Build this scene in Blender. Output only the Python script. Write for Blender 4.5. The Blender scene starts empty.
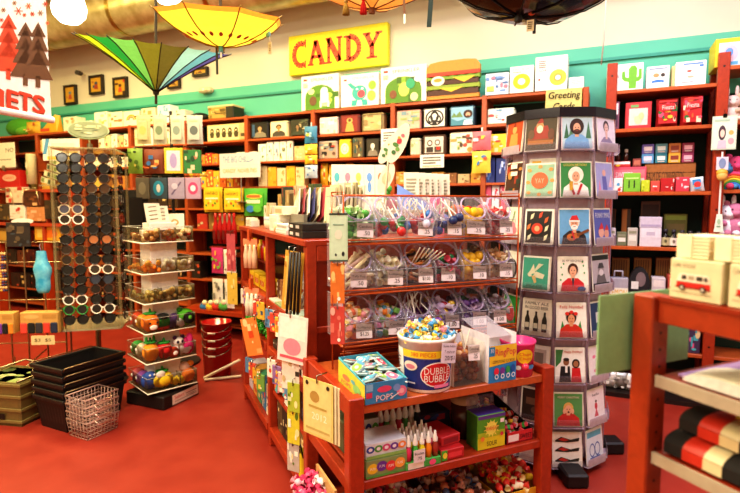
import bpy, math, random
from mathutils import Vector, Matrix
R = math.radians
rnd = random.Random(7)
SC = bpy.context.scene
COL = SC.collection

# ------------------------------------------------------------------ materials
MATS = {}
def lin(h):
    out = []
    for i in (0, 2, 4):
        c = int(h[i:i+2], 16) / 255
        out.append(c / 12.92 if c <= .04045 else ((c + .055) / 1.055) ** 2.4)
    return out
def mat(key):
    """'rrggbb' plain, /g glossy, /m metal, /c clear plastic, /e glowing, /w wood, /f fabric"""
    if key in MATS: return MATS[key]
    h, _, k = key.partition('/')
    m = bpy.data.materials.new('surface_' + key.replace('/', '_')); m.use_nodes = True
    nt = m.node_tree; nt.nodes.clear(); N = nt.nodes.new; L = nt.links.new
    out = N('ShaderNodeOutputMaterial'); b = N('ShaderNodeBsdfPrincipled')
    c = lin(h)
    tc = N('ShaderNodeTexCoord'); nz = N('ShaderNodeTexNoise'); rp = N('ShaderNodeMix'); rp.data_type = 'RGBA'
    L(tc.outputs['Object'], nz.inputs['Vector'])
    sc, var = 42, .17; nz.inputs['Detail'].default_value = 3
    b.inputs['Roughness'].default_value = .5
    if k == 'g': b.inputs['Roughness'].default_value = .16
    if k == 'm': b.inputs['Metallic'].default_value = 1; b.inputs['Roughness'].default_value = .28
    if k == 'f': b.inputs['Roughness'].default_value = .9; sc, var = 90, .22
    if k == 'w':
        mp = N('ShaderNodeMapping'); mp.inputs['Scale'].default_value = (3, 3, 3)
        L(tc.outputs['Object'], mp.inputs['Vector']); L(mp.outputs['Vector'], nz.inputs['Vector'])
        nz.inputs['Distortion'].default_value = 2.2; nz.inputs['Detail'].default_value = 6
        sc, var = 6, .34; b.inputs['Roughness'].default_value = .36
    nz.inputs['Scale'].default_value = sc
    L(nz.outputs['Fac'], rp.inputs['Factor'])
    rp.inputs['A'].default_value = (*[min(1, x * (1 + var)) for x in c], 1)
    rp.inputs['B'].default_value = (*[x * (1 - var) for x in c], 1)
    L(rp.outputs['Result'], b.inputs['Base Color'])
    sh = b.outputs['BSDF']
    if k.startswith('e'):
        b.inputs['Emission Color'].default_value = (*c, 1); b.inputs['Emission Strength'].default_value = float(k[1:] or 4)
    if k == 'c' or k == 'cc':
        b.inputs['Roughness'].default_value = .08
        tr = N('ShaderNodeBsdfTransparent'); mx = N('ShaderNodeMixShader'); fr = N('ShaderNodeFresnel'); ad = N('ShaderNodeMath')
        ad.operation = 'MULTIPLY_ADD'; ad.inputs[1].default_value = .9; ad.inputs[2].default_value = .035 if k == 'c' else .25
        fr.inputs['IOR'].default_value = 1.45
        tr.inputs['Color'].default_value = (.97, .97, .97, 1)
        L(fr.outputs['Fac'], ad.inputs[0]); L(ad.outputs['Value'], mx.inputs['Fac'])
        L(tr.outputs['BSDF'], mx.inputs[1]); L(sh, mx.inputs[2]); sh = mx.outputs['Shader']
    if k == 't':
        tl = N('ShaderNodeBsdfTranslucent'); mx = N('ShaderNodeMixShader'); mx.inputs['Fac'].default_value = .38
        L(rp.outputs['Result'], tl.inputs['Color']); L(sh, mx.inputs[1]); L(tl.outputs['BSDF'], mx.inputs[2]); sh = mx.outputs['Shader']
    L(sh, out.inputs['Surface'])
    MATS[key] = m
    return m

# ------------------------------------------------------------------ text outlines
TXT = {}
def text2d(s):
    if s in TXT: return TXT[s]
    cu = bpy.data.curves.new('lettering', 'FONT'); cu.body = s; cu.resolution_u = 2
    o = bpy.data.objects.new('lettering', cu); COL.objects.link(o)
    dg = bpy.context.evaluated_depsgraph_get(); dg.update()
    me = o.evaluated_get(dg).to_mesh()
    vs = [(v.co.x, v.co.y) for v in me.vertices]; fs = [tuple(p.vertices) for p in me.polygons]
    o.evaluated_get(dg).to_mesh_clear()
    bpy.data.objects.remove(o); bpy.data.curves.remove(cu)
    x0 = min(v[0] for v in vs); x1 = max(v[0] for v in vs); y0 = min(v[1] for v in vs); y1 = max(v[1] for v in vs)
    TXT[s] = ([((x - x0) / (x1 - x0), (y - y0) / (y1 - y0)) for x, y in vs], fs)
    return TXT[s]

# ------------------------------------------------------------------ mesh builder
class MB:
    def __init__(s): s.v = []; s.f = []; s.m = []; s.sm = []; s.T = Matrix.Identity(4); s.mats = []
    def mi(s, key):
        if key not in s.mats: s.mats.append(key)
        return s.mats.index(key)
    def add(s, vs, fs, key, smooth=False):
        n = len(s.v); i = s.mi(key)
        s.v += [tuple(s.T @ Vector(p)) for p in vs]
        for f in fs: s.f.append(tuple(n + a for a in f)); s.m.append(i); s.sm.append(smooth)
        return s
    def box(s, x0, y0, z0, x1, y1, z1, key, c=0.0):
        if x1 < x0: x0, x1 = x1, x0
        if y1 < y0: y0, y1 = y1, y0
        if z1 < z0: z0, z1 = z1, z0
        if c <= 0:
            vs = [(x, y, z) for x in (x0, x1) for y in (y0, y1) for z in (z0, z1)]
            return s.add(vs, [(0, 1, 3, 2), (4, 6, 7, 5), (0, 4, 5, 1), (2, 3, 7, 6), (0, 2, 6, 4), (1, 5, 7, 3)], key)
        c = min(c, (x1 - x0) * .45, (y1 - y0) * .45, (z1 - z0) * .45)
        lo = (x0, y0, z0); hi = (x1, y1, z1); vs = []; idx = {}
        for sx in (0, 1):
            for sy in (0, 1):
                for sz in (0, 1):
                    S = (sx, sy, sz)
                    for a in range(3):
                        p = [(hi[k] if S[k] else lo[k]) + ((-c if S[k] else c) if k != a else 0) for k in range(3)]
                        idx[S, a] = len(vs); vs.append(tuple(p))
        cen = Vector(((x0 + x1) / 2, (y0 + y1) / 2, (z0 + z1) / 2)); fs = []
        def put(ids):
            P = [Vector(vs[i]) for i in ids]; ctr = sum(P, Vector()) / len(P)
            n = (P[1] - P[0]).cross(P[2] - P[0])
            fs.append(tuple(ids) if n.dot(ctr - cen) > 0 else tuple(reversed(ids)))
        for a in range(3):
            b, d = (a + 1) % 3, (a + 2) % 3
            for sa in (0, 1):
                def k_(sb, sd):
                    S = [0, 0, 0]; S[a] = sa; S[b] = sb; S[d] = sd; return tuple(S)
                put([idx[k_(0, 0), a], idx[k_(1, 0), a], idx[k_(1, 1), a], idx[k_(0, 1), a]])
            for sb in (0, 1):
                for sd in (0, 1):
                    S0 = [0, 0, 0]; S0[b] = sb; S0[d] = sd; S1 = list(S0); S1[a] = 1
                    put([idx[tuple(S0), b], idx[tuple(S1), b], idx[tuple(S1), d], idx[tuple(S0), d]])
        for sx in (0, 1):
            for sy in (0, 1):
                for sz in (0, 1): put([idx[(sx, sy, sz), a] for a in range(3)])
        return s.add(vs, fs, key)
    def ring(s, c, ax, r, seg):
        ax = Vector(ax).normalized(); h = Vector((0, 0, 1)) if abs(ax.z) < .9 else Vector((1, 0, 0))
        u = ax.cross(h).normalized(); w = ax.cross(u)
        return [Vector(c) + (u * math.cos(2 * math.pi * i / seg) + w * math.sin(2 * math.pi * i / seg)) * r for i in range(seg)]
    def cyl(s, p0, p1, r0, r1, key, seg=12, caps=True, smooth=True):
        p0 = Vector(p0); p1 = Vector(p1); ax = p1 - p0
        vs = s.ring(p0, ax, r0, seg) + s.ring(p1, ax, r1, seg)
        s.add(vs, [(i, seg + i, seg + (i + 1) % seg, (i + 1) % seg)[::-1] for i in range(seg)], key, smooth)
        if caps:
            s.add(vs[:seg], [tuple(range(seg))[::-1]], key); s.add(vs[seg:], [tuple(range(seg))], key)
        return s
    def lathe(s, prof, key, seg=20, c=(0, 0, 0), smooth=True, a0=0., a1=360.):
        vs = []; n = len(prof); full = abs(a1 - a0 - 360) < .01; k = seg if full else seg + 1
        for i in range(k):
            a = R(a0 + (a1 - a0) * i / seg)
            vs += [(c[0] + r * math.cos(a), c[1] + r * math.sin(a), c[2] + z) for r, z in prof]
        fs = []
        for i in range(seg):
            j = (i + 1) % k
            for q in range(n - 1): fs.append((i * n + q, j * n + q, j * n + q + 1, i * n + q + 1))
        return s.add(vs, fs, key, smooth)
    def tube(s, pts, r, key, seg=6, closed=False):
        P = [Vector(p) for p in pts]; n = len(P); vs = []
        u = None
        for i in range(n):
            a = P[i - 1] if (i > 0 or closed) else P[i]; b = P[(i + 1) % n] if (i < n - 1 or closed) else P[i]
            t = (b - a).normalized()
            if u is None:
                h = Vector((0, 0, 1)) if abs(t.z) < .9 else Vector((1, 0, 0)); u = t.cross(h).normalized()
            else:
                u = (u - t * u.dot(t)); u = u.normalized() if u.length > 1e-6 else t.orthogonal().normalized()
            w = t.cross(u); rr = r[i] if isinstance(r, (list, tuple)) else r
            vs += [P[i] + (u * math.cos(2 * math.pi * q / seg) + w * math.sin(2 * math.pi * q / seg)) * rr for q in range(seg)]
        fs = []
        for i in range(n if closed else n - 1):
            j = (i + 1) % n
            for q in range(seg): fs.append((i * seg + q, i * seg + (q + 1) % seg, j * seg + (q + 1) % seg, j * seg + q))
        if not closed: fs += [tuple(range(seg))[::-1], tuple((n - 1) * seg + q for q in range(seg))]
        return s.add(vs, fs, key, True)
    def sph(s, c, r, key, seg=10, rings=7, rot=None):
        if not isinstance(r, (tuple, list)): r = (r, r, r)
        vs = []
        for i in range(1, rings):
            t = math.pi * i / rings
            for q in range(seg):
                p = 2 * math.pi * q / seg; vs.append((math.sin(t) * math.cos(p), math.sin(t) * math.sin(p), math.cos(t)))
        vs += [(0, 0, 1), (0, 0, -1)]; T = len(vs) - 2; fs = []
        for i in range(rings - 2):
            for q in range(seg): fs.append((i * seg + q, (i + 1) * seg + q, (i + 1) * seg + (q + 1) % seg, i * seg + (q + 1) % seg))
        for q in range(seg):
            fs.append((T, q, (q + 1) % seg)); fs.append((T + 1, (rings - 2) * seg + (q + 1) % seg, (rings - 2) * seg + q))
        M = rot or Matrix.Identity(3)
        return s.add([Vector(c) + M @ Vector((v[0] * r[0], v[1] * r[1], v[2] * r[2])) for v in vs], fs, key, True)
    def poly(s, pts, key): return s.add(pts, [tuple(range(len(pts)))], key)
    # printed artwork on a flat face: origin, width vector, height vector, list of shapes in 0..1
    def art(s, o, w, h, shapes, eps=.0006):
        o = Vector(o); w = Vector(w); h = Vector(h); n = w.cross(h).normalized()
        W, Hh = w.length, h.length
        for i, sh in enumerate(shapes):
            e = n * eps * (i + 1) * .6
            def P(x, y): return o + w * x + h * y + e
            k = sh[0]; key = sh[-1]
            if k == 'r': s.poly([P(sh[1], sh[2]), P(sh[3], sh[2]), P(sh[3], sh[4]), P(sh[1], sh[4])], key)
            elif k == 'o':
                _, cx, cy, rx, ry = sh[:5]
                s.poly([P(cx + rx * math.cos(2 * math.pi * q / 18), cy + ry * math.sin(2 * math.pi * q / 18)) for q in range(18)], key)
            elif k == 'p': s.poly([P(x, y) for x, y in sh[1]], key)
            elif k == 'n':     # ring
                _, cx, cy, rx, ry, t = sh[:6]; q_ = 22; vs = []
                for q in range(q_):
                    a = 2 * math.pi * q / q_
                    vs += [P(cx + rx * math.cos(a), cy + ry * math.sin(a)), P(cx + rx * t * math.cos(a), cy + ry * t * math.sin(a))]
                s.add(vs, [(2 * q, 2 * ((q + 1) % q_), 2 * ((q + 1) % q_) + 1, 2 * q + 1) for q in range(q_)], key)
            elif k == 't':
                vs, fs = text2d(sh[1]); x0, y0, x1, y1 = sh[2:6]
                s.add([P(x0 + (x1 - x0) * a, y0 + (y1 - y0) * b) for a, b in vs], fs, key)
            elif k == 'l':     # stroke
                (ax, ay), (bx, by), t = sh[1], sh[2], sh[3]
                dx, dy = (bx - ax) * W, (by - ay) * Hh; q = math.hypot(dx, dy) or 1; nx, ny = -dy / q * t / 2 , dx / q * t / 2
                s.poly([P(ax - nx / W, ay - ny / Hh), P(bx - nx / W, by - ny / Hh), P(bx + nx / W, by + ny / Hh), P(ax + nx / W, ay + ny / Hh)], key)
        return s
    def mesh(s, name):
        me = bpy.data.meshes.new(name); me.from_pydata(s.v, [], s.f)
        for k in s.mats: me.materials.append(mat(k))
        me.polygons.foreach_set('material_index', s.m); me.polygons.foreach_set('use_smooth', s.sm); me.update()
        return me

def obj(name, mb, parent=None, loc=(0, 0, 0), rz=0):
    o = bpy.data.objects.new(name, mb if isinstance(mb, bpy.types.Mesh) else mb.mesh(name)); COL.objects.link(o)
    o.location = loc; o.rotation_euler = (0, 0, rz)
    if parent: o.parent = parent
    return o
def tag(o, label, cat, group=None):
    o['label'] = label; o['category'] = cat
    if group: o['group'] = group
    return o
def thing(name, label, cat, loc=(0, 0, 0), rz=0, group=None):
    o = bpy.data.objects.new(name, None); COL.objects.link(o); o.empty_display_size = .05
    o.location = loc; o.rotation_euler = (0, 0, rz)
    return tag(o, label, cat, group)
def one(name, mb, label, cat, loc=(0, 0, 0), rz=0, group=None): return tag(obj(name, mb, None, loc, rz), label, cat, group)
def struct(name, mb, parent=None):
    o = obj(name, mb, parent)
    if not parent: o['kind'] = 'structure'
    return o
def dup(o, loc=None, rz=None, label=None, group=None, parent=None):
    c = o.copy(); COL.objects.link(c)
    if parent: c.parent = parent
    if loc is not None: c.location = loc
    if rz is not None: c.rotation_euler = rz if isinstance(rz, (tuple, list)) else (0, 0, rz)
    if label: c['label'] = label
    if group: c['group'] = group
    for ch in list(o.children): dup(ch, parent=c)
    return c

# ------------------------------------------------------------------ camera and survey helpers
FPX, EYE, PITCH, YAW = 520., 1.5, R(4.78), R(24)
FW = Vector((-math.sin(YAW) * math.cos(PITCH), math.cos(YAW) * math.cos(PITCH), -math.sin(PITCH)))
RT = Vector((math.cos(YAW), math.sin(YAW), 0)); UP = RT.cross(FW); EYEP = Vector((0, 0, EYE))
cam = bpy.data.cameras.new('camera'); cam.sensor_width = 36; cam.lens = 36 * FPX / 740
cam.clip_start = .05; cam.clip_end = 60
cam.dof.use_dof = True; cam.dof.focus_distance = 2.5; cam.dof.aperture_fstop = 2.6
co = bpy.data.objects.new('camera', cam); COL.objects.link(co); co.location = EYEP
co.rotation_euler = (math.pi / 2 - PITCH, 0, YAW); SC.camera = co

def ray(px, py): return FW + RT * (px - 370) / FPX + UP * (246.5 - py) / FPX
def on_z(px, py, z): d = ray(px, py); return EYEP + d * ((z - EYE) / d.z)
def on_y(px, py, y): d = ray(px, py); return EYEP + d * (y / d.y)
def at_d(px, py, d): return EYEP + ray(px, py) * d
# the diagonal island: u runs along its candy end, v runs back along its side
IROT = R(48); IO = Vector((-.784, 1.645, 0))
IU = Vector((math.cos(IROT), math.sin(IROT), 0)); IV = Vector((-math.sin(IROT), math.cos(IROT), 0))
def isl(u, v, z=0): return IO + IU * u + IV * v + Vector((0, 0, z))
def on_v(px, py, v):
    d = ray(px, py); t = ((IO - EYEP).dot(IV) + v) / d.dot(IV); r = EYEP + d * t - IO; return Vector((r.dot(IU), r.dot(IV), r.z))
def on_u(px, py, u):
    d = ray(px, py); t = ((IO - EYEP).dot(IU) + u) / d.dot(IU); r = EYEP + d * t - IO; return Vector((r.dot(IU), r.dot(IV), r.z))

WOOD = 'a44c22/w'; WOODF = 'a0361a/w'; WOODL = 'b25628/w'
# ------------------------------------------------------------------ room shell
def noise_mat(name, a, b, scale, rough, detail=4, bump=0):
    m = bpy.data.materials.new(name); m.use_nodes = True; nt = m.node_tree; N = nt.nodes.new; L = nt.links.new
    bs = nt.nodes['Principled BSDF']; tc = N('ShaderNodeTexCoord'); nz = N('ShaderNodeTexNoise'); cr = N('ShaderNodeValToRGB')
    nz.inputs['Scale'].default_value = scale; nz.inputs['Detail'].default_value = detail
    L(tc.outputs['Object'], nz.inputs['Vector']); L(nz.outputs['Fac'], cr.inputs['Fac']); L(cr.outputs['Color'], bs.inputs['Base Color'])
    cr.color_ramp.elements[0].position = .35; cr.color_ramp.elements[1].position = .65
    cr.color_ramp.elements[0].color = (*lin(a), 1); cr.color_ramp.elements[1].color = (*lin(b), 1)
    bs.inputs['Roughness'].default_value = rough
    if bump:
        bp = N('ShaderNodeBump'); bp.inputs['Strength'].default_value = bump; bp.inputs['Distance'].default_value = .01
        L(nz.outputs['Fac'], bp.inputs['Height']); L(bp.outputs['Normal'], bs.inputs['Normal'])
    return m
MATS['FLOOR'] = noise_mat('red_linoleum', '8c2a1e', '983426', 5, .42, 6)
MATS['WALL'] = noise_mat('cream_paint', 'd0cbb8', 'd6d1be', 2, .8)
MATS['TEAL'] = noise_mat('teal_paint', '56b49a', '5cbaa0', 2, .6)
MATS['CEIL'] = noise_mat('ceiling_paint', 'cbbb94', 'd2c39c', 2, .8)
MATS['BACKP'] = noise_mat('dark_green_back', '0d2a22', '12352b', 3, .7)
XL, XR, YB, YF, ZC = -10.5, 3.2, 5.0, -2.6, 4.5
m = MB(); m.box(XL, YF, -.1, XR, YB, 0, 'FLOOR'); struct('floor', m)
m = MB(); m.box(XL, YB, 2.72, XR, YB + .1, ZC, 'WALL'); m.box(XL, YB, 0, XR, YB + .1, 2.72, 'TEAL'); struct('wall_back', m)
m = MB(); m.box(XL, YB - .022, 2.71, XR, YB, 2.735, '2f9482'); m.box(XL, YB - .012, 2.735, XR, YB, 2.84, 'TEAL'); struct('trim_1', m)
m = MB(); m.box(XL - .1, YF, 0, XL, YB, ZC, 'WALL'); struct('wall_left', m)
m = MB(); m.box(XR, YF, 0, XR + .1, YB, ZC, 'WALL'); struct('wall_right', m)
m = MB(); m.box(XL, YF - .1, 0, XR, YF, ZC, 'WALL'); struct('wall_front', m)
m = MB(); m.box(XL, YF, ZC, XR, YB, ZC + .1, 'CEIL'); struct('ceiling', m)
m = MB(); m.box(XL, YB - .015, 0, XR, YB, .1, '5a1c10'); struct('baseboard_back', m)

# duct along the back wall, with seams
MATS['DUCT'] = noise_mat('galvanised_duct', 'b8a878', 'd8cca0', 7, .35)
MATS['DUCT'].node_tree.nodes['Principled BSDF'].inputs['Metallic'].default_value = .65
DY, DZ, DR = 4.55, 3.72, .27
t = thing('air_duct', 'round galvanised air duct running along the top of the back wall', 'duct', (0, DY, DZ))
m = MB(); m.cyl((XL + .02, 0, 0), (XR - .02, 0, 0), DR, DR, 'DUCT', 36); obj('duct_tube', m, t)
for i in range(9):
    m = MB(); x = -9.2 + i * 1.35; m.cyl((x, 0, 0), (x + .05, 0, 0), DR + .008, DR + .008, 'c2a862/m', 36); obj('seam_band', m, t)
t = thing('conduit_pipe', 'thin metal conduit pipe hung below the ceiling beside the duct', 'pipe', (0, 3.7, 3.72))
m = MB(); m.cyl((-9.5, 0, 0), (-1.2, 0, 0), .018, .018, 'b9a878/m', 10); obj('pipe', m, t)
for x in (-8, -6, -4, -2):
    m = MB(); m.cyl((x, 0, .018), (x, 0, ZC - 3.72), .006, .006, '8c7c55/m', 6); obj('hanger_rod', m, t)

# lights
def area(name, loc, sx, sy, power, col, rot=(0, 0, 0)):
    l = bpy.data.lights.new(name, 'AREA'); l.shape = 'RECTANGLE'; l.size = sx; l.size_y = sy; l.energy = power; l.color = col
    o = bpy.data.objects.new(name, l); COL.objects.link(o); o.location = loc; o.rotation_euler = rot; return o
for (x, y, p, c) in ((-7.6, 1.6, 70, (1, .82, .34)), (-5.4, 3.0, 110, (1, .82, .34)), (-4.6, .9, 95, (1, .84, .42)), (-2.9, 3.1, 105, (1, .84, .46)), (-1.6, 1.3, 115, (1, .90, .68)), (.1, 3.0, 85, (.95, .88, .98)), (1.5, 2.4, 65, (.82, .80, 1)), (.4, .3, 40, (1, .92, .86)), (-2.4, -1.0, 80, (1, .88, .66))):
    area('fluorescent_light', (x, y, 4.1), 1.5, .35, p, c, (0, 0, .4))
area('front_fill', (-2.5, -.9, 3.3), 1.2, .6, 70, (1, .90, .72), (R(40), 0, R(-22)))  # added fill light for the front faces, not a fixture of the shop
w = bpy.data.worlds.new('world'); SC.world = w; w.use_nodes = True
w.node_tree.nodes['Background'].inputs['Color'].default_value = (1, .85, .65, 1); w.node_tree.nodes['Background'].inputs['Strength'].default_value = .2
SC.view_settings.view_transform = 'Standard'; SC.view_settings.look = 'Medium High Contrast'
SC.view_settings.exposure = -0.06
SC.cycles.transparent_max_bounces = 24

# ------------------------------------------------------------------ wall shelving
SY0, SY1 = 4.68, 4.995
XU = [-8.80, -7.93, -7.06, -6.19, -5.32, -4.45, -3.58, -2.746, -1.872, -1.003, -.13]
ZS = [2.435, 2.19, 1.945, 1.68, 1.44, 1.20, .92, .62, .30, .10]      # shelf tops
PT = .022
NAMES = ['behind the bag banner', 'behind the wristband rack', 'at the sunglasses rack', 'behind the sunglasses rack', 'behind the plush tower', 'left of the row of lunch boxes',
         'below the gold tin', 'under the left of the yellow sign', 'under the yellow sign', 'below the burger picture', 'behind the card spinner']
for i in range(len(XU) - 1):
    x0, x1 = XU[i], XU[i + 1]
    t = thing('wall_shelving_unit', 'red stained wooden wall shelving bay ' + NAMES[i + 1], 'shelving', (x0, SY0, 0), 0, None)
    wd = x1 - x0
    for a in ((0,) if i < len(XU) - 2 else (0, wd - .045)):
        m = MB(); m.box(a - .0, 0, 0, a + .045, .05, 2.445, WOOD, .003); m.box(a, .26, 0, a + .045, .31, 2.445, WOOD, .003); m.box(a + .008, .04, 0, a + .037, .27, 2.44, WOOD)
        obj('upright', m, t)
    for z in ZS:
        m = MB(); m.box(.045, .004, z - PT, wd - (.045 if i == len(XU) - 2 else 0) , .31, z, WOODL, .002); obj('shelf', m, t)
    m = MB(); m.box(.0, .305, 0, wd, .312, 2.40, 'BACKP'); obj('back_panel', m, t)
# right-hand pair of taller bays
t = thing('wall_shelving_unit', 'tall red shelving bay with cactus box on top, right of the card spinner', 'shelving', (0.0, 4.62, 0))
RX = [0.0, .745, 1.6]; RZ = [2.385, 2.085, 1.588, 1.155, .735, .33]
def tall_bay(t, wd, zs, posts):
    for a in posts:
        m = MB(); m.box(a, 0, 0, a + .075, .05, 2.60, WOODF, .004)
        for z in (2.5, 2.0, 1.45, .9, .4): m.cyl((a + .0375, -.002, z), (a + .0375, .002, z), .008, .008, '2a0d06', 8)
        obj('post', m, t)
        m = MB(); m.box(a, .30, 0, a + .075, .35, 2.60, WOODF, .004); obj('post', m, t)
        m = MB(); m.box(a + .03, .05, .1, a + .05, .30, 2.4, '7a2436/w'); obj('side_panel', m, t)
    for z in zs:
        m = MB(); m.box(.05, .01, z - .028, wd, .35, z, WOODL, .003); obj('shelf', m, t)
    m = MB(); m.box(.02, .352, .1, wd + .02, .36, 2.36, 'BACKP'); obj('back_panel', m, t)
tall_bay(t, .745, RZ, (0,))
t = thing('wall_shelving_unit', 'tall red shelving bay of plush toys cut off by the right frame edge', 'shelving', (.745, 4.62, 0))
tall_bay(t, .9, [2.50, 2.10, 1.60, 1.25, .8, .33], (0, .86))

# ------------------------------------------------------------------ island and its end table
ISZ = 1.33
def slat_end(mb, u0, u1, v, z0, z1, key): mb.box(u0, v, z0, u1, v + .02, z1, key)
t = thing('island_shelving', 'red wooden double sided island shelving holding toys and magazines, side toward aisle', 'shelving', IO, IROT)
IW = .88
for v in (.60, 1.40, 2.24):
    for u in (0.0, IW - .05):
        m = MB(); m.box(u, v, 0, u + .05, v + .05, ISZ - .02, WOODF, .004); obj('post', m, t)
for k, z in enumerate((ISZ, .92, .63, .12)):
    for v0, v1 in ((.60, 1.42), (1.42, 2.29)):
        m = MB()
        if k == 0: m.box(-.01, v0 if v0 > 1 else v0 - .0, z - .03, IW + .01, v1, z, WOODF, .004)
        else: m.box(.005, v0 + .005, z - .03, IW - .005, v1, z, WOODF, .003); m.box(-.004, v0 + .05, z - .045, .012, v1 - .02, z + .004, WOODF, .003)
        obj('top_board' if k == 0 else 'shelf', m, t)
m = MB(); m.box(.03, .615, .1, IW - .03, .635, ISZ - .03, '8a2a12/w'); m.box(.05, .60, ISZ - .1, IW - .05, .62, ISZ - .03, WOODF, .003); obj('end_panel', m, t)
m = MB(); m.box(IW / 2 - .01, .64, .1, IW / 2 + .01, 2.28, ISZ - .03, '57180b/w'); obj('centre_panel', m, t)

TZ = .764
t = thing('candy_table', 'low red wooden three tier end table loaded with candy boxes and bubble gum tub', 'table', IO, IROT)
for u in (-.03, .868):
    for v in (0.0, .53):
        m = MB(); m.box(u, v, 0, u + .06, v + .055, TZ + .032, WOODF, .004); obj('leg', m, t)
for z in (TZ, .472, .14):
    m = MB(); m.box(.028, .01, z - .034, .872, .57, z, WOODL if z == TZ else WOODF, .003); obj('shelf', m, t)
for u in (-.02, .878):
    for z in (TZ, .472, .14):
        m = MB(); m.box(u, .05, z - .05, u + .035, .535, z + (.026 if z == TZ else .004), WOODF, .003); obj('side_rail', m, t)
# ------------------------------------------------------------------ printed artwork
def A_busy(pal, n=14, seed=1, bg=None):
    r = random.Random(seed); out = [('r', 0, 0, 1, 1, bg)] if bg else []
    for i in range(n):
        x, y = r.uniform(.06, .94), r.uniform(.06, .94); a, b = r.uniform(.04, .17), r.uniform(.03, .13); c = r.choice(pal)
        x = min(max(x, a), 1 - a); y = min(max(y, b), 1 - b)
        out.append(('o', x, y, a, b, c) if r.random() < .6 else ('r', x - a, y - b, x + a, y + b, c))
    return out
def A_lines(x0, y0, x1, y1, n, col, seed=0):
    r = random.Random(seed); out = []; st = (y1 - y0) / n
    for i in range(n):
        e = x0 + (x1 - x0) * r.uniform(.7, 1); out.append(('r', x0, y1 - st * (i + .7), e, y1 - st * (i + .2), col))
    return out
def A_fig(bg, hair, skin, shirt, cx=.5, cy=.62, s=1.0, afro=0, beard=None, hat=None):
    o = [('r', .03, .02, .97, .98, bg)] if bg else []
    o += [('p', [(cx - .40 * s, .03), (cx - .36 * s, .26 * s), (cx - .16 * s, .40 * s), (cx + .16 * s, .40 * s), (cx + .36 * s, .26 * s), (cx + .40 * s, .03)], shirt)]
    o += [('r', cx - .06 * s, .34 * s, cx + .06 * s, cy - .1 * s, skin)]
    o += [('o', cx, cy + .05 * s, (.17 + afro) * s, (.17 + afro * .8) * s, hair), ('o', cx, cy, .115 * s, .14 * s, skin)]
    if beard: o += [('o', cx, cy - .09 * s, .11 * s, .07 * s, beard)]
    if hat: o += [('p', [(cx - .16 * s, cy + .08 * s), (cx + .16 * s, cy + .08 * s), (cx + .08 * s, cy + .24 * s), (cx - .08 * s, cy + .22 * s)], hat), ('r', cx - .17 * s, cy + .06 * s, cx + .17 * s, cy + .10 * s, 'f5f0e8')]
    o += [('o', cx - .045 * s, cy + .02 * s, .016 * s, .014 * s, '2a1c18'), ('o', cx + .045 * s, cy + .02 * s, .016 * s, .014 * s, '2a1c18'), ('r', cx - .04 * s, cy - .075 * s, cx + .04 * s, cy - .06 * s, 'a0483c')]
    return o
def A_frame(c, t=.06): return [('r', 0, 0, 1, t, c), ('r', 0, 1 - t, 1, 1, c), ('r', 0, 0, t, 1, c), ('r', 1 - t, 0, 1, 1, c)]
CANDYPAL = ['e8c030', 'd84030', '3a80c0', '50a850', 'f0e8d8', 'e078a0', '7a4aa0', 'f08028']

def carton(w, h, d, body, art=(), c=.003, side=None, top=None):
    m = MB(); m.box(-w / 2, 0, 0, w / 2, d, h, body, c)
    if art: m.art((-w / 2 + c * .6, -.0006, c * .6), (w - c * 1.2, 0, 0), (0, 0, h - c * 1.2), art)
    if side: m.art((-w / 2 - .0006, d - c, c), (0, -(d - 2 * c), 0), (0, 0, h - 2 * c), side)
    if top: m.art((-w / 2 + c, c, h + .0006), (w - 2 * c, 0, 0), (0, d - 2 * c, 0), top)
    return m
def pouch(w, h, d, body, art=()):
    """pillow bag with crimped top and bottom, bulging front"""
    m = MB(); nx, nz = 7, 9; vs = []; fs = []
    def pt(i, k, s):
        a = i / (nx - 1); b = k / (nz - 1); q = math.sin(math.pi * a) ** .6 * math.sin(math.pi * min(1, max(0, (b - .06) / .88))) ** .5
        return ((a - .5) * w * (1 - .05 * math.sin(math.pi * b)), d / 2 - s * q * d / 2, b * h)
    for s in (1, -1):
        n0 = len(vs)
        vs += [pt(i, k, s) for k in range(nz) for i in range(nx)]
        for k in range(nz - 1):
            for i in range(nx - 1):
                f = (n0 + k * nx + i, n0 + k * nx + i + 1, n0 + (k + 1) * nx + i + 1, n0 + (k + 1) * nx + i)
                fs.append(f if s > 0 else f[::-1])
    m.add(vs, fs, body, True)
    if art: m.art((-w * .42, -.004, h * .1), (w * .84, 0, 0), (0, 0, h * .8), art)
    return m
def tin(w, h, d, body, art, edge):
    m = MB(); m.box(-w / 2, 0, 0, w / 2, d, h, body, .012)
    m.box(-w / 2 - .002, .0, h * .86, w / 2 + .002, d + .002, h * .885, edge, .001)
    m.art((-w / 2 + .01, -.0006, .01), (w - .02, 0, 0), (0, 0, h - .02), art)
    return m
def spot(px0, px1, ptop, z, yf):
    pyb = 203 + (EYE - z) * 0  # bottom row is found from the shelf height itself
    a = on_y(px0, ptop, yf); b = on_y(px1, ptop, yf)
    return (a.x + b.x) / 2, b.x - a.x, max(.03, (a.z + b.z) / 2 - z)
WALLN = []
def wall_item(kind, px0, px1, ptop, z, body, art, name, label, cat, yf=4.71, d=.14, group=None, rz=0, extra=None):
    x, w, h = spot(px0, px1, ptop, z, yf); w *= .985
    if kind == 'box': m = carton(w, h, d, body, art)
    elif kind == 'bag': m = pouch(w, h, d, body, art)
    elif kind == 'tin': m = tin(w, h, d, body, art, extra or '777777/m')
    o = one(name, m, label, cat, (x, yf, z), rz, group)
    return o

T1, T2, T3, T4, T5 = ZS[:5]
top = T1 + .012
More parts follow.
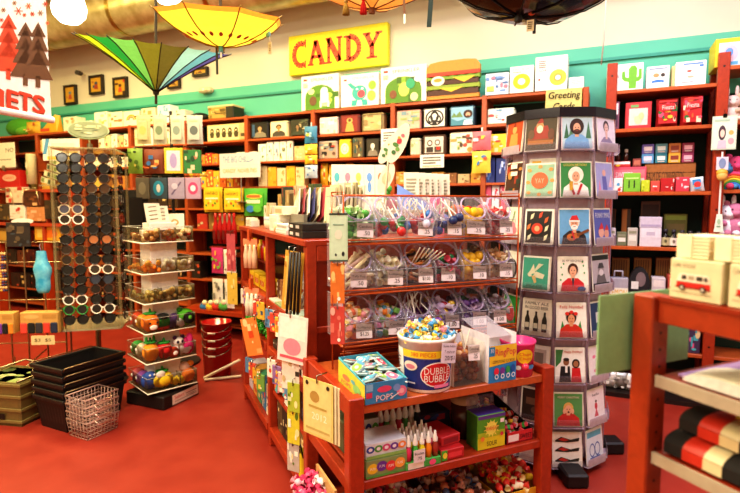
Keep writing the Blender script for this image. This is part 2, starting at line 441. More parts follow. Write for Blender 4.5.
# ---- top of the shelving, left to right
J = wall_item
SPR = lambda seed, c: [('r', .0, .0, 1, 1, 'f4efe2'), ('t', 'SPRINKLER', .26, .83, .86, .92, '3a3426'), ('r', .06, .86, .16, .92, 'b03028')] + \
    [('o', .5, .36, .40, .36, '55881e'), ('r', .10, 0, .90, .36, '55881e')] + [s for s in A_busy(['88b030', '3c6a14', 'a8c850', '30501a', 'd8d8a0'], 16, seed)
     if abs(s[1] - .5) < .3 and s[2] < .55] + c + A_lines(.05, .66, .2, .8, 3, 'c8c0a8', seed)
J('box', 301, 339, 75, top, 'f2ecdc', SPR(3, [('o', .62, .52, .10, .12, 'f2f0e8'), ('r', .52, .18, .74, .46, 'f2f0e8'), ('r', .5, .05, .56, .24, 'e8e4d8'), ('r', .70, .05, .76, .24, 'e8e4d8'), ('o', .32, .26, .1, .14, '6a4a2a')]), 'sprinkler_box', 'tall white sprinkler box with unicorn picture on green arch window', 'box', d=.2)
J('box', 340.5, 379, 74, top, 'f2ecdc', [('r', 0, 0, 1, 1, 'f4efe2'), ('r', .08, .82, .16, .88, 'b03028'), ('t', 'SPRINKLER', .3, .84, .9, .92, 'b8b09a'), ('o', .5, .42, .2, .24, '3aa8a0'), ('p', [(.3, .2), (.28, .02), (.42, .02), (.45, .2)], '3aa8a0'), ('p', [(.55, .2), (.58, .02), (.72, .02), (.7, .2)], '3aa8a0'), ('p', [(.3, .55), (.18, .72), (.26, .76), (.42, .6)], '3aa8a0'), ('o', .55, .38, .1, .12, 'd84858'), ('o', .84, .62, .1, .14, '8cba3a'), ('o', .82, .3, .11, .16, '9cc850'), ('o', .44, .54, .03, .03, 'ffffff'), ('o', .58, .54, .03, .03, 'ffffff')], 'sprinkler_box', 'tall white sprinkler box showing a teal monster float', 'box', d=.2)
J('box', 380.5, 427, 66, top, 'f4efe2', SPR(9, [('o', .52, .36, .12, .2, 'c8d860'), ('o', .66, .5, .1, .14, '30a070'), ('o', .28, .24, .08, .12, '7a4a2a'), ('o', .84, .62, .1, .09, 'e8e8e0')]), 'sprinkler_box', 'wide white sprinkler box beside the burger picture', 'box', d=.2)
# burger cut-out: separate flat layers of bun, salad, meat
x, w, h = spot(427, 480, 60, top, 4.70)
t = thing('burger_box', 'burger shaped cardboard box with bun, lettuce and two patties', 'box', (x, 4.70, top))
m = MB()
def slab_poly(mb, pts, key, d0=0, d1=.06):
    n = len(pts); mb.poly([(a, d0, b) for a, b in pts], key); mb.poly([(a, d1, b) for a, b in pts][::-1], key)
    mb.add([(a, d0, b) for a, b in pts] + [(a, d1, b) for a, b in pts], [(i, n + i, n + (i + 1) % n, (i + 1) % n) for i in range(n)], key)
W2 = w / 2
slab_poly(m, [(-W2, h * .70), (W2, h * .70), (W2 * .99, h * .86), (W2 * .86, h * .97), (W2 * .5, h), (-W2 * .5, h), (-W2 * .88, h * .96), (-W2, h * .84)], 'd08a30'); obj('bun', m, t)
for z0, z1, c, nm, sq in ((.60, .71, 'c83a20', 'tomato', .99), (.50, .61, '7a9a28', 'lettuce', 1.0), (.36, .51, '4a2412', 'patty', .96), (.25, .37, '8aa030', 'lettuce', 1.0), (.10, .26, '4a2412', 'patty', .96), (0, .11, 'd08a30', 'bun', .98)):
    m = MB(); n = 12; pts = [(W2 * sq * (-1 + 2 * i / n), h * (z0 - (.02 if i % 2 and nm in ('lettuce', 'tomato') else 0) + (.02 if z0 == 0 else 0) * 0)) for i in range(n + 1)]
    pts = [(a, max(0, b)) for a, b in pts] + [(W2 * sq, h * z1), (-W2 * sq, h * z1)]; slab_poly(m, pts, c, -.004 if nm != 'bun' else 0, .058); obj(nm, m, t)
m = MB(); m.art((-W2, -.006, 0), (w, 0, 0), (0, 0, h), [('p', [(.5, .54), (.92, .54), (.72, .40)], 'e8c030'), ('p', [(.25, .28), (.7, .28), (.48, .17)], 'e8c030'), ('o', .22, .48, .13, .13, 'f0e8d0'), ('o', .22, .50, .08, .05, 'c09030')]); obj('sticker', m, t)
# right of the burger
J('box', 485.5, 509, 73, top, 'dfe6e6', A_busy(['6a90c8', 'e0d0e8', 'a8c060', 'c07a90', 'f0f0f0', '4a70a0'], 16, 5, 'c8d8e8'), 'float_box', 'pale blue box with pastel picnic picture next to the burger', 'box')
J('box', 510, 534, 66, top, 'f4efe4', [('r', 0, 0, 1, 1, 'f4efe4'), ('n', .5, .42, .38, .30, .42, 'f0b818'), ('t', 'POOL FLOAT', .1, .84, .9, .92, '5a5048'), ('r', .1, .76, .5, .80, 'a8a090')], 'float_box', 'white float box with yellow pineapple ring picture', 'box')
J('box', 535.5, 568, 56, top, 'f4efe4', [('r', 0, 0, 1, 1, 'f4efe4'), ('n', .72, .36, .27, .24, .5, 'a8c040'), ('n', .72, .36, .14, .12, .6, 'e8a040'), ('t', 'FLOAT', .1, .56, .4, .64, '4a4440'), ('r', .1, .3, .16, .36, 'b03028')] + A_lines(.1, .66, .4, .9, 4, '88807a', 4), 'float_box', 'white float box with green kiwi ring picture', 'box', d=.2)
J('box', 569, 584, 77, top, 'f2efe8', A_lines(.15, .3, .85, .8, 3, 'b8b4ac', 2), 'small_box', 'small plain white box beside the kiwi ring float box', 'box')
# left of the sprinkler boxes
x, w, h = spot(208, 233, 106, top, 4.74)
t = thing('gold_tin', 'gold and dark olive square tin standing on top of the shelving by itself', 'tin', (x, 4.74, top))
m = MB(); m.box(-w / 2, 0, 0, w * .2, .2, h, 'b8984a', .006); m.art((-w / 2, -.001, 0), (w * .7, 0, 0), (0, 0, h), A_busy(['e0cc80', '6a5420', 'c0a050', '8a7030'], 12, 3)); m.box(w * .2, .0, 0, w / 2, .2, h, '2c2a16', .006); obj('body', m, t)
m = MB(); m.box(-w / 2 - .004, -.004, h - .012, w / 2 + .004, .204, h + .008, 'd8c890', .003); obj('lid', m, t)
x, w, h = spot(186, 204, 112, top, 4.76); m = MB(); m.lathe([(0, h), (w * .2, h * .97), (w * .4, h * .75), (w * .5, h * .4), (w * .5, 0), (0, 0)][::-1], '17160f', 16, (0, .09, 0)); one('bowl_hat', m, 'black dome shaped bowler hat on shelf top', 'hat', (x, 4.76, top))
LT = [(63, 76, 117, 'f2e4c8', ['d88a50', 'e8b080'], 'white box with orange blobs on the far left shelf top'),
      (77, 92, 121, 'efe6cc', ['b0a070', 'c8b888'], 'cream box behind the sunglasses sign'), (94, 107, 112, 'f4efe0', ['e8c070', 'e8d8a0'], 'tall white box with faint yellow print'),
      (108, 122, 112, 'f0e8d0', ['c88038', 'e0c080'], 'cream box with brown loop print'), (123, 139, 111, 'f2ead2', ['e8a828', 'c86830'], 'cream box with orange rainbow arch print'),
      (141, 155, 108, 'e9e0bc', ['a8a060', '80a050'], 'pale box with olive print above the hanging bags'), (157, 170, 105, 'e8eef0', ['80b0d0', 'a0c8d8'], 'white and sky blue box under the rainbow umbrella'), (171, 185, 110, 'efe8cc', ['58543a', 'a09468'], 'beige box with dark print next to the black hat')]
for i, (a, b, p, c, pal, lb) in enumerate(LT):
    art = A_busy(pal, 7, i) if i != 4 else [('n', .5, .4, .32, .36, .7, 'e8a828'), ('n', .5, .4, .2, .22, .6, 'c86830'), ('r', 0, 0, 1, .38, 'f2ead2')]
    J('box', a, b, p, top, c, art, 'toy_box', lb, 'box', yf=4.74)
# plush heap at far left top: green and yellow soft shapes
x, w, h = spot(3, 20, 118, top, 4.72); m = MB(); m.sph((0, .12, h * .5), (w * .75, .12, h * .55), '4a9a2c/f', 14, 10); m.sph((w * .4, .08, h * .25), (w * .5, .08, h * .3), '66b03a/f', 12, 8); one('plush_frog', m, 'round bright green plush toy under the bag banner', 'plush toy', (x, 4.72, top))
x, w, h = spot(22, 36, 121, top, 4.72); m = pouch(w, h, .12, 'd8b040', A_busy(['f0e0a0', 'c05838', 'e8c860'], 8, 4)); one('snack_bag', m, 'yellow and white bag beside the green plush toy', 'bag', (x, 4.72, top))
x, w, h = spot(38, 56, 115, top, 4.72); m = MB(); m.add([(-w / 2, 0, 0), (w / 2, 0, 0), (w / 2, .1, 0), (-w / 2, .1, 0), (w * .35, .02, h), (w * .5, .06, h * .95)], [(0, 1, 4), (1, 2, 5, 4), (2, 3, 5), (3, 0, 4, 5)], 'e0a830'); m.art((-w / 2, -.002, 0), (w, 0, 0), (0, 0, h * .3), [('r', .1, .2, .6, .8, 'c85030')]); one('party_cone', m, 'orange and yellow wedge shaped pack leaning on the shelf top', 'package', (x, 4.72, top))

# ---- first row: lunch tins
J('tin', 487, 515, 108, T2, 'cfe0c8', A_busy(['88b860', 'f0f0e8', 'c05050', '6a98c0', 'e8e0d0'], 14, 21, 'e6ece0'), 'lunch_tin', 'pale green and white lunch tin below the pineapple float box', 'tin', d=.1)
J('tin', 518, 546, 112, T2, 'e8e4d8', A_busy(['4aa0a0', 'e8c080', '90b870'], 12, 22, 'dfeae4'), 'lunch_tin', 'cream and teal lunch tin behind the card spinner top', 'tin', d=.1)
J('tin', 396, 421, 110, T2, 'c88878', A_busy(['d0b8a0', '7a98a0', '98a868', 'e0d0b8'], 14, 23, 'c8b49a'), 'lunch_tin', 'tan and pink lunch tin left of the black ornament tin', 'tin', d=.1)
J('tin', 422.5, 447, 107, T2, '1a1814', [('r', .04, .04, .96, .96, 'ece6d8'), ('n', .5, .5, .42, .42, .82, '241f1a'), ('n', .5, .55, .2, .3, .6, '241f1a'), ('n', .32, .42, .12, .2, .5, '241f1a'), ('n', .68, .42, .12, .2, .5, '241f1a'), ('r', .4, .1, .6, .3, '241f1a')], 'lunch_tin', 'white lunch tin with black ornament and black edge', 'tin', d=.1)
J('tin', 449.5, 475, 105.5, T2, '24404e', [('r', .02, .02, .98, .98, '88b8d0'), ('p', [(.02, .02), (.02, .4), (.3, .25), (.6, .32), (.98, .2), (.98, .02)], '4a8a9a'), ('p', [(.02, .45), (.15, .7), (.25, .55), (.4, .75), (.55, .45)], '6a8a50'), ('o', .76, .6, .2, .22, '3a2016'), ('o', .76, .56, .1, .13, 'd8a080'), ('o', .76, .46, .09, .06, '4a2a1a'), ('p', [(.55, .02), (.6, .28), (.92, .28), (.98, .02)], 'c8d8e0')], 'lunch_tin', 'blue landscape lunch tin with a curly haired portrait', 'tin', d=.1)
J('tin', 319, 338, 117, T2, 'e8c8b8', A_busy(['f0d8c8', 'e0b0a0', 'f8ece0', 'd0c0a8'], 10, 24, 'f0dccc'), 'lunch_tin', 'pale pink lunch tin at the left of its bay under the sign', 'tin', d=.1)
J('tin', 339.5, 360, 114.5, T2, '6a1c14', [('r', .08, .04, .92, .96, '8a2a1c'), ('o', .5, .7, .16, .16, 'd8b060'), ('p', [(.25, .05), (.35, .55), (.65, .55), (.75, .05)], 'c8a050'), ('o', .5, .72, .09, .1, '6a4020')], 'lunch_tin', 'dark red lunch tin with a golden figure', 'tin', d=.1)
J('tin', 361.5, 383.5, 113, T2, 'b8a068', A_busy(['d8c890', '988050', 'c8b070'], 12, 25, 'c4ae78') + A_frame('6a5a34', .05), 'lunch_tin', 'tan gold lunch tin right of the dark red tin', 'tin', d=.1)
J('tin', 250, 268, 122, T2, '1c1a10', A_fig(None, '3a2a18', 'c8a070', '88806a', .55, .6) + [('r', .08, .1, .25, .9, '3a5a78')], 'lunch_tin', 'black lunch tin with a pale figure at left end of its row', 'tin', d=.1)
J('tin', 269.5, 288, 121, T2, 'd8c898', A_fig('e8dcb8', '3a2c1c', 'b08850', '4a4438'), 'lunch_tin', 'cream lunch tin with a seated figure in dark clothes', 'tin', d=.1)
J('tin', 290, 309, 119, T2, '2a2a1a', A_busy(['6a6a48', '8a9a80', 'c0b080', '3a3c2a', '50583c'], 14, 26, '34341f') + A_fig(None, '1c1810', '9a7850', '3c4430', .4, .55, .8), 'lunch_tin', 'dark olive lunch tin under the yellow sign left edge', 'tin', d=.1)
x, w, h = spot(207, 248, 124, T2, 4.71)
t = thing('long_card_box', 'long cream box printed with black skeleton like figures below the gold tin', 'box', (x, 4.71, T2)); m = carton(w, h, .14, 'd8c080', [('r', .02, .06, .78, .94, 'e8d8a0')] + [q for i in range(5) for q in (('o', .12 + i * .15, .62, .045, .17, '3a3018'), ('p', [(.08 + i * .15, .2), (.06 + i * .15, .5), (.18 + i * .15, .5), (.16 + i * .15, .2)], '4a4024'), ('o', .12 + i * .15, .62, .02, .06, 'e8d8a0'))] + [('r', .8, .06, .98, .94, 'c8b078')] + [('r', .83, .2, .95, .4, '5a4a28')]); obj('body', m, t)
# left bays: rows of white novelty packs
for k, (p0, p1, pt_, z, n, lb) in enumerate(((98, 130, 134, T2, 5, 'small white novelty pack with colour dots in row below the cream boxes'), (134, 182, 126, T2, 5, 'cream novelty pack hidden behind the hanging shopping bags'), (78, 128, 157, T3, 7, 'gold and white trinket pack on the shelf behind the sunglasses rack'), (40, 56, 140, T2, 3, 'orange tinted novelty pack in the bay left of the sunglasses rack'))):
    for i in range(n):
        a = p0 + (p1 - p0) * i / n; b = a + (p1 - p0) / n * .9
        J('box', a, b, pt_ + (i % 2) * 1.5, z, ['efe8d0', 'e8d8a8', 'f0eadc', 'd8c088'][(i + k) % 4], A_busy(['c04030', '4a80b0', '58a048', 'e0a030', '6a5030'], 6, 40 + k * 10 + i), 'novelty_pack', lb, 'package', group=['white novelty packs below cream boxes', 'novelty packs behind shopping bags', 'gold trinket packs', 'orange novelty packs'][k])
# ---- second row
J('box', 258, 266, 144, T3, 'f0ecdc', A_busy(['c8b060', 'e0d8b0', '6a8a50'], 8, 31), 'picture_book', 'white and green picture book at the left of the book row', 'book', d=.03)
for i, (pal, lb) in enumerate(((['b88a50', 'e8e0c8', '3a4a60'], 'picture book with tan and navy cover'), (['3a4a80', 'f0e8d0', 'c0c8d0'], 'picture book with navy figure on cream cover'), (['d0b060', '5a6a4a', 'f0ead8'], 'picture book with mustard and olive cover'), (['a04a3a', 'e8dcc0', '8090a0'], 'picture book with rust and grey cover'))):
    J('box', 266.5 + i * 6.6, 272.6 + i * 6.6, 142 - i * .4, T3, 'efe9d8', A_busy(pal, 8, 32 + i), 'picture_book', lb + ' in the shelf row', 'book', d=.03)
J('box', 294, 305, 146, T3, 'e0c088', A_busy(['c89858', 'e8d8b0'], 6, 38), 'paper_bag', 'tan paper package at the end of the picture book row', 'package')
J('tin', 318, 337, 141, T3, 'd0bfae', A_busy(['2a2420', 'b84030', '8a9aa0', 'e0d0b0', '705040'], 16, 41, 'b8a088'), 'lunch_tin', 'lunch tin with busy dark comic print, second shelf under the sign', 'tin', d=.1)
J('tin', 338.5, 351, 139, T3, 'e0b828', [('r', .02, .02, .98, .98, 'e8c030'), ('n', .5, .5, .38, .32, .62, 'f4ecd0'), ('o', .5, .5, .2, .17, 'c8d0d0')], 'lunch_tin', 'yellow lunch tin with a white ring', 'tin', d=.1)
J('tin', 352, 363.5, 137, T3, '4a4430', A_busy(['e8d8a0', '3a5a50', 'c0a050', '20201a'], 14, 42, '706040'), 'lunch_tin', 'olive and gold patterned lunch tin between yellow and dark tins', 'tin', d=.1)
J('tin', 365.5, 380, 138, T3, '2a2418', A_fig('3a3424', 'e8e0cc', 'f0e8d8', '8a8070', .5, .55), 'lunch_tin', 'dark lunch tin with a white haired face', 'tin', d=.1)
J('tin', 410, 420.5, 138, T3, 'd8d0b0', A_busy(['a8b878', 'e8e0c8'], 8, 43), 'lunch_tin', 'pale lunch tin half hidden behind the winged card', 'tin', d=.1)
J('tin', 422.5, 446, 134.5, T3, '4a3020', [('r', .06, .06, .94, .94, 'd8d0c0'), ('o', .3, .6, .13, .17, '4a4038'), ('o', .66, .62, .13, .17, '5a5048'), ('o', .3, .6, .08, .1, 'e8e0d4'), ('o', .66, .62, .08, .1, 'e8e0d4'), ('r', .14, .1, .46, .38, '3c342e'), ('r', .52, .1, .84, .4, '504840'), ('o', .7, .3, .1, .1, 'c03020')], 'lunch_tin', 'brown framed lunch tin with two grey cartoon faces and red dot', 'tin', d=.1)
J('tin', 449.5, 474, 132, T3, 'e8dcc0', A_busy(['c89a50', '7a9a50', 'b8503a', '5a4a3a', 'e0c080', 'f4ecd8'], 18, 44, 'f0e6cc'), 'lunch_tin', 'cream lunch tin with scattered colourful characters', 'tin', d=.1)
J('box', 487, 508, 134, T3, 'e8c838', A_busy(['f0e0a0', 'd05030', 'f4f0e0', 'e0a020'], 10, 45, 'e8c838'), 'candy_box', 'yellow and red candy box left of the card spinner', 'box')
J('box', 236, 257, 152, T3 - .0, 'f0ecdc', A_busy(['d8cca8', '7a6a40'], 5, 46), 'paper_box', 'plain cream box standing behind the white shop sign', 'box')
# gummy carton row: shelf 4 and loose candy goods
def row(p0, p1, ptop, z, n, kinds, name, lbs, cat, group=None, yf=4.72):
    for i in range(n):
        a = p0 + (p1 - p0) * i / n; b = a + (p1 - p0) / n * .92; c = kinds[i % len(kinds)]
        J('bag' if c[1] == 'bag' else 'box', a, b, ptop + (i * 37 % 3), z, c[0], A_busy(c[2], 6, hash((name, i)) % 999 if False else 50 + i * 7 + int(p0)), name, lbs[i % len(lbs)] if not group else lbs[0], cat, yf=yf, d=.1, group=group)
row(258, 305, 166, T4, 5, [('e0d0a0', 'box', ['c0a060', 'f0e8c8']), ('e8b030', 'box', ['d89020', 'f0d060'])], 'carton', ['low cream and amber carton on the shelf above the table books'], 'carton', 'amber cartons')
row(318, 352, 163, T4, 4, [('e8c030', 'bag', ['c04030', 'f0e0a0']), ('d89838', 'bag', ['f0e0a0'])], 'candy_bag', ['small yellow candy bag on the shelf under the yellow ring tin'], 'bag', 'yellow candy bags')
row(186, 218, 153, T3 - .0, 5, [('d88a28', 'box', ['c03a28', 'e8c850', '4a6aa0']), ('c03828', 'box', ['e8c850', 'f0e8d0'])], 'candy_box', ['upright orange and red candy box left of the white shop sign'], 'box', 'orange candy boxes')
row(186, 240, 170, T4, 8, [('e8b838', 'box', ['3a6ab0', 'd04028', 'f0e0b0']), ('d86a28', 'box', ['f0d870', 'b03020'])], 'candy_box', ['low yellow or orange candy box on the shelf below the white shop sign'], 'box', 'low candy boxes')
row(484, 508, 157, T4, 2, [('2c3a78', 'box', ['e8e8f0', '5a80c0']), ('30407e', 'box', ['d0d8f0', '90a8e0'])], 'candy_box', ['navy blue candy box on the shelf left of the card spinner'], 'box', 'navy candy boxes')
row(392, 484, 172, T4, 7, [('d8a040', 'box', ['a05028', 'e8d090']), ('8a5a30', 'box', ['d8b070']), ('c8b080', 'box', ['7a5a3a'])], 'carton', ['brown or amber carton in shadow behind the blue panel'], 'carton', 'shadowed brown cartons')
row(484, 508, 184, T5, 3, [('d85a78', 'box', ['f0d0d8', 'e8e8f0']), ('e8e0e8', 'box', ['d04058'])], 'candy_box', ['pink or white candy box on low shelf beside the candy bins'], 'box', 'pink low candy boxes')
# gummy hanging bags (pegged in front of the low shelf)
def peg_bag(px0, px1, ptop, pbot, body, art, label, yf=4.62, d=.05, name='gummy_bag'):
    a = on_y(px0, pbot, yf); b = on_y(px1, ptop, yf); t = thing(name, label, 'bag', ((a.x + b.x) / 2, yf, a.z))
    w, h = b.x - a.x, b.z - a.z; obj('pouch', pouch(w, h, d, body, art), t)
    m = MB(); m.cyl((0, d / 2, h - .012), (0, .16, h - .006), .003, .003, '888888/m', 6); obj('hang_peg', m, t); return t
HB = lambda s: [('r', .0, .0, 1, 1, 'e8c02c'), ('t', 'HARIBO', .12, .74, .88, .9, '3a2c18')] + [('o', .15 + .14 * i, .22 + .1 * ((i * s) % 3), .06, .07, ['c83020', '4a9030', 'e87a20', 'f0e0a0'][(i + s) % 4]) for i in range(6)] + [('r', .1, .52, .9, .6, 'f4ecd0')]
peg_bag(203, 221, 187, 212, 'e0b428', HB(1), 'yellow gummy bear bag, nearer the plush tower, hung below white sign')
peg_bag(223, 242, 188, 212, 'e0b428', HB(2), 'yellow gummy bag touching the green gummy bag')
peg_bag(243, 266, 188, 216, '4aa030', [('r', .05, .3, .95, .95, '58b038'), ('o', .5, .76, .4, .1, 'e8c860'), ('r', .12, .7, .8, .82, 'd86a30'), ('o', .3, .2, .2, .16, '3a80c0'), ('o', .65, .2, .22, .16, '66b840'), ('r', .1, .45, .8, .6, 'f0e8c0')], 'green gummy bag with orange lettering band')
for i in range(5):
    a = on_y(214 + i * 4.6, 244, 4.6); b = on_y(217.6 + i * 4.6, 213, 4.6); w = b.x - a.x; h = b.z - a.z
    m = MB(); m.lathe([(0, 0), (w * .5, .004), (w * .52, h * .55), (w * .3, h * .72), (w * .22, h * .8), (w * .26, h * .82), (w * .26, h), (0, h)], 'b01c1c/g', 12); m.art((-w * .3, -w * .53, h * .15), (w * .6, 0, 0), (0, 0, h * .3), [('r', 0, 0, 1, 1, '6a1414')])
    one('soda_candy_bottle', m, 'red candy bottle hanging below the yellow gummy bags', 'bottle', (a.x + w / 2, 4.6, a.z), 0, 'red candy bottles')
m = MB(); a = on_y(212, 246, 4.6); b = on_y(240, 246, 4.6); m.box(a.x, 4.56, a.z - .02, b.x, 4.70, a.z - .001, '8a2014'); one('bottle_ledge', m, 'narrow dark red ledge holding the red candy bottles', 'ledge')
# white shop sign on the shelf edge
a = on_y(220, 178, 4.60); b = on_y(260, 152, 4.60); w = b.x - a.x; h = b.z - a.z
t = thing('shop_sign', 'white sign with pale blue and yellow lettering in front of shelves', 'sign', (a.x + w / 2, 4.60, a.z))
m = MB(); m.box(-w / 2, 0, 0, w / 2, .006, h, 'd4d4d0'); m.art((-w / 2, -.001, 0), (w, 0, 0), (0, 0, h), [('t', 'THE BIG CHILL', .08, .62, .74, .88, '6a90b8'), ('l', (.74, .64), (.84, .74), .008, '5a88c0'), ('r', .06, .44, .92, .46, 'd8dce0'), ('t', 'CANDY  NOVELTIES', .08, .2, .92, .36, 'c0ac38')]); obj('board', m, t)
m = MB(); m.cyl((w * .02, .008, -.26), (w * .02, .008, .02), .006, .006, 'd8d8d8/m', 8); m.box(-.05, -.02, -.265, .08, .06, -.258, 'c0c0c0/m'); obj('stand', m, t)

# ---- right tall bays
r1, r2, r3, r4, r5, r6 = RZ
RYF = 4.65
def K(kind, a, b, p, z, body, art, name, label, cat, **k): k.setdefault('yf', RYF); return J(kind, a, b, p, z, body, art, name, label, cat, **k)
K('box', 607, 644, 64, r1, 'f4f2ec', [('r', 0, 0, 1, 1, 'f2efe6'), ('p', [(.62, .05), (.60, .80), (.68, .92), (.78, .92), (.84, .8), (.82, .05)], '6ab030'), ('p', [(.42, .45), (.42, .70), (.50, .74), (.52, .5), (.66, .44), (.64, .3), (.5, .34)], '6ab030'), ('p', [(.78, .3), (.80, .44), (.88, .5), (.88, .78), (.96, .78), (.97, .42), (.9, .32)], '6ab030'), ('r', .06, .86, .16, .92, 'b03028'), ('t', 'CACTUS', .05, .5, .34, .58, '4a4a4a')] + A_lines(.05, .2, .32, .42, 3, '9a9a94', 3), 'cactus_box', 'white inflatable box with big green cactus', 'box', d=.2)
K('box', 647, 670, 66, r1, 'f4f6f6', [('r', 0, 0, 1, 1, 'f2f4f2'), ('o', .5, .28, .3, .1, '3a78c8'), ('o', .42, .58, .14, .1, 'c89060'), ('o', .72, .58, .1, .09, '3a3430'), ('r', .1, .86, .9, .92, '8090b0'), ('r', .3, .18, .7, .24, 'e8e8e8')], 'toy_box', 'white box with a blue oval and brown puppies print', 'box')
K('box', 676, 707, 61, r1, 'f4f6f6', [('r', 0, 0, 1, 1, 'f4f6f4'), ('r', .25, .86, .9, .93, '5a88c8'), ('o', .45, .6, .08, .05, 'c85040'), ('o', .5, .36, .12, .05, 'e0a890'), ('r', .78, .75, .92, .84, '3a78d0'), ('r', .2, .12, .6, .16, '8a94a0')], 'toy_box', 'white box with small red and blue print, end of top shelf', 'box')
K('box', 672, 676.5, 66, r1, 'd8c488', (), 'toy_box', 'narrow tan box edge tucked between the white boxes', 'box', yf=4.70)
# red window box: frame and window
x, w, h = spot(626, 652, 102, r2, RYF)
t = thing('doll_box', 'red box with clear window and pale toy inside', 'box', (x, RYF, r2))
m = MB(); m.box(-w / 2, .0, 0, w / 2, .1, h, 'c0303a', .003); m.art((-w / 2, -.001, 0), (w, 0, 0), (0, 0, h), [('r', .14, .12, .86, .76, 'cfc4c0'), ('r', .2, .80, .5, .9, '70a060')]); obj('case', m, t)
m = MB(); m.art((-w / 2, -.003, 0), (w, 0, 0), (0, 0, h), [('o', .5, .36, .16, .2, 'd8c8a0'), ('o', .42, .56, .1, .1, 'e8d8c0'), ('o', .62, .46, .1, .14, 'b8c090')]); obj('toy', m, t)
CB = lambda s: [('r', .02, .02, .98, .98, 'b81820')] + A_busy(['4a1410', '2a6a30', 'e0b030', 'd85070', '702018', 'f0d0b0', 'e85828'], 20, s)[:] + [('p', [(.1, .5), (.2, .82), (.85, .86), (.9, .6)], 'd02028'), ('t', 'Fiesta', .2, .6, .82, .78, 'f4d8d0'), ('r', .04, .9, .96, .98, 'd83030')]
K('bag', 657, 680, 97, r2, 'a01a1e', CB(61), 'candy_pouch', 'red stand-up candy pouch beside the red window box', 'bag')
K('bag', 682, 705, 94, r2, 'b01c20', CB(67), 'candy_pouch', 'red stand-up candy pouch against the bay post', 'bag')
K('box', 608, 620, 102, r2, '7a4a60', [('r', .2, .55, .9, .95, 'f0ece8'), ('r', .1, .1, .9, .5, '54304a')], 'toy_pack', 'dark purple pack with white tag next to the spinner', 'package')
# wooden crate with lettering and the boxes in front
x, w, h = spot(645, 696, 163, r3, 4.76)
t = thing('wooden_crate', 'wooden crate with dark stencilled lettering behind candy boxes', 'crate', (x, 4.76, r3))
for q in range(3):
    m = MB(); m.box(-w / 2, 0, h * q / 3 + .002, w / 2, .012, h * (q + 1) / 3 - .002, '9a6234/w'); 
    if q == 1: m.art((-w / 2, -.001, h * .3), (w, 0, 0), (0, 0, h * .5), [('t', 'BALM DE CONVENTOS', .04, .2, .78, .8, '3a2010')])
    obj('front_slat', m, t)
for s in (-1, 1):
    m = MB(); m.box(s * w / 2, .012, 0, s * (w / 2 - .012), .16, h, '8a5428/w'); obj('end_panel', m, t)
zc = r3 + h + .002
m = MB(); m.box(-w / 2, .0, h - .008, w / 2, .16, h, '8a5428/w'); obj('crate_lid', m, t)
SQ = [('6a5aa8', '5a98c8', 'e8d8e8'), ('5a8a98', '2a7888', 'd8e0e0'), ('b8703a', 'e0b040', '8a3a28'), ('8a2a4a', '90305a', 'e8b0c0')]
LB = [('purple', 'sky blue'), ('grey teal', 'deep teal'), ('orange', 'mustard yellow'), ('wine red', 'magenta')]
for i in range(4):
    for k in range(2):
        px0 = 641.5 + i * 13.3; a = on_y(px0, 160, 4.79); b = on_y(px0 + 12, 160, 4.79); w_ = b.x - a.x; hh = .076
        one('soap_tin', carton(w_, hh, .09, SQ[i][1 - k], [('r', .15, .3, .85, .75, SQ[i][2]), ('r', .2, .1, .8, .2, 'c8b8b0')]), f'small {LB[i][1 - k]} tin {"stacked on another on" if k else "in the lower row on"} the wooden crate', 'tin', ((a.x + b.x) / 2, 4.77, zc + k * (hh + .001)), 0)
# vials on a red and white tray, pink box, bottom row
x, w, h = spot(606, 631, 158, r3, 4.70)
K('box', 612, 647, 167, r3, 'd8506a', [('r', .04, .5, .96, .9, 'e87080'), ('r', .5, .1, .95, .55, 'f0d8d8'), ('r', .1, .1, .4, .4, 'e0a0a8'), ('t', 'SWEETS', .1, .6, .6, .8, 'f8e8e8')], 'candy_box', 'wide pink candy box behind the green box', 'box', yf=4.74)
zt = r3 + spot(612, 647, 167, r3, 4.74)[2] + .002
t = thing('vial_tray', 'red and white tray of small dark vials on the pink box', 'tray', (x, 4.75, zt))
m = MB(); m.box(-w / 2, 0, 0, w / 2, .1, .045, 'c02830', .002); m.art((-w / 2, -.001, 0), (w, 0, 0), (0, 0, .045), [('r', .02, .5, .98, .95, 'f0ece8'), ('o', .5, .3, .1, .2, 'e8c030')]); obj('tray', m, t)
for i in range(3):
    v = MB(); v.lathe([(0, 0), (.018, 0), (.018, .05), (.012, .06), (.012, .085), (0, .085)], '4a2a20/g', 10); v.cyl((0, 0, .075), (0, 0, .1), .014, .014, 'b8a8a0', 10); one('vial', v, 'small brown vial with pale cap standing in the red tray', 'vial', (x - .06 + i * .06, 4.80, zt + .046), 0, 'vials in the tray')
K('box', 633, 641.5, 158.5, zt, '8a4038', [('r', .1, .2, .9, .8, 'b86a58')], 'soap_box', 'small brown box between vials and purple tins', 'box', yf=4.74)
BR = [(611, 623, 178, 'e8e0e0', ['c83030', '4a98c8'], 'white, red and blue candy box at the left of the low row'), (624, 641, 173, '7ab838', ['1c2a14', '2e401c', 'a8d860'], 'bright green house shaped candy box'), (641.5, 650, 180, 'b8c828', ['8aa020', 'e0e060'], 'lime yellow candy box next to the green house box'),
      (651, 660, 181, 'd85048', ['f0e0e0', 'c02830'], 'red and white candy box left of the dark red box'), (661, 675, 178, 'b01820', ['501014', 'e86060', 'f0d0d0'], 'dark red candy box in the middle of the low row'), (676, 690, 177, 'c83a50', ['e89098', 'd8d0d8'], 'pinkish red striped candy box')]
for i, (a, b, p, c, pal, lb) in enumerate(BR):
    art = A_busy(pal, 5, 70 + i) if i != 1 else [('r', .28, .2, .36, .62, '1c2a14'), ('r', .6, .2, .68, .62, '1c2a14'), ('r', .1, .7, .9, .76, 'c8e890')]
    o = K('box', a, b, p, r3, c, art, 'candy_box', lb, 'box', yf=4.64, d=.08)
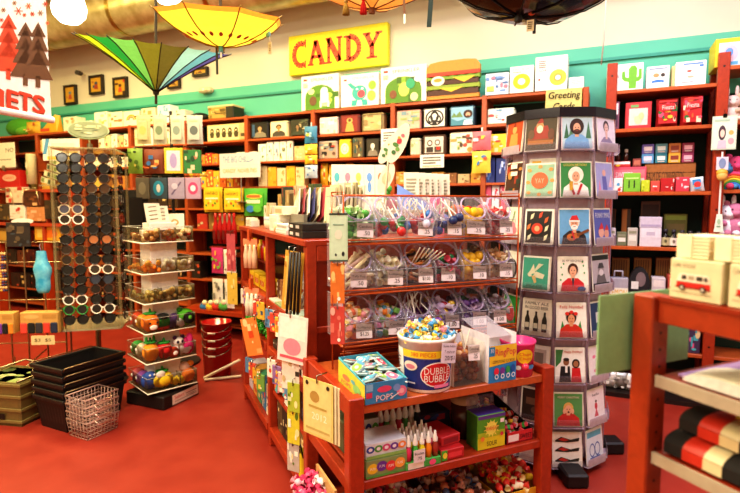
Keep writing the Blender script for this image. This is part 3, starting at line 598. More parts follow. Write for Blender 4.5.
x, w, h = spot(691, 707, 177, r3, 4.645); m = pouch(w * .9, h, .05, 'd8e4ec', [('r', .1, .5, .8, .95, '3a88c8'), ('o', .5, .5, .3, .25, 'd83838'), ('r', .2, .1, .7, .25, '58a0d8')]); o = one('candy_bag', m, 'red, white and blue candy bag leaning at shelf end', 'bag', (x, 4.645, r3)); o.rotation_euler = (0, R(-8), 0)
# bottles row and neighbours
def dropper(c, lab, label, px, z, h=.12):
    a = on_y(px, 235, 4.655); t = thing('oil_bottle', label, 'bottle', (a.x, 4.69, z))
    m = MB(); m.lathe([(0, 0), (.031, 0), (.033, .01), (.033, h * .58), (.012, h * .72), (.012, h * .82), (0, h * .82)], '1a100c/g', 14); obj('glass_body', m, t)
    m = MB(); m.lathe([(.012, h * .78), (.016, h * .78), (.016, h), (0, h)], '2a2430', 10); obj('cap', m, t)
    m = MB(); m.lathe([(.0338, h * .1), (.0338, h * .54)], lab, 12, a0=200, a1=340); m.art((-.014, -.036, h * .16), (.028, 0, 0), (0, 0, h * .3), [('o', .5, .6, .35, .3, c)]); obj('paper_label', m, t)
for i, (c, lab, lb) in enumerate((('3a1810', 'c84a18', 'dark bottle with orange label'), ('5a5a40', 'b8b088', 'dark bottle with olive cream label'), ('7a6a60', 'd8d0c8', 'dark bottle with grey cream label'), ('a08890', 'd8b8b8', 'dark bottle with pinkish label'), ('5a6a70', 'a8b0b8', 'dark bottle with bluish grey label'), ('9a8a50', 'c8b878', 'dark bottle with tan label'))):
    dropper(c, lab, lb + ' in the oil bottle row', 657.5 + i * 8.4, r4, .145 - .004 * i)
K('box', 640, 662, 228, r4, 'd0c8d8', [('r', .05, .5, .95, .95, 'dcd4e4'), ('r', .3, .6, .7, .8, 'b8aec8')], 'gift_box', 'lilac white box under another, left of the oil bottles', 'box', d=.12)
h_ = spot(640, 662, 228, r4, RYF)[2]
K('box', 640, 662.5, 217, r4 + h_ + .001, 'c4bcd4', [('r', .05, .1, .95, .3, 'a89cc0')], 'gift_box', 'lilac box stacked above the white one', 'box', d=.12)
K('box', 641, 661, 201, r4 + .02, '3a2420', A_frame('5a3a2c', .08), 'keepsake_box', 'dark brown box standing at back of the oil bottle shelf', 'box', yf=4.84, d=.04)
K('box', 664, 688, 214, r4, '5a5a28', [('r', .05, .82, .95, .96, '7a8a3c'), ('r', .1, .5, .9, .7, '6a5a34')], 'carton', 'olive green carton behind the oil bottles', 'carton', yf=4.80)
LB4 = [(608, 616, 228, 'c8c0c8', 'pale grey'), (617, 627, 232, '6a7058', 'mossy grey'), (628, 638, 228, 'b8b4b0', 'light grey')]
for a, b, p, c, nm in LB4: K('box', a, b, p, r4, c, [('r', .1, .3, .9, .6, 'dad6d2'), ('r', .1, .7, .9, .85, '8a8a78')], 'soap_box', f'small {nm} soap box beside the spinner, bottle shelf', 'box', d=.08)
for a, b, p, c, nm in ((606, 616, 209, 'a86a2c', 'amber'), (622, 631, 209, '9a5a28', 'brown')): K('box', a, b, p, r4 + .10, c, [('r', .6, 0, 1, 1, '3a2418')], 'candle_jar', f'{nm} jar on a grey riser behind soap boxes', 'jar', yf=4.80, d=.08)
m = MB(); a = on_y(606, 222, 4.78); b = on_y(636, 222, 4.78); m.box(a.x, 4.78, r4 + .001, b.x, 4.93, r4 + .098, '4a4650'); one('riser_box', m, 'dark grey riser block under two amber jars', 'riser')
# lower shelf: grey case with yellow lettering, black handbag, etc
x, w, h = spot(609, 629, 271, r5, 4.64)
t = thing('activity_case', 'grey carry case with yellow lettered front', 'case', (x, 4.66, r5))
m = MB(); m.box(-w / 2, 0, 0, w / 2, .1, h * .72, 'a8a4b4', .004); m.art((-w / 2, -.001, 0), (w, 0, 0), (0, 0, h * .7), [('r', 0, 0, 1, .5, 'e8e4d8'), ('t', 'LEMON', .06, .08, .94, .42, 'e0b020')]); obj('case_body', m, t)
m = MB(); m.tube([(-w * .22, .05, h * .7), (-w * .2, .05, h * .96), (w * .2, .05, h * .96), (w * .22, .05, h * .7)], .008, 'b8b4c0', 8); obj('handle', m, t)
x, w, h = spot(630, 651, 268, r5, 4.64)
t = thing('round_tin_bag', 'black arched lunch bag with white tag', 'bag', (x, 4.66, r5))
m = MB(); m.lathe([(0, 0), (w / 2, 0)], '16181c', 20); pts = [(-w / 2, 0)] + [(w / 2, 0)] + [(w / 2 * math.cos(R(a)), h * .45 + h * .55 * math.sin(R(a))) for a in range(0, 181, 15)]; slab_poly(m, pts, '1c1e26', 0, .1); m.art((-w / 2, -.001, 0), (w, 0, 0), (0, 0, h), [('o', .55, .62, .24, .24, '7a6a70'), ('r', .1, .3, .45, .55, 'd8d8dc'), ('r', .1, 0, .9, .18, 'd8d4d8')]); obj('shell', m, t)
for a, b, p, c, lb in ((652, 666, 278, 'c8c0cc', 'lilac grey box right of the arched black bag'), (668, 690, 276, 'b04840', 'red and white box on the shelf behind the sock boxes'), (692, 706, 274, '6a5a48', 'brown box at shelf end behind the sock boxes')):
    K('box', a, b, p, r5, c, [('r', .1, .6, .9, .9, 'e0d8dc'), ('r', .1, .1, .9, .4, '9a90a0')], 'gift_box', lb, 'box')
for i in range(4):
    K('box', 612 + i * 22, 630 + i * 22, 258, r5 + .001, '9a6a34', [('r', .1 + q * .14, .05, .16 + q * .14, .95, '6a4420') for q in range(6)], 'wicker_box', 'tall slatted brown box at the back of the low shelf', 'box', yf=4.84, d=.08, group='slatted brown boxes')
for i in range(5):
    c = ['2a5a70', 'b03048', '3a3448', 'd0a8c0', '48385a'][i]
    K('box', 612 + i * 18.5, 628 + i * 18.5, 312 + (i % 2) * 5, r6, c, A_busy(['e05a90', '50b0c0', 'e8d0a0', '7a50a0'], 8, 90 + i), 'craft_kit', ['teal', 'crimson', 'charcoal', 'pale pink', 'dark violet'][i] + ' craft kit on the lowest visible shelf behind socks', 'box', yf=4.66)
# plush and hanging goods at right edge
def plush(name, label, loc, col, s=1., ears='round', belly=None, face='1c1414', rz=0):
    t = thing(name, label, 'plush toy', loc, rz)
    m = MB(); m.sph((0, 0, .05 * s), (.055 * s, .05 * s, .055 * s), col + '/f', 12, 9); m.sph((0, -.005 * s, .125 * s), (.046 * s, .044 * s, .042 * s), col + '/f', 12, 9); m.sph((0, -.042 * s, .115 * s), (.02 * s, .014 * s, .015 * s), (belly or col) + '/f', 8, 6); obj('body', m, t)
    for q in (-1, 1):
        m = MB()
        if ears == 'round': m.sph((q * .036 * s, 0, .163 * s), (.017 * s, .01 * s, .017 * s), col + '/f', 8, 6)
        else: m.sph((q * .025 * s, 0, .19 * s), (.012 * s, .008 * s, .036 * s), col + '/f', 8, 6)
        obj('ear', m, t)
        m = MB(); m.sph((q * .05 * s, -.03 * s, .065 * s), (.017 * s, .03 * s, .017 * s), col + '/f', 8, 6); obj('arm', m, t)
        m = MB(); m.sph((q * .035 * s, -.045 * s, .017 * s), (.02 * s, .035 * s, .017 * s), col + '/f', 8, 6); obj('foot', m, t)
        m = MB(); m.sph((q * .017 * s, -.041 * s, .134 * s), .005 * s, face, 6, 5); obj('eye', m, t)
    return t
for px, py, z, c, lb, e, s in ((731, 118, 2.10, 'd8c0b8', 'cream plush bunny on the upper right shelf', 'long', 1.2), (745, 118, 2.10, 'c8a890', 'tan plush bear at the frame edge', 'round', 1.2), (727, 150, 1.60, '4a90c0', 'blue plush on the rainbow shelf at right edge', 'round', 1.3), (738, 150, 1.60, 'd04878', 'pink plush on the rainbow shelf at right edge', 'round', 1.5), (736, 190, 1.25, 'c07898', 'mauve plush toy low on the right edge shelf', 'round', 1.5), (729, 190, 1.25, 'e0dce4', 'white plush unicorn with long ears, right edge shelf', 'long', 1.4)):
    a = on_y(px, py, 4.72); plush('plush_toy', lb, (a.x, 4.72, z), c, s, e)
for i, c in enumerate(['c83a3a', 'e08830', 'e0c838', '4a9a48', '3a78c0']):
    m = MB(); m.tube([(.11 * math.cos(R(q)) * (1 - i * .15), 0, .11 * math.sin(R(q)) * (1 - i * .15)) for q in range(0, 181, 15)], .009, c + '/f', 6)
    a = on_y(733, 190, 4.64)
    if i == 0: rt = thing('rainbow_plush', 'rainbow arch plush in front of the plush toys at right edge', 'plush toy', (a.x, 4.645, 1.602)); 
    obj('arch_band', m, rt)
x, w, h = spot(716, 742, 38, 2.502, 4.66)
t = thing('toy_carton', 'yellow carton with blue doll picture on the corner shelf top', 'carton', (x, 4.66, 2.502)); m = carton(w, h, .25, 'e0c828', [('r', .14, .02, 1, .85, 'b8d0e8'), ('o', .6, .45, .3, .3, 'e0b8c8'), ('o', .55, .5, .16, .16, '6090d0'), ('r', .2, .05, .9, .16, '58a0c8')], side=[('r', 0, 0, 1, 1, 'e0d030')]); obj('carton_body', m, t); m = MB(); m.box(-.05, .08, h, .05, .12, h + .006, '3a2a18'); obj('handle_slot', m, t)
# clipped printed tote, keychain plush and tag down the post
a = on_y(711, 150, 4.58); b = on_y(738, 115, 4.58); w = b.x - a.x; h = b.z - a.z
t = thing('printed_card', 'mint card with a drawn dark haired girl clipped on the red post', 'card', (a.x + w / 2, 4.585, a.z))
m = MB(); m.box(-w / 2, 0, 0, w / 2, .004, h, 'c8d8c0'); m.art((-w / 2, -.001, 0), (w, 0, 0), (0, 0, h), [('r', .04, .03, .96, .97, 'cfe0cc'), ('o', .42, .5, .15, .22, '4a3440'), ('o', .43, .48, .09, .12, 'e8c8b8'), ('p', [(.22, .03), (.28, .28), (.58, .28), (.62, .03)], 'd8b8c8'), ('o', .78, .5, .1, .07, 'e0a860'), ('o', .78, .25, .12, .1, 'e0a0a8'), ('r', .1, .84, .7, .9, 'a8c0a8')]); obj('card', m, t)
m = MB(); m.box(-.012, -.006, h - .012, .012, .01, h + .014, '333333/m'); m.tube([(0, 0, h + .01), (0, .02, h + .05)], .002, '333333/m', 6); obj('clip', m, t)
strip = thing('merchandise_strip', 'hanging strip with keychain toys on the right red post', 'merchandise strip', (on_y(719, 215, 4.59).x, 4.59, on_y(719, 232, 4.59).z))
z0 = strip.location.z; zz = lambda py: on_y(719, py, 4.59).z - z0
m = MB(); m.box(-.006, 0, .02, .006, .003, zz(152), 'e0dcd8'); obj('plastic_strip', m, strip)
m = MB(); m.box(-.035, -.003, zz(170), .04, 0, zz(157), 'd0c8d8'); m.art((-.035, -.004, zz(170)), (.075, 0, 0), (0, 0, zz(157) - zz(170)), [('o', .5, .5, .3, .4, '7a8ab0')]); obj('backing_card', m, strip)
m = MB(); m.sph((0, -.03, zz(176)), (.035, .03, .04), 'e0b060', 12, 9); m.sph((0, -.025, zz(173)), (.038, .033, .03), 'd8a038', 12, 8); obj('toy_head', m, strip)
m = MB(); m.add([(-.03, -.004, zz(232)), (.032, -.004, zz(232)), (.02, -.002, zz(214)), (-.015, -.002, zz(214))], [(0, 1, 2, 3)], 'dde6da'); m.art((-.02, -.006, zz(230)), (.04, 0, 0), (0, 0, zz(216) - zz(230)), [('r', .2, .2, .8, .3, '7aa080'), ('o', .5, .6, .25, .2, 'a8c8a8')]); obj('hang_tag', m, strip)
# ------------------------------------------------------------------ CANDY sign
a = on_y(290, 77, 4.95); b = on_y(388.5, 22, 4.95); w = b.x - a.x; z0 = on_y(340, 70.5, 4.95).z; h = on_y(340, 29.5, 4.95).z - z0
t = thing('candy_sign', 'yellow board lettered CANDY in red marquee letters on the cream wall', 'sign', (a.x, 4.93, z0))
m = MB(); m.box(0, 0, 0, w, .065, h, 'f2e21e', .006); obj('board', m, t)
RD = 'd8481c'
def letter(strokes, dots, name):
    q = MB()
    for p0, p1, th in strokes:
        q.art((0, -.002, 0), (w, 0, 0), (0, 0, h), [('l', p0, p1, th * h, RD)], eps=.002)
    for x, y in dots:
        P = Vector((x * w, -.006, y * h)); q.sph(P, (.0085, .006, .0085), '3a1c14', 8, 5)
    obj('letter_' + name, q, t)
def arc(cx, cy, rx, ry, a0, a1, n=14): return [(cx + rx * math.cos(R(a0 + (a1 - a0) * i / n)), cy + ry * math.sin(R(a0 + (a1 - a0) * i / n))) for i in range(n + 1)]
def segs(pts, th): return [(pts[i], pts[i + 1], th) for i in range(len(pts) - 1)]
S_ = .13
c = arc(.135, .50, .075, .28, 60, 300)
letter(segs(c, .135) + [((.182, .66), (.182, .86), .04), ((.18, .34), (.18, .14), .04)], c[1::3], 'c')
letter([((.235, .22), (.292, .78), .10), ((.292, .78), (.36, .22), .14), ((.25, .40), (.345, .40), .08), ((.205, .21), (.27, .21), .055), ((.325, .21), (.395, .21), .055), ((.27, .785), (.31, .785), .05)], [(.25, .36), (.27, .56), (.30, .68), (.32, .5), (.345, .3)], 'a')
letter([((.425, .22), (.425, .80), .085), ((.425, .80), (.535, .22), .15), ((.535, .22), (.535, .80), .085), ((.395, .21), (.46, .21), .05), ((.395, .80), (.44, .80), .05), ((.505, .80), (.565, .80), .05)], [(.425, .34), (.425, .6), (.45, .66), (.48, .48), (.51, .34), (.535, .62)], 'n')
d_ = arc(.625, .50, .105, .285, 86, -86)
letter(segs(d_, .13) + [((.625, .22), (.625, .79), .13), ((.578, .215), (.64, .215), .055), ((.578, .785), (.64, .785), .055)], [(.625, .3), (.625, .5), (.625, .68)] + d_[3::3], 'd')
letter([((.80, .78), (.852, .48), .13), ((.915, .78), (.852, .48), .09), ((.852, .5), (.852, .22), .13), ((.80, .215), (.905, .215), .055), ((.765, .785), (.84, .785), .055), ((.885, .785), (.95, .785), .055)], [(.805, .74), (.83, .6), (.852, .44), (.852, .3), (.88, .64), (.91, .76)], 'y')

# framed pictures high on the wall
FR = [(64, 75, 84, 105, ['c8a040', 'b0503a', '5a7a90']), (89, 102, 74, 95, ['d8b048', 'a04028', '38506a']), (113, 126, 76, 98, ['d8b048', 'c04830', '4a2a18']), (167, 179, 75, 89, ['d0b050', '6a4a28', '8a3a20']), (192, 207, 66, 77, ['d0b050', '5a3a20', 'b05030'])]
LBF = ['framed gold poster, lowest, next to the bag banner', 'framed gold poster below the air duct, under the umbrella rim', 'framed gold poster with red figure left of the rainbow umbrella tip', 'framed poster half hidden by the rainbow umbrella', 'framed poster showing just under the yellow umbrella']
for (p0, p1, y0, y1, pal), lb in zip(FR, LBF):
    a = on_y(p0, y1, 4.96); b = on_y(p1, y0, 4.96); w = b.x - a.x; h = b.z - a.z
    t = thing('wall_picture', lb, 'picture', ((a.x + b.x) / 2, 4.955, a.z))
    m = MB(); f = w * .12
    for q in ((-w / 2, 0, w / 2, f), (-w / 2, h - f, w / 2, h), (-w / 2, f, -w / 2 + f, h - f), (w / 2 - f, f, w / 2, h - f)): m.box(q[0], 0, q[1], q[2], .04, q[3], '241a0c', .003)
    obj('frame', m, t)
    m = MB(); m.box(-w / 2 + f, .015, f, w / 2 - f, .03, h - f, 'c89a30'); m.art((-w / 2 + f, .0145, f), (w - 2 * f, 0, 0), (0, 0, h - 2 * f), A_busy(pal, 5, len(lb)) + [('o', .5, .62, .14, .1, pal[2]), ('p', [(.3, .2), (.38, .5), (.62, .5), (.7, .2)], pal[1])]); obj('print', m, t)
a = on_y(78.5, 73, 4.9); t = thing('security_camera', 'small dark security camera on the wall between two framed posters', 'camera', (a.x, 4.9, a.z))
m = MB(); m.cyl((0, .1, 0), (0, .02, 0), .012, .012, 'd8ccb0', 8); obj('bracket', m, t); m = MB(); m.cyl((0, .03, 0), (.05, -.06, -.01), .03, .03, '2a241a', 12); obj('camera_body', m, t)
m = MB(); a = on_y(205, 90, 4.93); m.box(-.09, -.03, -.03, .09, .065, .03, 'd8cca8', .02); m.cyl((0, -.033, 0), (0, -.03, 0), .016, .016, 'f0ead0', 10); one('emergency_lamp', m, 'small cream wall lamp housing below the yellow umbrella', 'lamp', (a.x, 4.93, a.z))

# pendant lamps
def pendant(px, py, d, r, lb):
    p = at_d(px, py, d); t = thing('pendant_lamp', lb, 'lamp', p)
    m = MB(); m.lathe([(0, -r), (r * .55, -r * .92), (r * .9, -r * .55), (r, -.1 * r), (r * .86, r * .5), (r * .55, r * 1.0), (r * .34, r * 1.35), (r * .3, r * 1.5)], 'fff3d8/e6', 22); obj('glass_shade', m, t)
    m = MB(); m.cyl((0, 0, r * 1.45), (0, 0, r * 1.9), r * .33, r * .28, 'b8a878/m', 14); obj('lamp_cap', m, t)
    m = MB(); m.cyl((0, 0, r * 1.9), (0, 0, ZC - p.z), .008, .008, 'c0b080', 6); obj('stem', m, t); return t
pendant(69, 7, 3.6, .112, 'glowing white bell pendant lamp beside the tree banner')
pendant(167, -13, 3.6, .112, 'glowing white pendant lamp just above the rainbow umbrella')

# umbrellas: rim above, ferrule below
def umbrella(name, label, apex, tilt, prof, cols, ribcol, rimband=None, seeds=None, shaft_up=.5, shaft_dn=.1, scallop=.05, logo=None):
    t = thing(name, label, 'umbrella', apex); t.rotation_euler = tilt
    n = len(cols); c = MB(); ns = 4; K_ = len(prof)
    for i in range(n):
        vs = []
        for q in range(ns + 1):
            f = q / ns; a = 2 * math.pi * (i + f) / n
            for r, z in prof:
                s = 1 - scallop * 4 * f * (1 - f) * (r / prof[-1][0]); vs.append((r * s * math.cos(a), r * s * math.sin(a), z * (1 - .5 * scallop * 4 * f * (1 - f))))
        fs = [(q * K_ + k, (q + 1) * K_ + k, (q + 1) * K_ + k + 1, q * K_ + k + 1) for q in range(ns) for k in range(K_ - 1)]
        if rimband:
            c.add(vs, [f for f in fs if (f[0] % K_) < K_ - 2], cols[i] + '/t'); c.add(vs, [f for f in fs if (f[0] % K_) >= K_ - 2], rimband + '/t')
        else: c.add(vs, fs, cols[i] if '/' in cols[i] else cols[i] + '/t')
    if seeds:
        for k in range(24):
            a = 2 * math.pi * k / 24; r, z, nr = seeds
            c.T = Matrix.Rotation(a, 4, 'Z') @ Matrix.Translation((r, 0, z)) @ Matrix.Rotation(nr, 4, 'Y')
            c.sph((0, 0, 0), (.022, .011, .003), 'a8542a', 8, 5)
        c.T = Matrix.Identity(4)
    obj('canopy', c, t)
    for i in range(n):
        a = 2 * math.pi * i / n; m = MB(); m.tube([((r + .004) * math.cos(a), (r + .004) * math.sin(a), z - .003) for r, z in prof] + [((prof[-1][0] + .02) * math.cos(a), (prof[-1][0] + .02) * math.sin(a), prof[-1][1] + .005)], .0035, ribcol, 5); obj('rib', m, t)
    m = MB(); m.cyl((0, 0, -shaft_dn), (0, 0, shaft_up), .009, .009, '3a3020', 8); m.cyl((0, 0, -.025), (0, 0, .01), .018, .024, ribcol, 10); obj('shaft', m, t)
    return t
ORD = ['7cc4d4', '5aaed0', '3f86c0', '3a3f9a', '5a3a9a', '8a3a8a', 'b03a6a', 'c83a30', 'e06a28', 'e8a028', 'e8cc28', 'd6da2c', 'a2c828', '22903e', '6cb262', '6f7026', '59562a']
# panel order seen from the camera left to right: yellow, lime, green, light green, olive, olive, sky, blue, indigo
SEE = ['d6da2c', 'a6cc2a', '1f8f3e', '6cb45e', '6e7028', '5c5a2a', '8cc0c8', '5a9cb8', '4a4c94']
REST = ['5a3a9a', '7a3a92', '8a3a8a', 'a8387a', 'b8386a', 'cc3a30', 'd8502c', 'e06a28', 'e8882a', 'e8a028', 'e8c828']
cols = SEE + REST                                            # 20 panels; counter-clockwise from above starts at the camera's left
ap = at_d(156, 91, 3.5)
um = umbrella('rainbow_umbrella', 'upside down rainbow striped umbrella hanging from the ceiling', ap, (0, 0, 0), [(.012, 0), (.11, .075), (.26, .178), (.40, .262), (.465, .292)], cols, '2a2a20', shaft_up=1.9, shaft_dn=.085, scallop=.05)
um.rotation_euler = (Matrix.Rotation(R(7), 3, FW) @ Matrix.Rotation(R(12), 3, RT) @ Matrix.Rotation(R(24 + 207), 3, 'Z')).to_euler()
ap = at_d(221, 47, 2.9)
um = umbrella('fruit_umbrella', 'yellow fruit slice umbrella with orange rim and brown seeds, upside down', ap, (0, 0, 0), [(.012, 0), (.08, .010), (.16, .035), (.24, .074), (.30, .115), (.325, .137), (.345, .158)], ['eed848'] * 8, '8a6a1c', rimband='e8943a', seeds=(.185, .043, R(-24)), shaft_up=1.6, shaft_dn=.03, scallop=.06)
um.rotation_euler = (Matrix.Rotation(R(9), 3, RT) @ Matrix.Rotation(R(3), 3, FW) @ Matrix.Rotation(R(10), 3, 'Z')).to_euler()
m = MB(); m.cyl((0, 0, 0), (0, 0, .03), .012, .012, '5ab0d0', 8); m.box(-.006, -.001, -.03, .006, .001, 0, 'f0f0e8'); p = at_d(221, 52, 2.88); one('hang_tag', m, 'small sky blue tag below the yellow umbrella tip', 'tag', p)
p = at_d(270, 42, 2.9); t = thing('hang_tag', 'white paper tag on a pale blue cord right of yellow umbrella', 'tag', p)
m = MB(); m.box(-.011, -.001, -.065, .011, .001, -.0, 'f2eedc'); m.art((-.011, -.0015, -.065), (.022, 0, 0), (0, 0, .065), A_lines(.2, .2, .8, .8, 4, '9a9a8a')); obj('paper_tag', m, t)
m = MB(); m.tube([(0, 0, 0), (-.004, 0, .03), (-.012, 0, .07)], .0025, 'f0e8d0', 5); m.sph((-.012, 0, .045), (.018, .012, .02), '7ab8d0', 8, 6); obj('cord', m, t)
m = MB(); p = at_d(217, 62, 3.0); m.box(-.007, -.002, -.07, .007, .002, .09, '2a241c'); one('umbrella_strap', m, 'black strap hanging from the rainbow umbrella edge', 'strap', p)
ap = at_d(519, 16, 2.4)
um = umbrella('black_umbrella', 'black record style umbrella with grey highlight hanging at top of frame', ap, (0, 0, 0), [(.012, 0), (.10, .004), (.2, .02), (.28, .05), (.34, .09), (.38, .13)], ['1a1617/g'] * 8, '0e0c0c', shaft_up=1.6, shaft_dn=.03, scallop=.05)
um.rotation_euler = (Matrix.Rotation(R(3), 3, RT) @ Matrix.Rotation(R(8), 3, FW) @ Matrix.Rotation(R(15), 3, 'Z')).to_euler()
p = at_d(531, 17, 2.36); t = thing('price_tag', 'cream price tag with black strap under the black umbrella', 'tag', p)
m = MB(); m.box(-.018, -.001, -.062, .014, .001, -.012, 'e8dcb0'); m.art((-.018, -.0016, -.062), (.032, 0, 0), (0, 0, .05), A_lines(.15, .15, .85, .85, 4, '6a5a3a')); obj('paper_tag', m, t)
m = MB(); m.box(.008, .002, -.075, .022, .004, 0, '1a1016'); obj('strap', m, t); m = MB(); m.sph((.004, -.01, .012), (.016, .01, .01), 'c05a3a', 8, 6); obj('button', m, t)
# paper parasol with tassel and straps near the sign
ap = at_d(372, 9, 3.0)
um = umbrella('paper_parasol', 'orange brown paper parasol cut by top of the frame', ap, (0, 0, 0), [(.012, 0), (.1, .02), (.2, .055), (.27, .09)], ['c8823a', 'd89a50'] * 4, '7a4a20', shaft_up=1.5, shaft_dn=.02, scallop=.03)
def tassel(lb, px, py0, py1, c, d, cone=True):
    p = at_d(px, py1, d); L_ = (py1 - py0) / FPX * d; t = thing('tassel', lb, 'tassel', p); m = MB()
    m.cyl((0, 0, L_), (0, 0, L_ + .5), .003, .003, c, 5); obj('cord', m, t); m = MB(); m.sph((0, 0, L_), .012, c, 8, 6); obj('knot', m, t)
    m = MB()
    for k in range(9): a = k * .7; m.tube([(0, 0, L_ - .005), (.01 * math.cos(a), .01 * math.sin(a), L_ * .6), (.016 * math.cos(a), .016 * math.sin(a), 0)], .0055, c + '/f', 5)
    obj('fringe', m, t)
tassel('red tassel hanging above the yellow sign', 363.5, 0, 14, 'c01c1c', 2.9)
tassel('brown and gold tassel left of the red tassel', 346, 2, 15, '8a6a24', 2.9)
def strap(lb, px, py1, w, c, d, lean=0, tip=None):
    p = at_d(px, py1, d); m = MB(); L_ = (py1 + 8) / FPX * d
    m.add([(-w, 0, 0), (w, 0, 0), (w + lean, 0, L_), (-w + lean, 0, L_)], [(0, 1, 2, 3)], c); m.add([(-w, .003, 0), (w, .003, 0), (w + lean, .003, L_), (-w + lean, .003, L_)], [(3, 2, 1, 0)], c)
    if tip: m.box(-w * .8, -.001, -.05, w * .8, .001, 0, tip)
    one('hanging_strap', m, lb, 'strap', p, YAW)
strap('dark green strap hanging right of the sign', 429, 27, .012, '22352c', 2.7, .012)
strap('brown strap with white tip above the sign right edge', 404.5, 14, .006, '6a4420', 2.8, -.004, 'f0ece0')
m = MB(); a = on_y(601, 72, 4.66); b = on_y(606, -2, 4.4); m.tube([(a.x, 4.64, 2.60), ((a.x + b.x) / 2 + .005, 4.55, (a.z + b.z) / 2), (b.x, 4.4, b.z), (b.x + .01, 4.4, ZC)], .005, 'e8e2dc', 6); one('ceiling_cord', m, 'white cord running from the ceiling down to the red bay post', 'cord')

# banner of a shopping bag print at the near left
BD = Vector((math.sin(R(-10.2)), math.cos(R(-10.2)), 0)); BO = at_d(51.5, 122.5, 2.1)
BN = Vector((BD.y, -BD.x, 0))
def ban(px, py):
    d = ray(px, py); k = (BO - EYEP).dot(BN) / d.dot(BN); r = EYEP + d * k - BO; return (r.dot(BD), r.z)
brz = math.atan2(BD.y, BD.x)
t = thing('hanging_banner', 'white banner with orange and brown fir trees and red lettering', 'banner', BO, brz)
x0 = ban(-14, 110)[0]; W_ = -x0; H_ = .75
m = MB(); m.box(x0, -.001, .02, 0, .003, H_, 'f0e8d8')
def bp(pts, c, e): m.poly([(*(lambda q: (q[0], -.002 - e, q[1]))(ban(x, y)),) for x, y in pts], c)
def fir(tx, ty, by, hw, c, e):
    n = 4; L_ = []; R_ = []
    for k in range(n):
        y = ty + (by - ty) * (k + 1) / n; f = (k + 1) / n; L_ += [(tx - hw * f, y), (tx - hw * f * .62, y - 1)]; R_ += [(tx + hw * f, y + hw * f * .17), (tx + hw * f * .62, y - 1)]
    pts = [(tx, ty)] + R_[:-1] + [(tx + 2.2, by), (tx + 2.2, by + 10), (tx - 2.4, by + 9), (tx - 2.4, by)] + L_[:-1][::-1]
    # draw as triangles stacked to keep the outline convex per piece
    for k in range(n):
        y0 = ty + (by - ty) * max(0, k - .6) / n * .8; y = ty + (by - ty) * (k + 1) / n; f = .35 + .65 * (k + 1) / n
        bp([(tx, y0), (tx + hw * f, y + hw * f * .17), (tx - hw * f, y)][::-1], c, e)
    bp([(tx - 2.4, by - 2), (tx - 2.4, by + 9), (tx + 2.2, by + 10), (tx + 2.2, by - 2)], c, e)
fir(8, 14, 70, 17, 'd84a20', .0005); fir(25, 22, 76, 16, '6a4422', .001); fir(37.5, 22, 78, 15, '6a4422', .0015)
for k, (x, y, s) in enumerate(((18, 11, 4.5), (3, 10, 2.5), (28, 6, 3.2), (32, 14, 2.6), (40, 13, 3), (47, 23, 2), (45, 4, 3), (14, 3, 2.4), (24, 15, 2), (1, 20, 2))):
    for a in range(0, 180, 60):
        dx, dy = s * math.cos(R(a)), s * math.sin(R(a)); nx, ny = -dy / s * .45, dx / s * .45
        bp([(x - dx - nx, y - dy - ny), (x + dx - nx, y + dy - ny), (x + dx + nx, y + dy + ny), (x - dx + nx, y - dy + ny)], ['c8502a', '9a6a3c', 'd86a3a'][k % 3], .0005)
def lett(s, px0, py0, px1, py1, c, e):
    vs, fs = text2d(s); P = []
    for a, b in vs:
        q = ban(px0 + (px1 - px0) * a, py1 + (py0 - py1) * b + (a * 3.4)); P.append((q[0], -.002 - e, q[1]))
    m.add(P, fs, c)
for s, p0, p1, y0 in (('I', -4.5, 1.6, 87.4), ('E', 6, 16.5, 89.4), ('T', 18, 30, 91.6), ('S', 32, 43, 94)):
    lett(s, p0 + 1.6, y0 + 1.5, p1 + 1.6, y0 + 19, '4a2a18', .001); lett(s, p0, y0, p1, y0 + 17.5, 'd8401c', .002); [lett(s, p0 + dx, y0 + dy, p1 + dx, y0 + 17.5 + dy, 'd8401c', .003 + .0003 * q) for q, (dx, dy) in enumerate(((.8, 0), (-.8, 0), (0, .7), (0, -.7), (1.2, .4)))]
obj('printed_sheet', m, t)
m = MB(); m.cyl((x0, 0, .01), (.005, 0, .01), .014, .014, 'e8e2d4', 10); obj('bottom_rail', m, t)
m = MB(); m.cyl((x0, 0, H_), (.005, 0, H_), .012, .012, 'd8d0c0', 10); obj('top_rail', m, t)
for xx in (x0 * .9, x0 * .1): m = MB(); m.cyl((xx, 0, H_), (xx, 0, ZC - BO.z), .002, .002, 'b8b0a0', 5); obj('hanging_wire', m, t)
# ------------------------------------------------------------------ greeting card spinner
SCX = at_d(555.5, 250, 3.06); SPX, SPY = SCX.x, SCX.y
SR = .292; ZB, ZT = .13, 1.985
view_az = math.atan2(-SPY, -SPX)                        # direction from spinner to the camera
t = thing('card_spinner', 'tall many sided greeting card spinner with clear pockets on a black base', 'card rack', (SPX, SPY, 0), view_az + math.pi / 2)
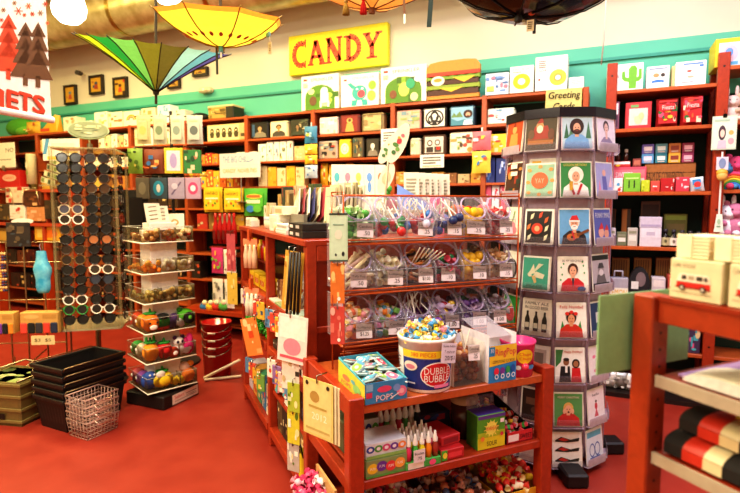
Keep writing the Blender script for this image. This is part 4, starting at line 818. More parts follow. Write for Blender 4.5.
# local frame: -Y faces the camera; a vertical edge of the octagon faces the camera
def octa(r, z): return [(r * math.cos(R(-90 + 36 * k)), r * math.sin(R(-90 + 36 * k)), z) for k in range(10)]
m = MB(); b0 = octa(SR - .03, ZB); b1 = octa(SR - .03, ZT - .02); m.add(b0 + b1, [(k, (k + 1) % 10, 10 + (k + 1) % 10, 10 + k) for k in range(10)], 'bca6b6/g'); m.add(b1, [tuple(range(10))], '6a5a6a'); obj('core_panels', m, t)
m = MB(); a_, b_ = octa(SR + .012, ZT - .035), octa(SR + .012, ZT + .015); m.add(a_ + b_, [(k, (k + 1) % 10, 10 + (k + 1) % 10, 10 + k) for k in range(10)] + [tuple(range(10, 20)), tuple(range(9, -1, -1))], '1a1626/g'); obj('top_cap', m, t)
for k in range(10):
    m = MB(); p = octa(SR + .002, 0)[k]; m.cyl((p[0], p[1], ZB - .02), (p[0], p[1], ZT - .03), .009, .009, 'c8b4c8/cc', 8); obj('corner_post', m, t)
m = MB(); a_, b_ = octa(SR + .01, ZB - .03), octa(SR + .01, ZB); m.add(a_ + b_, [(k, (k + 1) % 10, 10 + (k + 1) % 10, 10 + k) for k in range(10)] + [tuple(range(10, 20)), tuple(range(9, -1, -1))], '2a1c20'); obj('bottom_ring', m, t)
m = MB(); m.cyl((0, 0, .03), (0, 0, ZB), .05, .05, '141214', 16); obj('swivel_column', m, t)
for k in range(2):
    m = MB(); m.T = Matrix.Rotation(R(20 + 90 * k), 4, 'Z'); m.box(-.43, -.06, 0, .43, .06, .075 + .001 * k, '141214', .01); obj('base_foot', m, t)
ROWZ = [1.785, 1.535, 1.285, 1.035, .79, .555, .35, .135]
ROWZ = [on_y(575, p + 1, SPY - .2).z for p in (151, 197.5, 244, 290, 335, 379, 422, 462)]
FW_ = 2 * (SR) * math.sin(R(18))          # face width
ap_ = SR * math.cos(R(18))
def face_M(k): return Matrix.Rotation(R(-72 + 36 * k) + math.pi / 2, 4, 'Z')     # local -Y of face points outward
for k in range(-3, 7):
    for r, z in enumerate(ROWZ):
        if k >= 2 or k < -2: 
            if r % 1: continue
        m = MB(); m.T = face_M(k); hw = FW_ / 2 - .006
        m.box(-hw, -ap_ - .034, z - .003, hw, -ap_ + .03, z, 'e0d0e0/c'); m.box(-hw, -ap_ - .036, z - .003, hw, -ap_ - .034, z + .045, 'e8dce8/c')
        obj('pocket', m, t)
# cards: (face, row): label, background, art
def card(face, row, label, art, w=.155, h=.2, dx=0, dy=0, bg='f4efe6', lean=R(6), wide=None, nm='greeting_card', dz=0, behind=0):
    z = ROWZ[row] + .004 + dz
    M = Matrix.Translation((SPX, SPY, 0)) @ Matrix.Rotation(view_az + math.pi / 2, 4, 'Z') @ face_M(face) @ Matrix.Translation((dx, -ap_ - .022 + behind, z)) @ Matrix.Rotation(-lean, 4, 'X')
    m = MB(); m.box(-w / 2, -.0015, 0, w / 2, .0015, h, bg); m.box(-w / 2 + .004, .0022, .004, w / 2 + .006, .004, h + .003, 'ebe3d2')
    if art: m.art((-w / 2, -.0021, 0), (w, 0, 0), (0, 0, h), art)
    o = one(nm, m, label, 'card'); o.matrix_world = M
    return o
L0, L1, L2, L3 = -2, -1, 0, 1
F = lambda *a, **k: A_fig(*a, **k)
def T(s, y0, y1, c, x0=.1, x1=.9): return [('t', s, x0, y0, x1, y1, c)]
# front-left face
card(L1, 0, 'dark olive card with painted Santa at a laden table', [('r', .02, .02, .98, .98, '4a3c1c'), ('o', .5, .3, .42, .12, '8a4a1c'), ('p', [(.2, .3), (.3, .62), (.7, .62), (.82, .3)], 'a03018'), ('o', .46, .62, .12, .1, 'c89a60'), ('o', .46, .54, .1, .1, 'e8e0c8'), ('p', [(.36, .68), (.58, .7), (.5, .84)], 'a82c18'), ('o', .2, .42, .1, .12, '6a4a28'), ('o', .82, .4, .1, .14, '6a3a1c'), ('r', .1, .16, .9, .26, 'a8682c')] + T('HOLIDAY', .88, .92, 'd8cca8', .45, .9), w=.172, h=.215)
card(L1, 1, 'mint patterned card with coral circle in the second row', [('r', .05, .04, .95, .96, '9cc8a8')] + [('o', x, y, .07, .05, 'e8a050') for x, y in ((.15, .15), (.5, .1), (.85, .15), (.12, .45), (.9, .5), (.15, .8), (.5, .9), (.85, .82))] + [('o', .5, .5, .28, .24, 'e06838')] + T('YAY', .42, .56, 'f0c0a0', .35, .65), w=.165, h=.185)
card(L1, 1, 'white card with gold sticker peeking out behind mint card', [('r', .1, .8, .4, .95, 'e0b030')], w=.165, h=.21, dx=.012, behind=.018, bg='d8d4c4')
card(L1, 2, 'cream bordered card of black and orange flowers', [('r', .06, .05, .94, .95, '1c1610'), ('o', .45, .45, .2, .16, 'c83a1c'), ('o', .45, .45, .09, .08, 'e8b080')] + [('p', [(x, y), (x + .1, y + .05), (x + .14, y + .2), (x + .02, y + .14)], c) for x, y, c in ((.12, .1, 'e8dcb8'), (.7, .1, 'e8dcb8'), (.7, .6, 'd8642c'), (.2, .7, 'e8dcb8'), (.5, .74, 'd84a28'), (.72, .36, 'e8dcb8'), (.1, .4, 'd87a3c'))], w=.155, h=.19)
card(L1, 3, 'teal card with a cream bird design', [('r', .04, .04, .96, .96, '4aa890'), ('p', [(.2, .45), (.5, .5), (.42, .78), (.32, .6)], 'e4e0c4'), ('p', [(.4, .4), (.78, .35), (.84, .48), (.52, .56)], 'e4e0c4'), ('p', [(.5, .56), (.78, .78), (.6, .8), (.46, .6)], 'd8dcc0'), ('o', .3, .44, .07, .05, 'e4e0c4'), ('p', [(.36, .42), (.48, .2), (.56, .24), (.5, .44)], 'd8b880')] + T('PEACE', .1, .16, '2a6a5a', .2, .8), w=.15, h=.185, dx=-.01)
card(L1, 4, 'cream card with three black bottle drawings', T('FAMILY ALE', .84, .92, '4a4438') + T('IN GOOD BEER', .72, .8, '4a4438') + [q for x in (.2, .5, .8) for q in (('r', x - .085, .12, x + .085, .44, '38342c'), ('p', [(x - .085, .44), (x + .085, .44), (x + .035, .56), (x - .035, .56)], '38342c'), ('r', x - .035, .56, x + .035, .66, '38342c'), ('r', x - .07, .2, x + .07, .34, 'd8d0b8'))], w=.16, h=.2, bg='ece6d2')
card(L1, 5, 'plain grey white card half hidden behind the candy tin', [('r', .1, .1, .9, .9, 'c8c0b8'), ('r', .2, .2, .8, .8, '8a8078')], w=.15, h=.19)
card(L1, 6, 'dark framed photo card behind the end table', [('r', .06, .05, .94, .95, '3a2a24'), ('r', .2, .5, .6, .7, '7a5a48'), ('o', .6, .35, .2, .12, '6a4a3c')], w=.15, h=.19)
card(L1, 7, 'pale card low on the spinner behind the end table', [('r', .1, .1, .9, .9, 'd8c8c0')], w=.15, h=.19)
# front-right face
card(L2, 0, 'pale blue card with an afro haired bearded man', [('r', .03, .03, .97, .97, 'b8d0d8'), ('p', [(.08, .3), (.16, .7), (.24, .3)], '3a6a4a'), ('p', [(.76, .3), (.84, .75), (.93, .3)], '4a7a5a'), ('p', [(.2, .3), (.3, .56), (.4, .3)], '5a8a68')] + F(None, '3a2420', 'dca888', '7aa8d0', .48, .56, 1., .05, '4a2c22') + T('HAPPY PAINTDAY', .87, .94, 'c84870', .12, .75), w=.165, h=.2, bg='f0d8dc')
card(L2, 1, 'green card with white haired person wearing a red lei', [('r', .03, .03, .97, .97, '3a8a48')] + F(None, 'f0ead8', 'e0a888', 'f0ece4', .5, .58, 1.05, .06) + [('l', (.32, .38), (.45, .08), .012, 'b82028'), ('l', (.68, .38), (.55, .08), .012, 'b82028'), ('r', .3, .2, .4, .45, 'c89a30')] + T('GOLDEN BIRTHDAY', .87, .94, 'e0c860', .1, .85), w=.165, h=.19, bg='e8e4d8')
card(L2, 2, 'blue card with a guitarist in red Santa hat', [('r', .03, .03, .97, .97, '6aa4d0')] + F(None, 'd8d4cc', 'dca080', '2a2428', .5, .58, 1., 0, 'f0ece4', 'c82830') + [('o', .4, .22, .15, .1, 'b8682c'), ('o', .55, .26, .1, .075, 'b8682c'), ('l', (.58, .27), (.95, .42), .014, '7a4420'), ('o', .42, .22, .04, .03, '3a2014'), ('l', (.42, .38), (.5, .14), .008, 'c02838')], w=.165, h=.195)
card(L2, 3, 'white card with dark haired man in red cardigan', [('r', .03, .03, .97, .97, 'f2ecdc')] + [('o', x, y, .025, .03, '4a9a58') for x, y in ((.12, .7), (.2, .8), (.15, .5), (.85, .75), (.88, .55), (.82, .86), (.1, .35))] + F(None, '4a2a1c', 'e0a888', 'c8202c', .5, .6) + [('p', [(.46, .4), (.54, .4), (.5, .1)], '3a3a48'), ('o', .78, .1, .14, .07, '3a5a98')] + T('BE MY NEIGHBOR', .86, .92, '4a3a30', .15, .85), w=.16, h=.19)
card(L2, 4, 'white card with woman wearing red flowers in her hair', [('r', .03, .03, .97, .97, 'f2ece0'), ('p', [(.1, .05), (.2, .5), (.32, .2)], '3a8a48'), ('p', [(.9, .05), (.8, .5), (.68, .2)], '3a8a48')] + F(None, '2a1814', 'd89a70', 'c8301c', .5, .54) + [('o', x, y, .07, .05, 'd82c20') for x, y in ((.36, .7), (.5, .74), (.64, .7))] + T('Feliz Navidad', .85, .93, 'c03020', .12, .88), w=.16, h=.19)
card(L2, 5, 'white card with smiling couple in black suit and red dress', [('r', .03, .03, .97, .97, 'f4f0e8'), ('p', [(.03, .45), (.03, .95), (.28, .95), (.2, .6)], '3a7a40'), ('p', [(.14, .03), (.2, .48), (.5, .48), (.54, .03)], '1a1a20'), ('p', [(.54, .03), (.58, .44), (.84, .44), (.9, .03)], 'c82028'), ('o', .38, .6, .1, .1, '8a5a3c'), ('o', .38, .67, .1, .05, '2a1c18'), ('o', .7, .56, .13, .13, '2a1814'), ('o', .7, .55, .085, .09, 'a06a48'), ('r', .34, .3, .42, .5, 'f4f0e8')] + T('Happy Holidays!', .85, .93, 'c03030', .3, .92), w=.16, h=.19)
card(L2, 6, 'green card with surprised child in a red jumper', [('r', .03, .03, .97, .97, '5a9a58')] + F(None, 'd8b060', 'e8b090', 'c8302c', .5, .5) + [('o', .36, .46, .05, .08, 'e8b090'), ('o', .64, .46, .05, .08, 'e8b090'), ('o', .5, .44, .03, .03, '4a1a14')] + T('MERRY CHRISTMAS', .84, .9, 'e8e0c8', .14, .86), w=.16, h=.185, bg='d8d8c8')
card(L2, 7, 'white card with three rows of black and red shoe drawings', [q for y in (.2, .5, .78) for q in (('p', [(.1, y), (.3, y + .1), (.62, y + .02), (.92, y + .08), (.9, y - .02), (.5, y - .06), (.1, y - .04)], '2a2a24'), ('p', [(.2, y + .02), (.34, y + .08), (.56, y + .01), (.4, y - .03)], 'c03028'))], w=.16, h=.19)
# right-hand face
card(L3, 0, 'lilac white card with seated man in grey', [('r', .03, .03, .97, .97, 'd8ccd8')] + F(None, '4a3a44', 'd8b0a8', '8a7a98', .5, .6, .9), w=.165, h=.2)
card(L3, 1, 'blue and pink card with a slim dancing figure', [('r', .03, .03, .97, .97, 'a8a8d8'), ('p', [(.4, .1), (.36, .6), (.6, .6), (.66, .1)], '6a6ab0'), ('o', .48, .7, .1, .09, 'e0b0a8'), ('p', [(.1, .1), (.2, .5), (.3, .12)], 'e090b0'), ('p', [(.7, .3), (.9, .7), (.9, .3)], 'e8c0d0')], w=.16, h=.19)
card(L3, 2, 'deep blue card with two red hatted faces', [('r', .03, .03, .97, .97, '5a62b0'), ('o', .4, .34, .16, .14, 'e0a898'), ('p', [(.26, .42), (.56, .44), (.44, .62)], 'c83040'), ('o', .7, .3, .14, .13, 'd89a88'), ('p', [(.58, .4), (.84, .4), (.74, .56)], 'c83040')] + T('FUNNY XMAS', .74, .88, 'e8e8f4', .1, .9), w=.16, h=.195)
card(L3, 3, 'black and white photo card of bearded man in a cap', [('r', .03, .03, .97, .97, 'b8b0b8'), ('r', .03, .03, .97, .22, '1c1a1e'), ('r', .03, .84, .97, .97, '1c1a1e')] + [('p', [(.2, .22), (.3, .45), (.7, .45), (.8, .22)], '6a6468'), ('o', .5, .58, .15, .13, '9a9096'), ('o', .5, .5, .13, .09, 'd8d0d4'), ('p', [(.32, .62), (.68, .62), (.6, .76), (.4, .76)], '4a464c')] + T('MERRY DAY', .07, .17, 'f0f0f0', .15, .85), w=.16, h=.2)
card(L3, 4, 'navy blue card with white tag', [('r', .03, .03, .97, .97, '28406a'), ('r', .3, .4, .8, .7, 'c8d0d8'), ('p', [(.1, .1), (.5, .35), (.9, .1)], '3a7a5a')], w=.16, h=.19)
card(L3, 5, 'white card with four small pink hearts', [('r', .03, .03, .97, .97, 'f0e8ec')] + [('o', x, y, .09, .05, 'e888a8') for x, y in ((.3, .7), (.68, .8), (.72, .36), (.34, .3))], w=.16, h=.19)
card(L3, 6, 'white card with a tiny red figure in the centre', [('r', .03, .03, .97, .97, 'f0e8ec'), ('o', .5, .5, .08, .1, 'c84858'), ('p', [(.38, .2), (.5, .45), (.62, .2)], 'd06070'), ('o', .5, .64, .05, .04, '4a3030')] + T('hello', .8, .88, '8a8088', .3, .7), w=.16, h=.19)
card(L3, 7, 'white card with light blue line drawing, bottom row', [('r', .03, .03, .97, .97, 'd8e4ee'), ('r', .1, .78, .9, .94, '68b8d8'), ('n', .35, .4, .16, .2, .8, '5a70b0'), ('n', .65, .4, .16, .2, .8, '5a70b0'), ('r', .2, .14, .8, .2, '5a70b0')], w=.16, h=.19)
# left-hand face
card(L0, 0, 'orange red card with a standing tan figure', [('r', .03, .03, .97, .97, 'c84a20'), ('p', [(.2, .05), (.3, .55), (.7, .55), (.8, .05)], 'c89850'), ('o', .5, .66, .13, .11, 'd8a868'), ('p', [(.4, .74), (.6, .74), (.5, .9)], '8a2a18')], w=.165, h=.2)
card(L0, 1, 'dark card of a carnival group with white price stickers', [('r', .03, .03, .97, .97, '4a2a20')] + A_busy(['a03a28', 'c88a48', '2a3a30', 'd8b070'], 12, 8) + [('r', .3, .82, .7, .95, 'f0e8e0'), ('r', .35, .62, .75, .74, 'f0e8e0')], w=.165, h=.2)
card(L0, 2, 'pale card with a large pink flower', [('r', .03, .03, .97, .97, 'e8ead8')] + [('o', .5 + .18 * math.cos(a), .35 + .14 * math.sin(a), .14, .1, 'e08898') for a in (0, 1.26, 2.5, 3.77, 5)] + [('o', .5, .35, .1, .08, 'c84858'), ('l', (.5, .6), (.6, .9), .012, '8aa060')], w=.165, h=.2)
card(L0, 3, 'white card with round black and grey emblem', [('r', .03, .03, .97, .97, 'e8e4d8'), ('o', .5, .5, .36, .3, '2a2a30'), ('o', .5, .5, .26, .21, '8a8a90')], w=.165, h=.2)
card(L0, 4, 'leaf green card with red round ornament, left side', [('r', .03, .03, .97, .97, '2a8a3c'), ('o', .5, .45, .28, .22, 'c82c28'), ('r', .45, .66, .55, .74, 'e0c050')], w=.165, h=.2)
card(L0, 5, 'cream card mostly hidden at left of the spinner', [('r', .1, .1, .9, .9, 'd8c8a8')], w=.165, h=.2)
# header sign on top
p0 = at_d(545.5, 106, 2.8); 
M = Matrix.Translation((SPX, SPY, ZT + .016)) @ Matrix.Rotation(YAW + R(4), 4, 'Z') @ Matrix.Translation((-.068, -.2, -.012))
t = thing('greeting_cards_sign', 'pale yellow sign reading Greeting Cards on top of the spinner', 'sign', M.translation, YAW + R(4))
m = MB(); m.T = Matrix.Rotation(R(-8), 4, 'X'); m.add([(-.1, 0, 0), (.1, 0, 0), (.11, 0, .135), (-.09, 0, .115)], [(0, 1, 2, 3)], 'e8dc80'); m.add([(-.1, .004, 0), (.1, .004, 0), (.11, .004, .135), (-.09, .004, .115)], [(3, 2, 1, 0)], 'e8dc80')
def sk(s, x0, y0, x1, y1, sl, c):
    vs, fs = text2d(s); m.add([(x0 + (x1 - x0) * a + .18 * (y1 - y0) * b, -.002, y0 + (y1 - y0) * b + sl * a) for a, b in vs], fs, c)
[(sk('Greeting', -.085 + q, .055, .09 + q, .105, .012, '4a3a10'), sk('Cards', -.06 + q, .004, .06 + q, .046, .008, '4a3a10')) for q in (0, .0015)]; obj('sign_panel', m, t)
m = MB(); m.box(-.1, .004, 0, .1, .03, .008, '1a1626'); obj('sign_foot', m, t)
# ------------------------------------------------------------------ candy pieces
def bin_mesh_parts(t, w=.142, h=.195, d=.22, fh=.088, sb=.085):
    x0, x1 = -w / 2, w / 2; m = MB(); C_ = 'e8e0ea/c'
    prof = [(0, 0), (0, fh), (sb, h), (d, h), (d, 0)]
    for x in (x0, x1): m.add([(x, a, b) for a, b in prof], [(0, 1, 2, 3, 4)], C_)
    m.add([(x0, 0, 0), (x1, 0, 0), (x1, 0, fh), (x0, 0, fh)], [(0, 1, 2, 3)], C_)
    m.add([(x0, d, 0), (x1, d, 0), (x1, d, h), (x0, d, h)], [(0, 1, 2, 3)], C_)
    m.add([(x0, 0, .003), (x1, 0, .003), (x1, d, .003), (x0, d, .003)], [(0, 1, 2, 3)], 'e0d0d0/cc')
    # sloped front with a round mouth
    n = 24; o = Vector((0, 0, fh)); up = Vector((0, sb, h - fh)); L_ = up.length; up.normalize(); r = min(w * .44, L_ * .47); vs = []
    for q in range(n):
        a = 2 * math.pi * q / n; ca, sa = math.cos(a), math.sin(a); k = min((w / 2) / max(1e-6, abs(ca)), (L_ / 2) / max(1e-6, abs(sa)))
        for rr in (r, k): vs.append(o + Vector((rr * ca, 0, 0)) + up * (L_ / 2 + rr * sa))
    m.add(vs, [(2 * q, 2 * q + 1, 2 * ((q + 1) % n) + 1, 2 * ((q + 1) % n)) for q in range(n)], C_)
    obj('clear_box', m, t)
    m = MB(); m.tube([o + Vector((r * math.cos(2 * math.pi * q / n), 0, 0)) + up * (L_ / 2 + r * math.sin(2 * math.pi * q / n)) + Vector((0, -.004, .002)) for q in range(n)], .0045, 'd8c8e4/cc', 6, True); obj('mouth_ring', m, t)
    m = MB()
    for x in (x0, x1): m.tube([(x, 0, 0), (x, 0, fh), (x, sb, h), (x, d, h)], .0018, 'f0e8f0/cc', 4)
    m.tube([(x0, 0, fh), (x1, 0, fh)], .0018, 'f0e8f0/cc', 4); m.tube([(x0, sb, h), (x1, sb, h)], .0018, 'f0e8f0/cc', 4); obj('box_edge', m, t)
def price_label(t, lines, price, x=.02, w=.062, h=.052, z=.022, y=-.004):
    m = MB(); m.T = Matrix.Translation((x, y, z)) @ Matrix.Rotation(R(-10), 4, 'X') @ Matrix.Rotation(R(4), 4, 'Y')
    m.box(-w / 2, -.001, 0, w / 2, .0005, h, 'ecdfe0'); m.art((-w / 2, -.0012, 0), (w, 0, 0), (0, 0, h), [('t', lines, .1, .66, .9, .84, '4a3c44'), ('r', .15, .52, .8, .57, 'a8989c'), ('t', price, .4 if len(price) < 4 else .25, .14, .78, .44, '2a2026')]); obj('price_label', m, t)

PC = {}
def piece(kind, c, c2='f4f0e8'):
    k = (kind, c, c2)
    if k in PC: return PC[k]
    m = MB()
    if kind == 'lolly': m.sph((0, 0, .085), .0155, c + '/g', 9, 6); m.cyl((0, 0, 0), (0, 0, .075), .0024, .0024, c2, 5)
    elif kind == 'wrap':
        m.sph((0, 0, 0), (.017, .012, .012), c + '/g', 8, 5)
        for s in (-1, 1): m.cyl((s * .014, 0, 0), (s * .030, 0, 0), .004, .011, c2, 6, False)
    elif kind == 'stick': m.box(-.05, -.008, -.006, .05, .008, .006, c, .003); m.cyl((-.065, 0, 0), (-.05, 0, 0), .009, .004, c2, 6, False); m.cyl((.05, 0, 0), (.065, 0, 0), .004, .009, c2, 6, False)
    elif kind == 'ball': m.sph((0, 0, 0), .0165, c + '/g', 9, 6)
    elif kind == 'chew': m.box(-.018, -.010, -.008, .018, .010, .008, c, .003); m.box(-.006, -.0104, -.0084, .006, .0104, .0084, c2)
    elif kind == 'twist':
        m.tube([(.05 * (q / 12 - .5) * 2, .008 * math.cos(q), .008 * math.sin(q)) for q in range(13)], .006, c, 5); m.tube([(.05 * (q / 12 - .5) * 2, -.008 * math.cos(q), -.008 * math.sin(q)) for q in range(13)], .006, c2, 5)
    PC[k] = m.mesh('candy_' + kind); return PC[k]
def heap(name, cat, lab, group, pieces, M, box_, n, r, tilt=None, layers=2, dz=.02, sc=1.0):
    """individual candies piled inside a box region (x0,x1,y0,y1,z0) of the frame M"""
    x0, x1, y0, y1, z0 = box_; k = 0
    per = max(1, math.ceil(n / layers)); nx = max(1, round(math.sqrt(per * (x1 - x0) / (y1 - y0)))); ny = math.ceil(per / nx)
    for l in range(layers):
        for i in range(nx):
            for j in range(ny):
                if k >= n: return
                x = x0 + (x1 - x0) * (i + .5 + (l % 2) * .25 + r.uniform(-.2, .2)) / (nx + .25); y = y0 + (y1 - y0) * (j + .5 + r.uniform(-.2, .2)) / ny
                z = z0 + l * dz + (y - y0) * .15 + r.uniform(0, .006); me = pieces[k % len(pieces)]
                o = bpy.data.objects.new(name, me); COL.objects.link(o); tag(o, lab, cat, group)
                rot = tilt(r) if tilt else (r.uniform(-.5, .5), r.uniform(-.5, .5), r.uniform(0, 6.28))
                o.matrix_world = M @ Matrix.Translation((x, y, z)) @ Matrix.LocRotScale(None, __import__('mathutils').Euler(rot), (sc,) * 3); k += 1
def up_tilt(r): return (r.uniform(.1, 1.0) * r.choice((-1, 1)), r.uniform(-.9, .9), r.uniform(0, 6))
def down_tilt(r): return (math.pi + r.uniform(-.7, .7), r.uniform(-.7, .7), r.uniform(0, 6))   # sticks point up
BZ = [1.335, 1.125, .905]; BV = .315
IM = Matrix.Translation(IO) @ Matrix.Rotation(IROT, 4, 'Z')
BINS = [
 [('green wrapped', 'wrap', ['5aa848', '78b850', 'c8d8a0'], 'c8e0b0', '.50'), ('red, green and blue', 'lolly', ['c83030', '3a9a50', '2a60b0'], None, None), ('blue and red', 'lolly', ['c03040', '3a78c8', 'b02830', 'd8d8f0'], None, '.25'), ('dark navy and white', 'lolly', ['28386a', '3a4a8a', 'd8dcec'], None, '.15'), ('yellow and red', 'ball', ['e8b828', 'c83828', 'e07830'], None, '.25'), ('red and orange', 'wrap', ['c83a38', 'e08850', 'd86070'], 'e8c8c8', '.25')],
 [('cream and pink', 'stick', ['e8dcb0', 'e8c8c8', 'f0e4c8', 'd8b8a0'], 'f0e8d8', '.50'), ('ivory and yellow', 'wrap', ['f0e4c0', 'e8d8a8', 'f4ecd8'], 'f4f0e0', '.25'), ('dark chocolate', 'twist', ['3a2418', 'e08828', 'e8d8b0', '2a1c18'], 'c87838', '$1.00'), ('red and green wrapped', 'wrap', ['c02c34', '2a7a50', 'b83048', '388858'], 'd86078', '.10'), ('yellow, white and red', 'ball', ['e8b830', 'f0e8d8', 'd04838'], None, '.10'), ('tan and brown', 'wrap', ['c8986a', 'd8b088', 'b07a50'], 'e0c8a8', '.15')],
 [('orange, pink and yellow', 'chew', ['e89850', 'e8a0a8', 'e8d068', 'e07858'], 'f0d8c0', '$1.25'), ('rainbow coloured', 'chew', ['58a0c0', 'e8c040', 'e88838', '78b058', 'd880a8'], 'e8e0d8', '.75'), ('purple and white', 'lolly', ['7a4a98', 'b890c8', '8a3a88'], None, None), ('lilac and yellow', 'wrap', ['8a70b0', 'e8c850', 'b83a50', 'c8b0d8'], 'd8c8e0', '1.00'), ('violet and dark green', 'wrap', ['6a4a88', '3a5a48', '9a78a8'], 'b8a0c0', '1.00'), ('silver and dark brown', 'wrap', ['6a5a60', '3a2c2c', 'a89aa0'], 'c8c0c8', '1.00')]]
KN = {'wrap': ('wrapped_candy', 'wrapped candies'), 'lolly': ('lollipop', 'lollipops'), 'ball': ('gumball', 'candy balls'), 'stick': ('taffy_stick', 'taffy sticks'), 'twist': ('candy_twist', 'candy twists'), 'chew': ('taffy_chew', 'taffy chews')}
RN = ['top', 'middle', 'bottom']
for r_, row_ in enumerate(BINS):
    for i, (desc, kind, pal, c2, price) in enumerate(row_):
        u = .148 + .1475 * i; base = isl(u, BV, BZ[r_])
        t = thing('candy_bin', f'clear round mouthed bin of {desc} {KN[kind][1]}, {RN[r_]} rack row', 'candy bin', base, IROT, None)
        bin_mesh_parts(t)
        if price: price_label(t, ['Candies', 'Taffy Pop', 'Lollipop'][(i + r_) % 3], price, x=[.02, -.01, .015][(i + r_) % 3], w=.1 if (r_, i) == (0, 4) else .074, h=.06)
        r = random.Random(100 * r_ + i); M = IM @ Matrix.Translation((u, BV, BZ[r_]))
        pcs = [piece(kind, c, c2 or 'f4f0e8') for c in pal]
        lab = f'{KN[kind][0].replace("_", " ")} piled in the {RN[r_]} row bin of {desc} {KN[kind][1]}'
        gp = f'{desc} {KN[kind][1]} in bin'
        if kind == 'lolly': heap(KN[kind][0], 'candy', lab, gp, pcs, M, (-.05, .05, .03, .16, .135), 18, r, down_tilt, 2, .035, 1.35)
        elif kind in ('stick', 'twist'): heap(KN[kind][0], 'candy', lab, gp, pcs, M, (-.03, .03, .03, .2, .03), 16, r, lambda q: (q.uniform(-.2, .2), q.uniform(-1.0, .1), q.uniform(-.5, .5)), 3, .034, 1.2)
        else: heap(KN[kind][0], 'candy', lab, gp, pcs, M, (-.052, .052, .024, .17, .024), 34, r, None, 4, .03, 1.5)
# white paper sticks fanned out of the chocolate bin and purple bin
for u, z, n, lb in ((.148 + .1475 * 2, BZ[1], 7, 'white paper candy stick fanned from the dark chocolate twist bin'),):
    for k in range(n):
        m = MB(); m.cyl((0, 0, 0), (0, 0, .13), .0032, .0032, 'f0ead8', 6)
        o = one('paper_stick', m, lb, 'stick', group='fanned paper sticks'); o.matrix_world = IM @ Matrix.Translation((u - .03 + k * .012, BV + .07, z + .075)) @ Matrix.LocRotScale(None, __import__('mathutils').Euler((R(35), R(10 + k * 6), 0)), None)
# orange wire rack carrying the bins
t = thing('wire_rack', 'orange wire rack carrying three rows of clear candy bins', 'rack', isl(0, 0, TZ), IROT)
OW = 'b8501c/g'
for u in (.068, .965):
    m = MB(); z1 = 1.545 - TZ; m.tube([(u, BV - .012, .09), (u, BV - .012, z1), (u, BV + .13, z1)], .0038, OW, 6); m.tube([(u, BV + .13, 0), (u, BV + .13, z1)], .0038, OW, 6); obj('side_frame', m, t)
for z in BZ + [1.537]:
    zz = z - TZ - .006; m = MB(); m.tube([(.068, BV - .012, zz), (.965, BV - .012, zz)], .0045, OW, 6); m.tube([(.068, BV + .13, zz), (.965, BV + .13, zz)], .0045, OW, 6)
    if z < 1.5:
        m.tube([(.068, BV - .016, zz + .018), (.965, BV - .016, zz + .018)], .0035, OW, 6); m.tube([(.068, BV - .012, zz), (.068, BV + .13, zz)], .0045, OW, 6); m.tube([(.965, BV - .012, zz), (.965, BV + .13, zz)], .0045, OW, 6)
        for k in range(1, 5): m.tube([(.1, BV + k * .026, zz), (.94, BV + k * .026, zz)], .002, OW, 4)
    obj('wire_shelf', m, t)
m = MB()
for k in range(7): m.tube([(.10, BV + .1 + .02 * (k % 2), .02 + k * .016), (.90, BV + .1 + .02 * (k % 2), .02 + k * .016)], .0025, OW, 4)
obj('low_wire_guard', m, t)

# ------------------------------------------------------------------ goods on the end table
def curved(mb, c, rad, a_mid, z0, z1, arc_deg, shapes, slope=0., eps=.0012):
    """artwork wrapped round a tub: shapes in 0..1 over the arc and the height"""
    def P(x, y, e):
        z = z0 + (z1 - z0) * y; a = R(a_mid + (x - .5) * arc_deg); r = rad + slope * (z - z0) + e
        return (c[0] + r * math.cos(a), c[1] + r * math.sin(a), z)
    for i, s in enumerate(shapes):
        e = eps * (i + 1) * .5; key = s[-1]
        if s[0] in ('r', 'o'):
            if s[0] == 'r': xs = [s[1] + (s[3] - s[1]) * q / 14 for q in range(15)]; lo = [s[2]] * 15; hi = [s[4]] * 15
            else:
                xs = [s[1] - s[3] * math.cos(math.pi * q / 14) for q in range(15)]; hh = [s[4] * math.sin(math.pi * q / 14) for q in range(15)]; lo = [s[2] - v for v in hh]; hi = [s[2] + v for v in hh]
            vs = [P(x, l, e) for x, l in zip(xs, lo)] + [P(x, l, e) for x, l in zip(xs, hi)]
            mb.add(vs, [(q, q + 1, 15 + q + 1, 15 + q) for q in range(14)], key)
        elif s[0] == 't':
            vs, fs = text2d(s[1]); sk_ = s[6] if len(s) > 7 else 0
            mb.add([P(s[2] + (s[4] - s[2]) * a, s[3] + (s[5] - s[3]) * b + sk_ * a, e) for a, b in vs], fs, key)
def onisl(name, label, cat, u, v, z, rz=0): return thing(name, label, cat, isl(u, v, z), IROT + rz)
